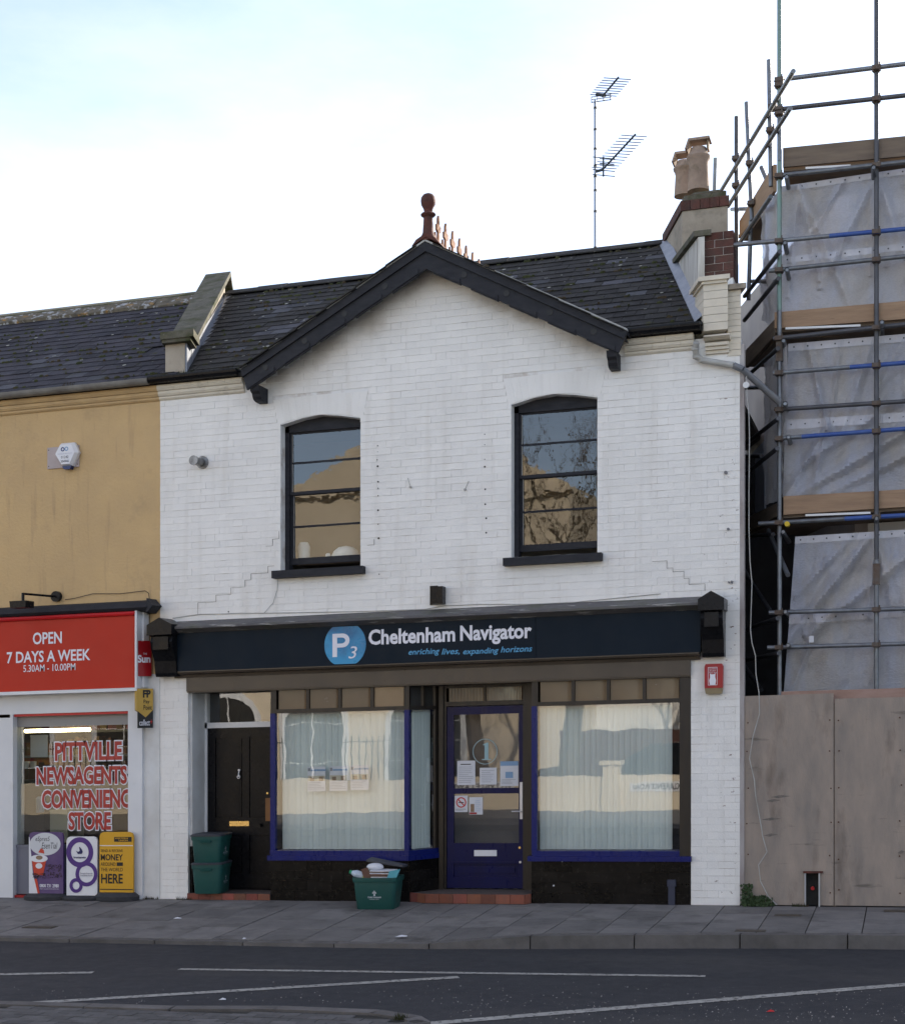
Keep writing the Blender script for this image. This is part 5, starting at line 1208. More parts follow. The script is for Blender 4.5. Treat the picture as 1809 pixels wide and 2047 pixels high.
def txt(t, P, s, s0, s1, z0, z1, m, nm='lettering', bold=.01, o=.003):
    q = MB(); q.text(s, s0, s1, z0, z1, 0, bold=bold, fn=lambda a, b: P(a, b, o)); q.open = True; q.build(nm, m, parent=t)
plate_sign('sun_sign', 'small red projecting sign with white Sun lettering beside the red fascia', -.22, 272, -.05, 303, 1281, 1352, REDD, lambda t, P, z, H: (txt(t, P, 'Sun', .08, .92, z + H * .38, z + H * .60, LETTER, bold=.04), txt(t, P, 'THE', .45, .7, z + H * .61, z + H * .66, LETTER)), shape=rl())
plate_sign('pay_point_sign', 'mustard yellow pointed PayPoint sign under the small red sign', -.22, 273, -.05, 306, 1377, 1432, YSIGN, lambda t, P, z, H: (txt(t, P, 'FP', .38, .85, z + H * .67, z + H * .95, INK, bold=.05), txt(t, P, 'Pay', .42, .78, z + H * .42, z + H * .60, INK), txt(t, P, 'Point', .42, .92, z + H * .22, z + H * .40, INK)), th=.05, shape=[(0, .22), (.55, -.05), (1, .22), (1, 1), (0, 1)])
plate_sign('collect_sign', 'black rectangular collect+ sign hanging beneath the mustard one', -.20, 276, -.05, 306, 1416, 1456, INK, lambda t, P, z, H: (txt(t, P, 'collect', .08, .78, z + H * .12, z + H * .42, LETTER), txt(t, P, '+', .8, .95, z + H * .2, z + H * .42, REDT)))

# ------------------------------------------------------------------ pavement advertising boards
def adboard(u0, u1, vt, vb, vbase, label, m, draw, lean=.0):
    uc = (u0 + u1) / 2; bx_, by_ = G(uc, vbase - 6, -.01)
    by_ = min(by_, -.13); y = by_; bx_ = X(uc, y); xa, xb = X(u0, y), X(u1, y); zb_ = U(uc, vb, y)[1]; zt_ = U(uc, vt, y)[1]; zp = PH(bx_, by_)
    t = thing('pavement_sign', label, 'sign', (bx_, by_, zp), group='advertising boards outside the newsagent')
    w = xb - xa; c = .05; q = MB(); q.prism([(xa, zb_), (xb, zb_), (xb, zt_ - c), (xb - c * .3, zt_ - c * .3), (xb - c, zt_), (xa + c, zt_), (xa + c * .3, zt_ - c * .3), (xa, zt_ - c)], y, y + .03); q.build('panel', m, parent=t)
    h = max(zb_ - zp, .04); n = 16; ring_ = lambda r, z, cy: [((xa + xb) / 2 + w * r * math.cos(2 * math.pi * i / n) * 1.0, y + cy + .16 * r * 1.4 * math.sin(2 * math.pi * i / n), z) for i in range(n)]
    q = MB(); q.add(ring_(.64, zp, .015) + ring_(.66, zp + h * .55, .015) + ring_(.52, zp + h * 1.02, .015), [(j * n + i, j * n + (i + 1) % n, (j + 1) * n + (i + 1) % n, (j + 1) * n + i) for j in range(2) for i in range(n)] + [tuple(range(n - 1, -1, -1)), tuple(range(2 * n, 3 * n))]); q.build('base', RUBBER, parent=t, smooth=True)
    draw(t, xa, xb, zb_, zt_, y - .003)
def q1(t, a, b, c, d, y):
    w, h = b - a, d - c
    q = MB(); q.prism([(a, c), (a + w * .28, c), (a + w * .12, c + h * .3), (a + w * .02, d - .06), (a, d - .06)], y + .001, y + .002); q.build('white_print', PRWHITE, parent=t)
    q = MB(); q.disc(a + w * .48, c + h * .805, h * .185, y - .001, y + .001, 28, sx=.98 * w / (h * .40)); q.build('oval_print', mat('pale grey print', (.55, .56, .58), None), parent=t)
    q = MB(); q.text('eSpresS', a + w * .2, a + w * .62, c + h * .83, c + h * .93, y - .002, shear=.2); q.text('EsenTial', a + w * .38, a + w * .84, c + h * .73, c + h * .83, y - .002, shear=.2); q.build('lettering', mat('dark grey print', (.04, .04, .045), None), parent=t)
    q = MB(); q.prism([(a + w * .28, c + h * .67), (a + w * .46, c + h * .65), (a + w * .44, c + h * .71), (a + w * .36, c + h * .74)], y - .003, y - .001); q.prism([(a + w * .09, c + h * .53), (a + w * .51, c + h * .53), (a + w * .42, c + h * .30), (a + w * .16, c + h * .30)], y - .001, y); q.prism([(a + w * .16, c + h * .24), (a + w * .24, c + h * .24), (a + w * .32, c), (a + w * .26, c)], y - .001, y); q.build('cup_print', mat('orange red print', (.50, .06, .03), None), parent=t)
    q = MB(); q.disc(a + w * .30, c + h * .57, h * .062, y - .003, y - .001, 20, sx=w * .26 / (h * .062)); q.disc(a + w * .30, c + h * .45, h * .045, y - .003, y - .001, 16, sx=1.4); q.build('cup_top', PRWHITE, parent=t)
    q = MB(); q.disc(a + w * .31, c + h * .585, h * .035, y - .004, y - .002, 16, sx=1.8); q.build('coffee_print', SKIN, parent=t)
    q = MB(); rr = random.Random(4)
    for _ in range(170):
        s = rr.uniform(.006, .010); px = a + w * rr.uniform(.12, .98); pz = c + h * (.25 + rr.uniform(0, .22) * (1 if px > a + w * .5 else .35)); q.prism([(px - s, pz), (px, pz - s * .6), (px + s, pz), (px, pz + s * .6)], y - .0045 - rr.random() * .001, y - .0035)
    q.build('coffee_beans', mat('coffee bean print', (.03, .015, .01), None, rnd=.9), parent=t, kind='stuff')
    q = MB(); q.text('0800 731 2980', a + w * .32, a + w * .88, c + h * .10, c + h * .155, y - .001, bold=.02); q.text('www.espressoessential.co.uk', a + w * .32, a + w * .88, c + h * .065, c + h * .085, y - .001); q.build('phone_number', LETTER, parent=t)
adboard(58, 126, 1664, 1787, 1802, 'purple coffee advertising board with a red cup, nearest the shop corner away from the pier', mat('mauve purple print', (.07, .035, .14), (.11, .07, .17), scale=3, rough=.35), q1)
def q2(t, a, b, c, d, y):
    w, h = b - a, d - c; q = MB(); kx = 1.0
    q.ring(a + w * .44, c + h * .735, w * .29, w * .44, y - .001, y + .001, 32); q.ring(a + w * .66, c + h * .365, w * .245, w * .36, y - .002, y, 32); q.ring(a + w * .32, c + h * .17, w * .115, w * .215, y - .003, y - .001, 24); q.build('ring_print', PURPLE, parent=t)
    q = MB(); q.text('instants', a + w * .24, a + w * .64, c + h * .63, c + h * .665, y - .002, bold=.03); q.text('Scratchcards', a + w * .46, a + w * .86, c + h * .365, c + h * .39, y - .004); q.text('available here', a + w * .46, a + w * .86, c + h * .33, c + h * .355, y - .004)
    cx, cz = a + w * .44, c + h * .74; q.prism([(cx - w * .12, cz + h * .02), (cx - w * .06, cz - h * .035), (cx + w * .06, cz - h * .035), (cx + w * .10, cz), (cx + w * .07, cz + h * .04), (cx + w * .0, cz + h * .085), (cx - w * .02, cz + h * .08), (cx + w * .0, cz + h * .02), (cx - w * .05, cz)], y - .002, y); q.build('lettering', mat('navy ink', (.02, .02, .09), None), parent=t)
adboard(133, 194, 1673, 1791, 1805, 'white advertising board with three purple rings, between the coffee and yellow boards', PRWHITE, q2)
def q3(t, a, b, c, d, y):
    w, h = b - a, d - c; q = MB()
    q.text('SEND & RECEIVE', a + w * .04, a + w * .70, c + h * .67, c + h * .715, y); q.text('MONEY', a + w * .04, a + w * .70, c + h * .53, c + h * .635, y, bold=.02); q.text('AROUND', a + w * .04, a + w * .48, c + h * .44, c + h * .50, y); q.text('THE WORLD', a + w * .04, a + w * .70, c + h * .35, c + h * .41, y); q.text('HERE', a + w * .05, a + w * .70, c + h * .15, c + h * .31, y, bold=.025)
    q.box(a + w * .52, a + w * .70, y, y + .001, c + h * .44, c + h * .50); q.box(a + w * .44, a + w * .96, y, y + .001, c + h * .84, c + h * .92); q.box(a + .01, b - .002, y, y + .001, c + h * .045, c + h * .06); q.build('lettering', INK, parent=t)
    q = MB(); q.text('WESTERN', a + w * .46, a + w * .85, c + h * .885, c + h * .91, y - .002, bold=.02); q.text('UNION', a + w * .58, a + w * .85, c + h * .85, c + h * .875, y - .002, bold=.02); q.build('brand_print', YELLOW, parent=t)
    q = MB(); q.box(a + .005, b, y, y + .001, c + h * .77, c + h * .783); q.build('white_rule', PRWHITE, parent=t)
adboard(199, 266, 1664, 1785, 1806, 'yellow money transfer advertising board with black lettering, next to the white corner post', YELLOW, q3)

# ------------------------------------------------------------------ recycling boxes
def recbox(name, label, cx, cy, z, w, d, h, rot, lid=True, logo='front'):
    t = thing(name, label, 'recycling box', (cx, cy, z), group='green recycling boxes')
    ca, sa = math.cos(rot), math.sin(rot)
    def P(x, y, zz): return (cx + x * ca - y * sa, cy + x * sa + y * ca, z + zz)
    def ringp(k, zz, c=.05):
        a, b = w / 2 * k, d / 2 * (1 - (1 - k) * w / d); pts = []
        for (sx_, sy_) in ((-1, -1), (1, -1), (1, 1), (-1, 1)):
            cx_, cy_ = sx_ * (a - c), sy_ * (b - c); a0 = {(-1, -1): math.pi, (1, -1): 1.5 * math.pi, (1, 1): 0, (-1, 1): .5 * math.pi}[(sx_, sy_)]
            for i in range(4): an = a0 + math.pi / 2 * i / 3; pts.append(P(cx_ + c * math.cos(an), cy_ + c * math.sin(an), zz))
        return pts
    q = MB(); levels = [(.84, 0), (.86, .01), (.965, h - .055), (.965, h - .05), (1.0, h - .05), (1.02, h - .03), (1.02, h)]
    inner = [(.97, h), (.95, h - .05), (.84, .03)]; vs = []; 
    for k, zz in levels + inner: vs += ringp(k, zz)
    n = 16; L_ = len(levels + inner)
    q.add(vs, [(j * n + i, j * n + (i + 1) % n, (j + 1) * n + (i + 1) % n, (j + 1) * n + i) for j in range(L_ - 1) for i in range(n)] + [tuple(range(n - 1, -1, -1)), tuple(range((L_ - 1) * n, L_ * n))])
    q.build('box_body', GREEN, parent=t, smooth=True)
    if lid:
        q = MB(); vs = ringp(1.05, h - .004) + ringp(1.06, h + .012) + ringp(.98, h + .022); q.add(vs, [(j * n + i, j * n + (i + 1) % n, (j + 1) * n + (i + 1) % n, (j + 1) * n + i) for j in range(2) for i in range(n)] + [tuple(range(n - 1, -1, -1)), tuple(range(2 * n, 3 * n))]); q.build('lid', GREY_LID, parent=t)
    # hand grip on the short front
    q = MB(); q.hexa([P(-.06, -d / 2 - .012, h - .075), P(.06, -d / 2 - .012, h - .075), P(.06, -d / 2 + .02, h - .075), P(-.06, -d / 2 + .02, h - .075), P(-.07, -d / 2 - .018, h - .05), P(.07, -d / 2 - .018, h - .05), P(.07, -d / 2 + .02, h - .05), P(-.07, -d / 2 + .02, h - .05)])
    if logo != 'front': q.build('hand_grip', GREEN, parent=t)
    # printed emblem
    q = MB(); k = .91
    if logo == 'front': f = lambda a, b: P(a, -(d / 2) * (1 - (1 - (.84 + .125 * b / h)) * w / d) - .006, b)
    else: f = lambda a, b: P((w / 2) * (.84 + .125 * b / h) + .004, a, b)
    s_ = 1.0
    q.text('CHELTENHAM', -.075, .075, h * .36, h * .41, 0, fn=f); q.text('BOROUGH COUNCIL', -.055, .055, h * .315, h * .335, 0, fn=f)
    pts = [(-.012, .44), (0, .50), (.012, .44)]; q.add([f(a, h * b) for a, b in pts], [(0, 1, 2)])
    for a in (-.02, -.01, 0, .01, .02): q.add([f(a - .0025, h * .50), f(a + .0025, h * .50), f(a + .0025 , h * (.60 - abs(a) * 3)), f(a - .0025, h * (.60 - abs(a) * 3))], [(0, 1, 2, 3)])
    q.open = True; q.build('emblem', LETTER, parent=t)
    return t, P
zst = .08; w_ = .36
bxc = (X(378, -.1) + X(437, -.1)) / 2
recbox('recycling_box', 'lower green recycling box of the stack in the black doorway', bxc + .02, .07, zst, .37, .42, .34, .13, True, 'side')
recbox('recycling_box', 'upper green recycling box of the stack in the black doorway', bxc + .015, .075, zst + .34, .37, .42, .33, .11, True, 'side')
gx, gy = G(745, 1818, -.01)
rb, RP = recbox('recycling_box', 'open overfull green recycling box standing on the pavement by the shop window', gx + .0, gy + .19, PH(gx, gy) + .002, .50, .37, .35, .06, False, 'front')
def RB(x, y, z): return RP(x, y, z)
q = MB(); q.hexa([RB(-.17, .10, .50), RB(.26, .06, .44), RB(.28, .20, .44), RB(-.15, .24, .52), RB(-.17, .10, .52), RB(.26, .06, .46), RB(.28, .20, .46), RB(-.15, .24, .54)]); tag(q.build('box_lid', GREY_LID), 'dark grey lid leaning on top of the overfull green box', 'lid')
def blob(c, r, n=10, m=8):
    vs = []; 
    for j in range(m + 1):
        a = math.pi * j / m
        for i in range(n): b = 2 * math.pi * i / n; vs.append((c[0] + r[0] * math.sin(a) * math.cos(b), c[1] + r[1] * math.sin(a) * math.sin(b), c[2] + r[2] * math.cos(a)))
    return vs, [(j * n + i, j * n + (i + 1) % n, (j + 1) * n + (i + 1) % n, (j + 1) * n + i) for j in range(m) for i in range(n)]
q = MB(); v_, f_ = blob(RB(-.04, .0, .45), (.10, .08, .045)); q.add(v_, f_); tag(q.build('plastic_tub', PAPER, smooth=True), 'white plastic tub under the grey lid on the overfull box', 'tub')
bt = thing('milk_bottle', 'clear plastic milk bottle with green cap lying on the overfull box', 'bottle', RB(-.26, -.05, .37))
A_, B_ = Vector(RB(-.10, -.08, .345)), Vector(RB(-.29, -.10, .405)); q = MB(); d_ = (B_ - A_)
q.tube(A_, A_ + d_ * .7, .042, 12); q.tube(A_ + d_ * .7, B_ - d_ * .06, .042, 12, r1=.02); q.build('bottle_body', mat('cloudy plastic', (.45, .52, .6), None, rough=.25), parent=bt, smooth=True)
q = MB(); q.tube(B_ - d_ * .06, B_ + d_ * .06, .022, 10); q.build('cap', mat('green cap', (.02, .25, .12), None), parent=bt)
q = MB(); q.tube(A_ + d_ * .1, A_ + d_ * .25, .044, 12); q.build('label_band', mat('lime label', (.35, .45, .05), None), parent=bt)
pm = [PAPER, mat('tan newsprint', (.32, .24, .2), (.2, .15, .13), scale=30), mat('brown card', (.22, .1, .06), None), PAPER, MATS['tan newsprint']]
for i in range(6):
    z_ = .345 + i * .014; q = MB(); o_ = R.uniform(-.02, .02); tl = R.uniform(-.01, .01)
    q.hexa([RB(-.08 + o_, -.14, z_), RB(.19 + o_, -.15, z_ + tl), RB(.17 + o_, .1, z_ + tl), RB(-.1 + o_, .12, z_), RB(-.08 + o_, -.14, z_ + .009), RB(.19 + o_, -.15, z_ + .009 + tl), RB(.17 + o_, .1, z_ + .009 + tl), RB(-.1 + o_, .12, z_ + .009)])
    tag(q.build('newspaper', pm[i % 5]), ('lowest', 'second lowest', 'third from the bottom', 'third from the top', 'second highest', 'topmost')[i] + ' folded paper in the layered pile on the overfull box', 'newspaper', 'papers piled in the open green box')
q = MB(); q.hexa([RB(.14, -.16, .34), RB(.24, -.16, .34), RB(.24, -.12, .34), RB(.14, -.12, .34), RB(.17, -.17, .42), RB(.29, -.17, .44), RB(.29, -.14, .44), RB(.17, -.14, .42)]); tag(q.build('blue_leaflet', mat('turquoise print', (.10, .36, .42), None)), 'turquoise leaflet sticking out of the overfull box towards the door', 'leaflet')
q = MB(); q.hexa([RB(-.12, -.16, .34), RB(-.04, -.14, .34), RB(-.04, -.11, .34), RB(-.12, -.12, .34), RB(-.15, -.17, .44), RB(-.09, -.15, .46), RB(-.09, -.12, .46), RB(-.15, -.14, .44)]); tag(q.build('brown_carton', mat('brown packaging', (.12, .06, .04), None)), 'crushed brown carton standing in the overfull box beside the bottle', 'carton')

# ------------------------------------------------------------------ right parapet, pier and chimney
rp_ = thing('gable_parapet', 'cream brick end pier with stone cap and red brick coping at the roof end', 'wall', (X(1440), 0, 5.9))
def skew(mb, x0, x1, y0, y1, z0, z1, z0b=None, z1b=None):
    """footprint x0..x1 at y0, running back along the party line"""
    k = PD.x / PD.y; s = (y1 - y0) * k; z0b = z0 if z0b is None else z0b; z1b = z1 if z1b is None else z1b
    mb.hexa([(x0, y0, z0), (x1, y0, z0), (x1 + s, y1, z0b), (x0 + s, y1, z0b), (x0, y0, z1), (x1, y0, z1), (x1 + s, y1, z1b), (x0 + s, y1, z1b)])
def ub(u0, v0, u1, v1, y): a = U(u0, v1, y); b = U(u1, v0, y); return a[0], b[0], a[1], b[1]
x0_, x1_, z0_, z1_ = ub(1406, 562, 1455, 662, -.12)
k = 6; hh = (z1_ - z0_) / k
for i in range(k):
    q = MB(); skew(q, x0_ + .001, x1_, -.12 + R.uniform(-.003, .003), .3, z0_ + i * hh + .003, z0_ + (i + 1) * hh - .001); q.build('brick', CREAMP, parent=rp_)
q = MB(); a0, a1, b0, b1 = ub(1406, 664, 1456, 679, -.15); q.prism([(.2, b0), (-.10, b0), (-.15, b0 + .02), (-.165, (b0 + b1) / 2), (-.15, b1 - .02), (-.12, b1), (.2, b1)], a0, a1 + .01, 'x'); q.build('roll_mould', CREAMP, parent=rp_)
a0, a1, b0, b1 = ub(1409, 681, 1456, 706, -.09)
for i in range(3): q = MB(); q.box(a0, a1, -.09 + .028 * (2 - i) - .0, .2, b0 + (b1 - b0) * i / 3 + .002, b0 + (b1 - b0) * (i + 1) / 3); q.build('corbel_brick', CREAMP, parent=rp_)
x0_, x1_, z0_, z1_ = ub(1396, 546, 1459, 562, -.17); q = MB(); skew(q, x0_, x1_, -.17, .3, z0_, z1_); skew(q, x0_ + .03, x1_ - .03, -.145, .3, z0_ - .03, z0_); q.build('cap_stone', CREAMP, parent=rp_)
x0_, x1_, z0_, z1_ = ub(1455, 578, 1481, 712, -.01); k = 11; hh = (z1_ - z0_) / k
for i in range(k): q = MB(); skew(q, x0_, x1_, -.01 + R.uniform(-.003, .003), .3, z0_ + i * hh + .002, z0_ + (i + 1) * hh - .002); q.build('brick', CREAMP, parent=rp_)
x0_, x1_, z0_, z1_ = ub(1456, 560, 1492, 578, -.06); q = MB(); skew(q, x0_, x1_, -.06, .34, z0_, z1_ - .02); q.build('cap_stone', RENDERC, parent=rp_)
q = MB(); a0, a1, b0, b1 = ub(1481, 600, 1489, 1811, .0); q.box(WR, WR + .045, -.002, .1, 0, 5.9); q.build('corner_batten', mat('peeling grey brown edge', (.27, .23, .22), (.42, .40, .39), scale=5, rough=.8, stretch=(1, 1, .3), stain=(.1, .06, .05), stainscale=3), parent=rp_)
# red brick raised block behind the pier
yb_ = .36
x0_, x1_, z0_, z1_ = ub(1408, 459, 1466, 560, yb_); k = 6; hh = (z1_ - z0_) / k
for i in range(k):
    for j in range(2):
        xm = x0_ + (x1_ - x0_) * (.5 + (.15 if i % 2 else -.15)); aa, bb2 = ((x0_, xm - .003), (xm + .003, x1_))[j]
        q = MB(); q.box(aa, bb2, yb_ + R.uniform(-.004, .004), yb_ + .25, z0_ + i * hh + .003, z0_ + (i + 1) * hh - .003); q.build('red_brick', REDBRICK, parent=rp_)
q = MB(); q.box(x0_ + .003, x1_ - .003, yb_ + .01, yb_ + .24, z0_ - .5, z1_ - .005); q.build('mortar_core', MORTAR, parent=rp_)
# white flank wall stepping back along the roof and its sloping coping
pA = (X(1404, .0), 0.0); kk = PD.x / PD.y
def vx(y): return vr(y) + .02
q = MB()
def flank(y0, y1, zt0, zt1, th=.28):
    q.hexa([(vx(y0), y0, rz(y0) - .3), (vx(y0) + th, y0, rz(y0) - .3), (vx(y1) + th, y1, rz(y1) - .3), (vx(y1), y1, rz(y1) - .3), (vx(y0), y0, zt0), (vx(y0) + th, y0, zt0), (vx(y1) + th, y1, zt1), (vx(y1), y1, zt1)])
zA = U(1408, 545, .2)[1]; zB = U(1408, 470, .75)[1]; 
zT = U(1404, 466, .2)[1]; zR = rz(2.05) + .05
flank(.31, 2.05, zT, zR, .07)
q.build('flank_wall', mat('streaky white wash', (.55, .54, .50), (.30, .27, .23), scale=2.5, rough=.8, stretch=(4, 4, .5), lo=.45, hi=.7), parent=rp_)
zs_ = lambda y: zT + .01 + (zR - zT) * (y - .31) / 1.74
for y0, y1 in ((.30, .70), (.705, 1.15), (1.155, 1.6), (1.605, 2.12)):
    za, zb = zs_(y0), zs_(y1)
    q = MB(); q.hexa([(vx(y0) - .05, y0, za), (vx(y0) + .14, y0, za), (vx(y1) + .14, y1, zb), (vx(y1) - .05, y1, zb), (vx(y0) - .05, y0, za + .06), (vx(y0) + .14, y0, za + .06), (vx(y1) + .14, y1, zb + .06), (vx(y1) - .05, y1, zb + .06)]); q.build('coping_stone', COPING, parent=rp_)
q = MB(); q.hexa([(vx(-.05) - .09, -.05, rz(-.05) + .015), (vx(-.05) + .02, -.05, rz(-.05) + .10), (vx(3.1) + .02, 3.1, rz(3.1) + .10), (vx(3.1) - .09, 3.1, rz(3.1) + .015), (vx(-.05) - .09, -.05, rz(-.05) + .03), (vx(-.05) + .02, -.05, rz(-.05) + .115), (vx(3.1) + .02, 3.1, rz(3.1) + .115), (vx(3.1) - .09, 3.1, rz(3.1) + .03)]); q.build('flashing', LEAD, parent=rp_)

chm = thing('chimney_stack', 'rendered chimney with red brick rim and two clay pots above the end wall', 'chimney', (X(1410, 2.2), 2.2, 7))
yc = 2.0; x0_, x1_, z0_, z1_ = ub(1364, 411, 1455, 560, yc)
q = MB(); skew(q, x0_, x1_, yc, yc + 1.15, z0_ - .6, z1_); q.build('stack', RENDERC, parent=chm)
# two oversailing brick courses
zz0 = z1_; zz1 = U(1400, 397, yc)[1]; zz2 = U(1400, 384, yc)[1]
def ringbricks(x0, x1, y0, y1, z0, z1, nx, ny, ov):
    for i in range(nx):
        a = x0 - ov + (x1 - x0 + 2 * ov) * i / nx; b = x0 - ov + (x1 - x0 + 2 * ov) * (i + 1) / nx
        q = MB(); skew(q, a + .003, b - .003, y0 - ov, y0 + .1, z0 + .003, z1 - .002); q.build('brick', REDBRICK, parent=chm)
    for j in range(ny):
        ya = y0 + .1 + (y1 - y0 - .1) * j / ny; yb2 = y0 + .1 + (y1 - y0 - .1) * (j + 1) / ny; s0 = (ya - y0 + ov) * kk
        q = MB(); skew(q, x0 - ov + s0, x0 + .1 + s0, ya + .003, yb2 - .003, z0 + .003, z1 - .002); q.build('brick', REDBRICK, parent=chm)
ringbricks(x0_, x1_, yc, yc + 1.15, zz0, zz1, 5, 5, .02); ringbricks(x0_ + .03, x1_ - .03, yc + .03, yc + 1.12, zz1, zz2, 4, 4, 0.0)
q = MB(); skew(q, x0_ + .02, x1_ - .02, yc + .02, yc + 1.1, zz0, zz2 - .01); 
q.hexa([(x0_ + .06, yc + .05, zz2 - .01), (x1_ - .06, yc + .05, zz2 - .01), (x1_ - .06 + 1.1 * kk, yc + 1.05, zz2 - .01), (x0_ + .06 + 1.0 * kk, yc + 1.05, zz2 - .01), (x0_ + .12, yc + .12, zz2 + .05), (x1_ - .12, yc + .12, zz2 + .05), (x1_ - .12 + 1.0 * kk, yc + 1.0, zz2 + .05), (x0_ + .12 + .9 * kk, yc + 1.0, zz2 + .05)]); q.build('flaunching', COPING, parent=chm)
def pot(u, y, vt, vb, r, nm):
    xc_, zb_ = U(u, vb, y); zt_ = U(u, vt, y)[1]; h = zt_ - zb_
    q = MB(); q.lathe((xc_, y, zb_), [(r * 1.0, 0), (r * .86, h * .62), (r * .92, h * .66), (r * .92, h * .69), (r * 1.05, h * .74), (r * 1.10, h * .80), (r * .92, h * .86), (r * .78, h * .93), (r * .72, h)], 20); p_ = q.build('chimney_pot', TERRA, parent=chm, smooth=True)
    # hooded ridge cowl on little feet
    q = MB(); c0 = zt_; s = r * 1.15
    q.prism([(xc_ - s, c0 - .02), (xc_ - s * .72, c0 + .10), (xc_ + s * .95, c0 + .10), (xc_ + s, c0 + .07), (xc_ - s * .62, c0 + .07), (xc_ - s * .86, c0 - .02)], y - r * .8, y + r * .8)
    q.box(xc_ + s * .7, xc_ + s * .85, y - r * .5, y + r * .5, c0 - .04, c0 + .07); q.build('cowl', TERRA, parent=p_)
pot(1396, yc + .30, 296, 382, .132, 'a'); pot(1367, yc + .85, 322, 392, .122, 'b')

# aerials
ae = thing('tv_aerial', 'tall aluminium mast with two dark television aerials above the slate roof', 'aerial', (X(1190, 3.3), 3.3, 8.0))
ya = 3.3; xm_, zb_ = U(1190, 505, ya); zt_ = U(1190, 200, ya)[1]
q = MB(); q.tube((xm_, ya, zb_ - .1), (xm_, ya, zt_), .019, 8); q.build('mast', ALU, parent=ae)
for v in (215, 258, 297, 331, 352, 380, 422, 495):
    q = MB(); z_ = U(1190, v, ya)[1]; q.tube((xm_, ya, z_ - .012), (xm_, ya, z_ + .012), .023, 8); q.build('clamp', INK, parent=ae)
def yagi(base, tip, n, w, ex=1.0):
    A_, B_ = Vector(base), Vector(tip); q = MB(); q.tube(A_, B_, .013, 6); q.build('boom', AERIALD, parent=ae)
    d = (B_ - A_).normalized(); e = Vector((.94, .25, -.10)).normalized()
    for i in range(n):
        p = A_ + (B_ - A_) * (i + .5) / n; q = MB(); q.tube(p - e * w, p + e * w, .0055, 4); q.build('element', AERIALD, parent=ae)
def UP(u, v, y): x, z = U(u, v, y); return (x, y, z)
yagi(UP(1204, 192, 3.1), UP(1236, 154, 2.6), 8, .17)
yagi(UP(1205, 338, 3.1), UP(1270, 268, 2.5), 12, .16)
q = MB(); a_, b2 = UP(1182, 205, 3.28), UP(1222, 187, 3.28)
for (f0, f1, g0, g1) in ((0, 1, 0, .12), (0, 1, .88, 1), (0, .06, 0, 1), (.94, 1, 0, 1), (0, 1, .45, .55), (.3, .35, 0, 1), (.6, .66, 0, 1)):
    q.box(a_[0] + (b2[0] - a_[0]) * f0, a_[0] + (b2[0] - a_[0]) * f1, 3.27, 3.28, a_[2] + (b2[2] - a_[2]) * g0, a_[2] + (b2[2] - a_[2]) * g1)
q.build('reflector', ALU, parent=ae)
q = MB(); q.tube(UP(1206, 313, 3.2), UP(1206, 352, 3.2), .012, 6); q.tube(UP(1192, 342, 3.25), UP(1206, 338, 3.2), .018, 6)
for v in (315, 340, 350): q.tube(UP(1185, v - 2, 3.1), UP(1229, v + 2, 3.3), .006, 4)
for s in (0, 1): q.tube(UP(1199, 326 + 3 * s, 3.2), UP(1228, 328 + 3 * s, 3.2), .008, 5)
q.build('rear_reflector', AERIALD, parent=ae)
q = MB(); q.tube(UP(1192, 188, 3.2), UP(1210, 190, 3.1), .02, 6); q.build('dipole_box', INK, parent=ae)

# ------------------------------------------------------------------ scaffold
YS = .45
AX = W(1558, 700, YS)[0]; BX = W(1752, 700, YS)[0]
scf = thing('scaffold', 'tall tube scaffold with toe boards around the sheeted building', 'scaffold', (AX, YS, 0), shear=False)
def tubeo(a, b, r=.0245, m=STEEL, nm='tube'):
    q = MB(False); q.tube(a, b, r, 10); return q.build(nm, m, parent=scf, smooth=True)
def FP(u, v, y=YS): x, z = W(u, v, y); return Vector((x, y, z))
def clampo(p, m=COUPLER):
    q = MB(False); p = Vector(p); q.tube(p - Vector((0, 0, .028)), p + Vector((0, 0, .028)), .036, 8); q.box(p.x - .045, p.x + .045, p.y - .085, p.y - .0, p.z - .022, p.z + .022); q.tube(p + Vector((-.055, -.03, 0)), p + Vector((.06, -.035, .005)), .009, 6); q.tube(p + Vector((.03, -.09, -.03)), p + Vector((.032, -.09, .045)), .007, 5); q.build('coupler', m, parent=scf)
zg = SL * AX
# front standards with spigot joints
for (xx, segs) in ((AX, ((zg, 4.2, STEEL), (4.2, 6.3, STEEL), (6.3, 7.9, STEELG), (7.9, 8.5, STEEL), (8.5, 11.5, STEELG))), (BX, ((zg, 3.6, STEEL), (3.6, 11.5, STEELD))), (2 * BX - AX, ((0, 9.2, STEEL),)), (3 * BX - 2 * AX, ((0, 9.0, STEELD),))):
    for (a, b, m_) in segs: tubeo((xx, YS, a + .002), (xx, YS, b - .002), m=m_, nm='standard')
q = MB(False); sp = FP(1756, 1148); q.box(BX - .034, BX + .034, YS - .036, YS + .036, sp.z - .11, sp.z + .11); q.build('sleeve', COUPLER, parent=scf)
q = MB(False); sp = FP(1556, 702); q.box(AX - .034, AX + .034, YS - .036, YS + .036, sp.z - .11, sp.z + .11); q.build('sleeve', COUPLER, parent=scf)
YF = YS - .055
XE = 2.2
def ledger(u1, v1, u2, v2, m=STEEL, y=YF, ext=True, split=None):
    a, b = FP(u1, v1, y), FP(u2, v2, y)
    if split:
        s = (split - u1) / (u2 - u1); c = a + (b - a) * s; tubeo(a, c, m=STEEL, nm='ledger'); a = c + (b - a) * .001
    if ext: b = b + (b - a).normalized() * 2.2
    tubeo(a, b, m=m, nm='ledger')
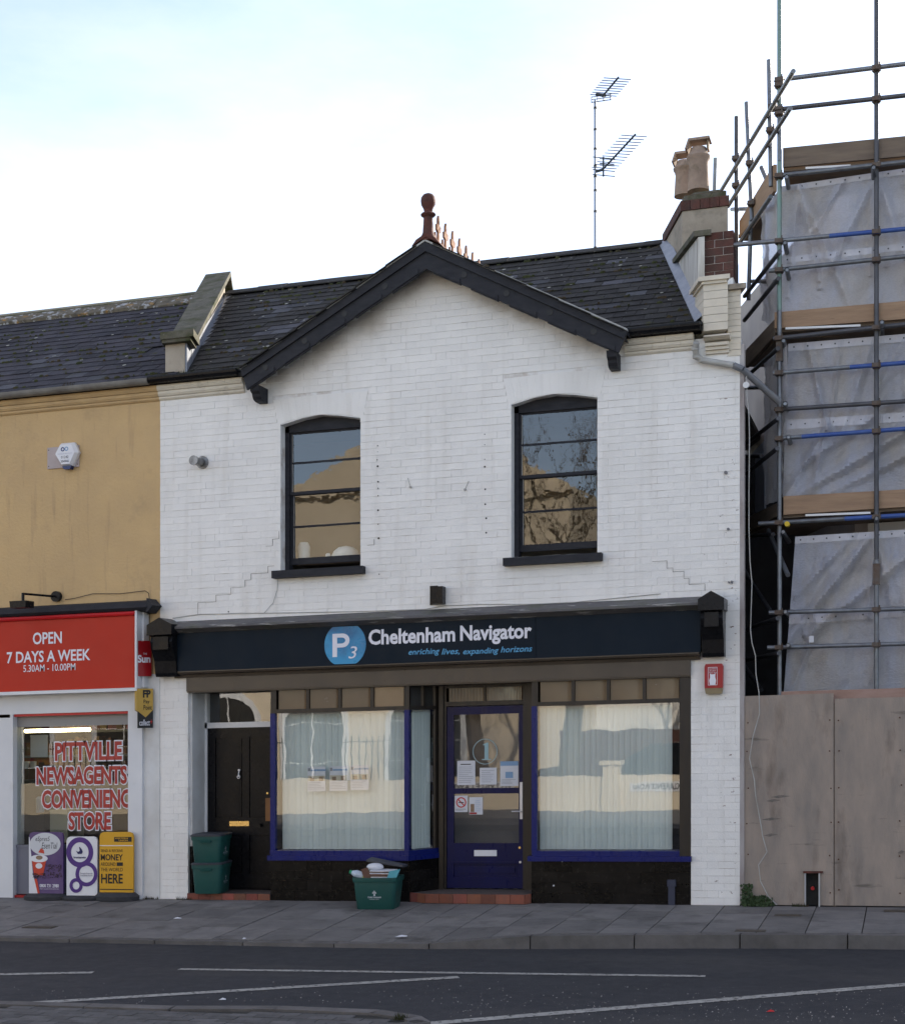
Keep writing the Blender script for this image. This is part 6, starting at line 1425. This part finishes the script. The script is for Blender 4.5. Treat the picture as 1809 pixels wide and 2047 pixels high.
for spec in ((1578, 156, 1809, 127), (1566, 217, 1809, 190, STEELD), (1560, 350, 1809, 323, STEEL), (1460, 490, 1809, 457, STEELB, 1660), (1537, 541, 1809, 512, STEEL),
             (1545, 677, 1809, 648, STEELD), (1545, 746, 1809, 725, STEELB, 1700), (1562, 818, 1809, 802, STEELD), (1548, 877, 1809, 857, STEELB, 1603),
             (1516, 1047, 1809, 1030, STEELB, 1690), (1537, 1225, 1809, 1217, STEEL), (1534, 1295, 1809, 1287, STEEL)):
    u1, v1, u2, v2 = spec[:4]; m_ = spec[4] if len(spec) > 4 else STEEL; ledger(u1, v1, u2, v2, m_, split=spec[5] if len(spec) > 5 else None)
    for uu in (1558, 1752): clampo(Vector((FP(uu, 0)[0], YS, FP(uu, v1 + (v2 - v1) * (uu - u1) / (u2 - u1), YF)[2])))
# stubs of putlogs pointing at the street
for (u, v) in ((1572, 352), (1569, 484), (1573, 538), (1569, 806), (1576, 873), (1566, 680), (1570, 1223), (1575, 1290), (1763, 643), (1746, 333), (1752, 1036), (1565, 1063)):
    p = FP(u, v, YS - .25); q = MB(False); q.tube(p, p + Vector((-.02, 1.0, 0)), .0245, 10, caps=False); q.tube(p + Vector((0, .01, 0)), p + Vector((0, .99, 0)), .019, 10, caps=True); q.build('putlog', STEEL, parent=scf, smooth=True)
p = FP(1573, 1047, YS - .25); q = MB(False); q.tube(p, p + Vector((0, .1, 0)), .027, 10); q.build('end_cap', mat('yellow plastic cap', (.6, .42, .03), None), parent=scf)
# side run, going back beside the white building
def SP(u, v, o=0): return WP(u, v, AX + o, YS)
for (a, b, m_) in (((1586, 141), (1440, 383), STEEL), ((1580, 215), (1455, 412), STEEL), ((1541, 392), (1479, 484), STEEL), ((1559, 502), (1488, 592), STEELD), ((1556, 556), (1488, 640), STEELD),
                   ((1555, 696), (1503, 743), STEELD), ((1556, 836), (1486, 891), STEELD), ((1554, 896), (1486, 951), STEELD), ((1555, 1236), (1486, 1260), STEELD), ((1557, 1306), (1486, 1321), STEELD)):
    tubeo(SP(*a, -.05), SP(*b, -.05), m=m_, nm='side_ledger')
for (a, b) in (((1537, 119), (1541, 372)), ((1492, 204), (1503, 440)), ((1472, 232), (1471, 1390)), ((1430, 315), (1428, 384)), ((1501, 440), (1496, 600))):
    pa = SP(*a); pb = SP(*b)
    if a[0] in (1472,): pb = Vector((pa.x, pa.y, 0))
    tubeo(pa, pb, m=STEEL if a[0] != 1472 else STEELD, nm='side_standard')
for (u, v) in ((1472, 318), (1472, 372), (1500, 328), (1541, 262), (1545, 216), (1503, 408), (1558, 172), (1558, 228)): clampo(SP(u, v))
for (a, b, m_) in (((1463, 418), (1522, 416), STEEL), ((1522, 334), (1545, 388), STEEL), ((1458, 472), (1478, 472), STEELD), ((1536, 1060), (1575, 1150), STEEL), ((1486, 1138), (1540, 1222), STEELD), ((1486, 1328), (1522, 1380), STEELD), ((1504, 562), (1556, 562), STEELD), ((1490, 775), (1530, 774), STEELD), ((1490, 912), (1522, 911), STEELD), ((1490, 1005), (1470, 960), STEELD), ((1490, 1072), (1545, 1068), STEELD)):
    tubeo(SP(*a, .06), SP(*b, .06), m=m_, nm='brace')
# toe boards and decks
def toe(u1, t1, b1, u2, t2, b2, m, y=YF + .09):
    a, b_, c, d = FP(u1, t1, y), FP(u1, b1, y), FP(u2, t2, y), FP(u2, b2, y); ex = (c - a).normalized() * 2.2; c = c + ex; d = d + (d - b_).normalized() * 2.2
    q = MB(False); o = Vector((0, .038, 0)); q.hexa([b_, d, d + o, b_ + o, a, c, c + o, a + o]); q.build('toe_board', m, parent=scf)
    return b_, d
for (args) in ((1565, 295, 333, 1809, 271, 311, TIMBERD), (1548, 624, 656, 1809, 601, 637, TIMBER), (1566, 992, 1029, 1809, 978, 1013, TIMBER)):
    b_, d = toe(*args)
    for j in range(4):                    # deck boards seen from below
        q = MB(False); o = Vector((0, .06 + j * .235, -.03)); w_ = Vector((0, .225, 0)); h_ = Vector((0, 0, .038)); P = [b_ + o, d + o, d + o + w_, b_ + o + w_]
        q.hexa([p for p in P] + [p + h_ for p in P]); q.build('deck_board', TIMBERD, parent=scf)
for (pts, m_) in ((((1546, 328), (1546, 382), (1478, 474), (1478, 441)), TIMBER), (((1550, 636), (1550, 668), (1490, 735), (1490, 700)), TIMBERD), (((1556, 1004), (1556, 1030), (1490, 1064), (1490, 1036)), TIMBERD)):
    P = [SP(*p, .02) for p in pts]; n_ = Vector((.946, .324, 0)) * .038; q = MB(False); q.hexa([P[1], P[2], P[2] + n_, P[1] + n_, P[0], P[3], P[3] + n_, P[0] + n_]); q.build('toe_board', m_, parent=scf)
    for j in range(3):
        q = MB(False); o = Vector((.946, .324, 0)) * (.05 + j * .23) + Vector((0, 0, -.03)); w2 = Vector((.946, .324, 0)) * .22; h_ = Vector((0, 0, .038)); A_, B_ = P[1], Vector((P[2].x, P[2].y, P[1].z))
        q.hexa([A_ + o, B_ + o, B_ + o + w2, A_ + o + w2, A_ + o + h_, B_ + o + h_, B_ + o + w2 + h_, A_ + o + w2 + h_]); q.build('deck_board', TIMBERD, parent=scf)
# white batten strips below the boards
for (u1, v1, u2, v2) in ((1610, 337, 1700, 332), (1570, 658, 1720, 652), (1610, 1032, 1740, 1027)):
    a, b_ = FP(u1, v1, YF + .05), FP(u2, v2, YF + .05); q = MB(False); o = Vector((0, .02, 0)); h_ = Vector((0, 0, .022)); q.hexa([a, b_, b_ + o, a + o, a + h_, b_ + h_, b_ + o + h_, a + o + h_]); q.build('perforated_strip', WHITE, parent=scf)

# translucent sheeting: each panel a thing with depth folds
YSH = YS + .10
def sheeting(label, corners, folds, seedv, bands, nx=70, ny=50, side=False, f=None):
    rr = random.Random(seedv); (tl, tr, br, bl) = corners; q = MB(False); vs = []; K = 1.0
    if not side:                            # the run carries on past the second standard
        K = 2.1; tr = [tl[k] + (tr[k] - tl[k]) * K for k in (0, 1)]; br = [bl[k] + (br[k] - bl[k]) * K for k in (0, 1)]; nx = int(nx * K)
    for j in range(ny + 1):
        for i in range(nx + 1):
            s, t = i / nx, j / ny; sag = .0
            a = [tl[k] + (tr[k] - tl[k]) * s for k in (0, 1)]; b_ = [bl[k] + (br[k] - bl[k]) * s for k in (0, 1)]
            u, v = a[0] + (b_[0] - a[0]) * t, a[1] + (b_[1] - a[1]) * t
            y = 0
            sE = s; s = (s * K) % 1.3 if s * K > 1.05 else s * K
            for (fs, ft, gs, gt, amp, wd) in folds:      # crease from (fs,ft) to (gs,gt)
                dx, dy = gs - fs, gt - ft; L2 = dx * dx + dy * dy; k = ((s - fs) * dx + (t - ft) * dy) / L2
                dist = abs((s - fs) * dy - (t - ft) * dx) / math.sqrt(L2)
                if -.05 < k < 1.1: y -= amp * math.exp(-(dist / wd) ** 2) * (1 - abs(k - .4) * .6)
            s = sE * K
            y += .06 * (mnoise.noise(Vector((s * 5 + seedv, t * 4, 1))) ) + .045 * abs(mnoise.noise(Vector((s * 9 + t * 5 + seedv, t * 5 - s * 3, 3)))) + .012 * mnoise.noise(Vector((s * 26 + seedv, t * 16, 3)))
            s = sE; y *= min(1, .25 + 4 * min(s + .1, 1.1 - s, t + .02, 1.05 - t))
            if side: p = SP(u, v, .05); p = p + Vector((.946, .324, 0)) * y; vs.append(p)
            else: vs.append(FP(u, v, YSH + y * 1.0 + .02))
    q.add(vs, [(j * (nx + 1) + i, j * (nx + 1) + i + 1, (j + 1) * (nx + 1) + i + 1, (j + 1) * (nx + 1) + i) for j in range(ny) for i in range(nx)]); q.open = True
    t_ = tag(q.build('scaffold_sheeting', SHEET, smooth=True), label, 'sheeting', 'translucent sheeting panels')
    for (t0, t1) in bands:
        b_ = MB(False); j0, j1 = t0, t1
        def at(i, t): 
            j = min(ny - 1, int(t * ny)); r = t * ny - j; A_ = vs[j * (nx + 1) + i]; B_ = vs[(j + 1) * (nx + 1) + i]; return A_ + (B_ - A_) * r + Vector((-.002, -.006, 0))
        for i in range(nx): b_.quad(at(i, j1), at(i + 1, j1), at(i + 1, j0), at(i, j0))
        b_.open = True; b_.build('edge_band', BAND, parent=t_)
        e = MB(False)
        for i in range(3, nx, 7):
            p = at(i, (j0 + j1) / 2); e.add([p + Vector((.01 * math.cos(a), -.004, .01 * math.sin(a))) for a in [k * math.pi / 3 for k in range(6)]], [tuple(range(6))])
        e.open = True; e.build('eyelet', STEELD, parent=t_)
sheeting('uppermost sheeting panel, between the top toe board and the next', ((1562, 372), (1850, 330), (1850, 606), (1562, 630)), [(.12, 0, .45, .9, .10, .03), (.12, 0, .05, .8, .08, .02), (.12, 0, .25, .7, .08, .02), (.66, 0, .30, .75, .09, .03), (.66, 0, .85, .6, .08, .03), (.66, 0, .62, .7, .06, .02), (.45, 0, .2, .4, .06, .02)], 2, [(0, .045), (.55, .60)])
sheeting('middle sheeting panel with slanting creases above the lowest toe board', ((1576, 687), (1850, 664), (1850, 978), (1564, 994)), [(.30, .56, .14, 0, .09, .022), (.30, .56, .02, 1, .09, .022), (.30, .56, .20, 1, .07, .02), (1.0, .55, .08, 1.0, .13, .035), (1.0, .72, .30, 1.0, .10, .03), (.8, .42, .0, .86, .09, .03), (.62, 0, .42, .55, .08, .03), (.85, 0, .55, .52, .07, .03), (.38, 0, .33, .5, .05, .015)], 5, [(0, .05), (.50, .56)])
sheeting('lowest sheeting panel, just above the plywood hoarding', ((1590, 1073), (1850, 1056), (1850, 1372), (1566, 1392)), [(.60, 0, .04, .60, .12, .035), (1.0, .08, .20, .58, .12, .04), (.45, 0, .06, .35, .08, .025), (.62, 0, .75, .45, .07, .03), (.62, 0, .58, .5, .06, .02), (.2, .55, .05, 1, .05, .02), (.7, .55, .6, 1, .04, .03)], 8, [(0, .045), (.49, .55)])
sheeting('side sheeting flap hanging below the top lift towards the white shop', ((1560, 372), (1520, 430), (1522, 640), (1558, 660)), [(.5, 0, .4, 1, .08, .12)], 11, [], 24, 40, side=True)
sheeting('side sheeting flap at the middle lift beside the dark gap', ((1574, 690), (1526, 720), (1528, 1010), (1560, 1000)), [(.5, 0, .6, 1, .06, .12)], 13, [], 24, 40, side=True)
q = MB(False); p = FP(1622, 1278, YSH - .06); q.box(p.x - .025, p.x + .025, p.y - .002, p.y, p.z - .035, p.z + .035); tag(q.build('paper_tag', PAPER), 'small white tag stuck on the lowest sheeting panel', 'tag')
# the building being worked on
wb = thing('sheeted_building', 'cream building hidden behind the translucent scaffold sheeting', 'building', (1, 3, 0))
k0 = PD.x / PD.y; bxw = AX + .75; q = MB(); skew(q, bxw, 6.0, 1.45, 9, 0, 8.12); q.build('wall', mat('cream stucco', (.42, .37, .33), (.30, .27, .26), scale=1.2, rough=.85, bump=.3), parent=wb)  # wall top raised to keep a streak of sun off the sheeting
for (z_, h_) in ((3.4, .16), (6.2, .14), (7.5, .2)):
    q = MB(); q.box(bxw - .05, 6.0, 1.36, 1.45, z_, z_ + h_); q.build('string_course', mat('pale stone band', (.6, .57, .52), None), parent=wb)
for xx in (-.25, 1.6, 3.4):
    for z_ in (1.2, 4.2):
        q = MB(); q.box(xx, xx + .9, 1.42, 1.45, z_, z_ + 1.5); q.box(xx - .08, xx, 1.38, 1.45, z_ - .1, z_ + 1.6); q.box(xx + .9, xx + .98, 1.38, 1.45, z_ - .1, z_ + 1.6); f_ = q.build('window', DARK, parent=wb); p_ = MB(); p_.box(xx - .15, xx + 1.05, 1.33, 1.45, z_ - .2, z_ - .1); p_.build('sill', MATS['pale stone band'], parent=f_)
# dark flank and pale protective panel seen in the gap
q = MB(False); a, b_, c, d = [SP(*p, .45) for p in ((1528, 880), (1528, 1045), (1486, 1062), (1486, 925))]; n_ = Vector((.946, .324, 0)) * .02; q.hexa([b_, c, c + n_, b_ + n_, a, d, d + n_, a + n_]); tag(q.build('protective_panel', mat('pale blue grey panel', (.40, .44, .52), (.34, .38, .46), scale=2, rough=.5)), 'pale blue-grey panel propped in the dark gap behind the scaffold', 'panel')
q = MB(); skew(q, WR - .9, AX + 1.3, 3.3, 3.5, 0, 5.3); tag(q.build('gap_wall', mat('dark grey brick', (.035, .033, .032), (.05, .05, .055), scale=3, rough=.9)), 'dark wall at the back of the gap between shop and scaffold', 'wall')  # mottled dark grey over the whole wall
# plywood hoarding
hd = thing('hoarding', 'weathered pinkish brown plywood hoarding at the foot of the scaffold', 'hoarding', (X(1700), 0, 0))
zt_ = U(1570, 1388)[1]
for (ua, ub_, vt, vt2, dy) in ((1487, 1666, 1392, 1386, .0), (1668, 1850, 1397, 1394, .012), (1851, 2060, 1396, 1394, .0), (2062, 2280, 1396, 1394, .012)):
    xa, xb = X(ua), X(ub_); q = MB(); y = .015 + dy; z1a, z1b = U(ua, vt)[1], U(min(ub_, 1809), vt2)[1]
    if ua == 1487:
        hxa, hxb, hzb = X(1608), X(1639), U(1620, 1746)[1]
        q.box(xa, hxa, y, y + .018, .01, hzb); q.box(hxb, xb, y, y + .018, .01, hzb); q.hexa([(xa, y, hzb), (xb, y, hzb), (xb, y + .018, hzb), (xa, y + .018, hzb), (xa, y, z1a), (xb, y, z1b), (xb, y + .018, z1b), (xa, y + .018, z1a)])
    else: q.hexa([(xa, y, .01), (xb, y, .01), (xb, y + .018, .01), (xa, y + .018, .01), (xa, y, z1a), (xb, y, z1b), (xb, y + .018, z1b), (xa, y + .018, z1a)])
    q.build('plywood_sheet', PLY, parent=hd)
for (ua, n_) in ((1494, 6), (1660, 6), (1675, 6), (1800, 6)):
    for i in range(n_):
        q = MB(); q.disc(X(ua) + R.uniform(-.01, .01), .15 + i * .36 + R.uniform(-.03, .03), .008, .011, .03, 8); q.build('screw', mat('rusty screw', (.08, .035, .02), None, rough=.9), parent=hd)
for (ua, ub2, v) in ((1531, 1561, 1602), (1522, 1562, 1639), (1526, 1556, 1671), (1540, 1580, 1594), (1795, 1809, 1705)):
    (xa, za), (xb, zb2) = U(ua, v, .01), U(ub2, v - 2, .01); q = MB(); q.prism([(xa, za), (xb * .4 + xa * .6, za - .012), (xb, zb2), (xb * .5 + xa * .5, zb2 + .012)], .0135, .02); q.build('scuff_mark', mat('dark scuff', (.11, .10, .09), (.2, .17, .15), scale=40, rough=.9), parent=hd)
q = MB(); q.box(X(1668) - .012, X(1668) + .012, .034, .07, 0, 2.1); q.box(X(1487), 3, .05, .1, 1.9, 2.0); q.build('rear_batten', TIMBERD, parent=hd)
q = MB(); q.box(X(1560), 2.0, .10, .14, 2.06, 2.24); q.build('top_rail', mat('pinkish wet plank', (.36, .24, .20), (.25, .15, .11), scale=3, rough=.7, stretch=(1, 1, 3)), parent=hd)
mc = thing('meter_cupboard', 'narrow open meter recess cut through the foot of the hoarding', 'cupboard', (X(1623), .02, 0))
q = MB(); q.box(hxa - .012, hxb + .03, -.015, .02, hzb, hzb + .02); q.build('lid_strip', TERRAD, parent=mc)
q = MB(); q.box(hxa, hxa + .012, -.004, .12, 0, hzb); q.box(hxb - .014, hxb, -.01, .12, 0, hzb); q.build('frame', mat('grey white edge', (.4, .4, .4), None), parent=mc)
q = MB(); q.box(hxa + .012, hxb - .014, .10, .12, 0, hzb); q.build('back', DARK, parent=mc)
q = MB(); q.disc((hxa + hxb) / 2, .18, .02, .07, .10, 10); q.build('red_knob', REDT, parent=mc)
# dangling white cable down the hoarding
pts = [(1492, 748), (1493, 790), (1497, 830), (1498, 872), (1497, 985), (1497, 1055), (1499, 1122), (1503, 1166), (1500, 1260), (1503, 1286), (1510, 1311), (1511, 1348), (1517, 1385), (1518, 1427), (1505, 1473), (1498, 1517), (1508, 1561), (1510, 1590), (1522, 1656), (1524, 1671), (1533, 1704), (1516, 1730), (1520, 1763), (1535, 1792), (1553, 1810)]
cable('dangling_cable', [(u, v, -.02) for u, v in pts], .0055, PVCW, 'loose white cable hanging down the gap and across the plywood')
q = MB(); x0_, z0_ = U(1492, 771); q.disc(x0_, z0_, .033, -.05, -.02, 16); tag(q.build('cable_disc', WHITE), 'small round white fitting at the top of the loose cable', 'fitting')
q = MB(); x0_, z0_ = U(1463, 1164); 
for (u, v, r_) in ((1463, 1164, .016), (1456, 1058, .014), (1451, 945, .018), (1457, 1164, .008)): x0_, z0_ = U(u, v); q.disc(x0_, z0_, r_, -.03, 0, 9)
q.build('wall_plug', mat('grey metal stub', (.15, .15, .16), None, rough=.5), parent=whi)
# ivy and weeds at the foot
iv = MB(); rr = random.Random(9)
for _ in range(500):
    u = rr.triangular(1480, 1550, 1488); x0_ = X(u); z_ = max(0, rr.random() ** 1.8 * (.22 if u < 1505 else .10)); y_ = rr.uniform(-.08, .01); s = rr.uniform(.008, .018); a = rr.uniform(0, 6.28); b_ = rr.uniform(-1, 1)
    c = Vector((x0_, y_, z_ + .01)); d1 = Vector((math.cos(a), b_ * .5, math.sin(a))) * s; d2 = Vector((-math.sin(a), b_ * .6, math.cos(a))) * s; iv.add([c - d1, c + d2, c + d1, c - d2], [(0, 1, 2, 3)])
iv.open = True; iv.build('ivy_weeds', LEAF, kind='stuff', label='dark ivy and weeds at the foot of the wall and hoarding')
wd = MB()
for (u, n_, m_) in ((304, 50, 0), (370, 40, 0), (1600, 60, 0), (800, 50, 0)):
    for _ in range(n_):
        x0_ = X(u + rr.uniform(-16, 16)); 
        if u == 800: x0_, yb2 = G(u + rr.uniform(-10, 10), 2037, ROADZ + .09); y_ = yb2 + rr.uniform(-.05, .05); z_ = ROADZ + .085
        else: y_ = rr.uniform(-.04, -.01); z_ = 0
        h = rr.uniform(.01, .05); wd.add([(x0_ - .004, y_, z_), (x0_ + .004, y_, z_), (x0_ + rr.uniform(-.02, .02), y_ - .01, z_ + h)], [(0, 1, 2)])
wd.open = True; wd.build('weeds', MOSS, kind='stuff', label='small green weeds in the paving edges')

# ------------------------------------------------------------------ the other side of the street (reflected in the glass)
q = MB(); q.box(-60, 40, -30, -11.5, ROADZ, ROADZ + .12); q.build('far_pavement', PAVE, kind='structure')
SUNC = mat('cream stucco front', (.64, .55, .42), (.54, .46, .34), scale=.6, rough=.85)
lwall = thing('garden_wall', 'low cream garden wall with dark railings across the street', 'wall', (-10, -16.6, 0))
q = MB(); q.box(-24, -2, -16.9, -16.6, -.02, .75); q.build('wall_body', SUNC, parent=lwall)
for xx in (-19, -15.2, -10.5, -6.2):
    q = MB(); q.box(xx - .2, xx + .2, -16.95, -16.55, 0, 1.0); q.box(xx - .24, xx + .24, -17, -16.5, 1.0, 1.07); q.build('wall_pier', SUNC, parent=lwall)
q = MB()
for i in range(150):
    xx = -24 + i * .15
    if xx < -10.6: q.tube((xx, -16.75, .75), (xx, -16.75, 1.75), .012, 4)
q.tube((-24, -16.75, 1.6), (-10.6, -16.75, 1.6), .016, 4); q.build('railings', mat('dark green iron', (.01, .03, .025), None, rough=.4), parent=lwall, kind='stuff')
for (s, x0_, x1_) in (('PITTVILLE LAWN', -10.2, -8.6), ('CLARENCE ROAD', -5.8, -4.6)):
    ss = thing('street_sign', 'street name plate reading ' + s.title() + ' on the garden wall opposite', 'sign', (x0_, -16.58, .5))
    q = MB(); q.box(x0_, x1_, -16.6, -16.58, .42, .62); q.build('plate', PRWHITE, parent=ss)
    q = MB(); q.text(s, -x1_ + .08, -x0_ - .08, .46, .58, 0, bold=.02, fn=lambda a, b: (-a, -16.575, b)); q.open = True; q.build('lettering', INK, parent=ss)
villa = thing('cream_villa', 'large cream villa with arched windows across the street', 'building', (-19, -26, 0))
q = MB(); q.box(-34, -9.3, -36, -26, 0, 8.9); q.prism([(-19, 8.9), (-9.3, 8.9), (-12.6, 11.3)], -36, -26); q.build('wall', SUNC, parent=villa)
q = MB(); q.box(-34, -9.2, -26, -25.75, 8.7, 8.9); q.box(-34, -10.4, -26, -25.85, 4.9, 5.05); q.build('string_course', SUNC, parent=villa)
for xx in (-27, -23.4, -20.2, -17, -13.6):
    for (z_, h_) in ((.3, 2.7), ):
        n = 12; w2 = .95; pts = [(xx - w2, z_), (xx + w2, z_)] + [(xx + w2 * math.cos(math.pi * i / n), z_ + h_ - w2 + w2 * math.sin(math.pi * i / n)) for i in range(n + 1)]
        q = MB(); w3 = 1.15; q.prism([(xx - w3, z_ - .1), (xx + w3, z_ - .1)] + [(xx + w3 * math.cos(math.pi * i / n), z_ + h_ - w2 + w3 * math.sin(math.pi * i / n)) for i in range(n + 1)], -26, -25.93); f_ = q.build('window', WHITE, parent=villa)
        q = MB(); q.prism(pts, -26, -25.91); q.build('glazing', DARK, parent=f_)
        q = MB(); q.box(xx - .02, xx + .02, -25.905, -25.88, z_, z_ + h_)
        for k in range(1, 4): q.box(xx - w2, xx + w2, -25.905, -25.885, z_ + k * .6 - .01, z_ + k * .6 + .01)
        q.build('glazing_bar', WHITE, parent=f_)
wh = thing('white_house', 'white rendered house with a small casement window across the street', 'building', (-4, -30, 0))
WHR = mat('white stucco front', (.62, .60, .56), None, rough=.85)
q = MB(); q.box(-11.5, 5, -38, -30, 0, 5.2); q.build('wall', WHR, parent=wh)
q = MB(); q.prism([(-38.5, 5.2), (-29.6, 5.2), (-34, 7.2)], -11.8, 5.3, 'x'); q.build('roof', SLATE, parent=wh)
for xx in (-6.2, -1.5):
    q = MB(); q.box(xx - .75, xx + .75, -30, -29.93, 2.9, 4.1); f_ = q.build('window', WHITE, parent=wh)
    for k in (0, 1): q = MB(); q.box(xx - .66 + k * .68, xx - .02 + k * .68, -29.93, -29.91, 3.0, 4.0); q.build('pane', DARK, parent=f_)
bw_ = thing('brick_garden_wall', 'red brick garden wall in front of the white house', 'wall', (-3, -24, 0))
q = MB(); q.box(-9, 5, -24.2, -24, 0, 1.7); q.build('wall_body', REDBRICK, parent=bw_)
cr = thing('parked_car', 'dark saloon car parked behind the low wall opposite', 'car', (-5, -21, 0))
q = MB(); q.prism([(-7, .35), (-3, .35), (-2.95, .8), (-3.7, .92), (-4.3, 1.38), (-5.9, 1.38), (-6.6, .95), (-7.05, .85)], -21.8, -20.2); q.build('body', mat('black car paint', (.01, .012, .015), None, rough=.15, coat=.8), parent=cr)
for xx in (-6.2, -3.8): q = MB(); q.tube((xx, -20.15, .33), (xx, -20.4, .33), .33, 16); q.build('wheel', RUBBER, parent=cr)
q = MB(); q.box(-3.1, -2.93, -20.5, -20.25, .65, .78); q.build('headlight', CHROME, parent=cr)
def tree(name, label, x0, y0, h, seedv, lean):
    rr = random.Random(seedv); t = thing(name, label, 'tree', (x0, y0, 0)); q = MB(); fine = MB()
    def grow(p, d, L, r, dep):
        k = 3; mb = q if dep < 3 else fine
        for i in range(k):
            d2 = (d + Vector((rr.uniform(-.16, .16), rr.uniform(-.16, .16), rr.uniform(-.05, .12)))).normalized(); e = p + d2 * L / k; mb.tube(p, e, r, 7 if dep < 2 else 4, r1=r * .86, caps=False); p, d, r = e, d2, r * .86
            if dep > 0 and dep < 5 and rr.random() < .6: grow(p, (d + Vector((rr.uniform(-1, 1), rr.uniform(-1, 1), rr.uniform(-.1, .7)))).normalized(), L * .55, r * .5, dep + 1)
        if dep < 5:
            for _ in range(3 if dep < 2 else 2): grow(p, (d + Vector((rr.uniform(-.8, .8), rr.uniform(-.8, .8), rr.uniform(0, .5)))).normalized(), L * .68, r * .66, dep + 1)
    grow(Vector((x0, y0, 0)), Vector((lean, 0, 1)).normalized(), h * .38, h * .03, 0)
    bark = mat('grey brown bark', (.10, .075, .05), (.06, .045, .03), scale=5, rough=.95); q.build('trunk', bark, parent=t); fine.build('twigs', bark, parent=t)
tree('bare_tree', 'tall bare tree leaning behind the garden wall opposite', -7.6, -18.5, 9, 3, .15)
tree('bare_tree', 'second bare tree in front of the cream villa opposite', -10.6, -21.5, 9, 8, -.1)
tree('bare_tree', 'far bare tree beyond the white house opposite', -3.0, -23, 8, 21, .05)
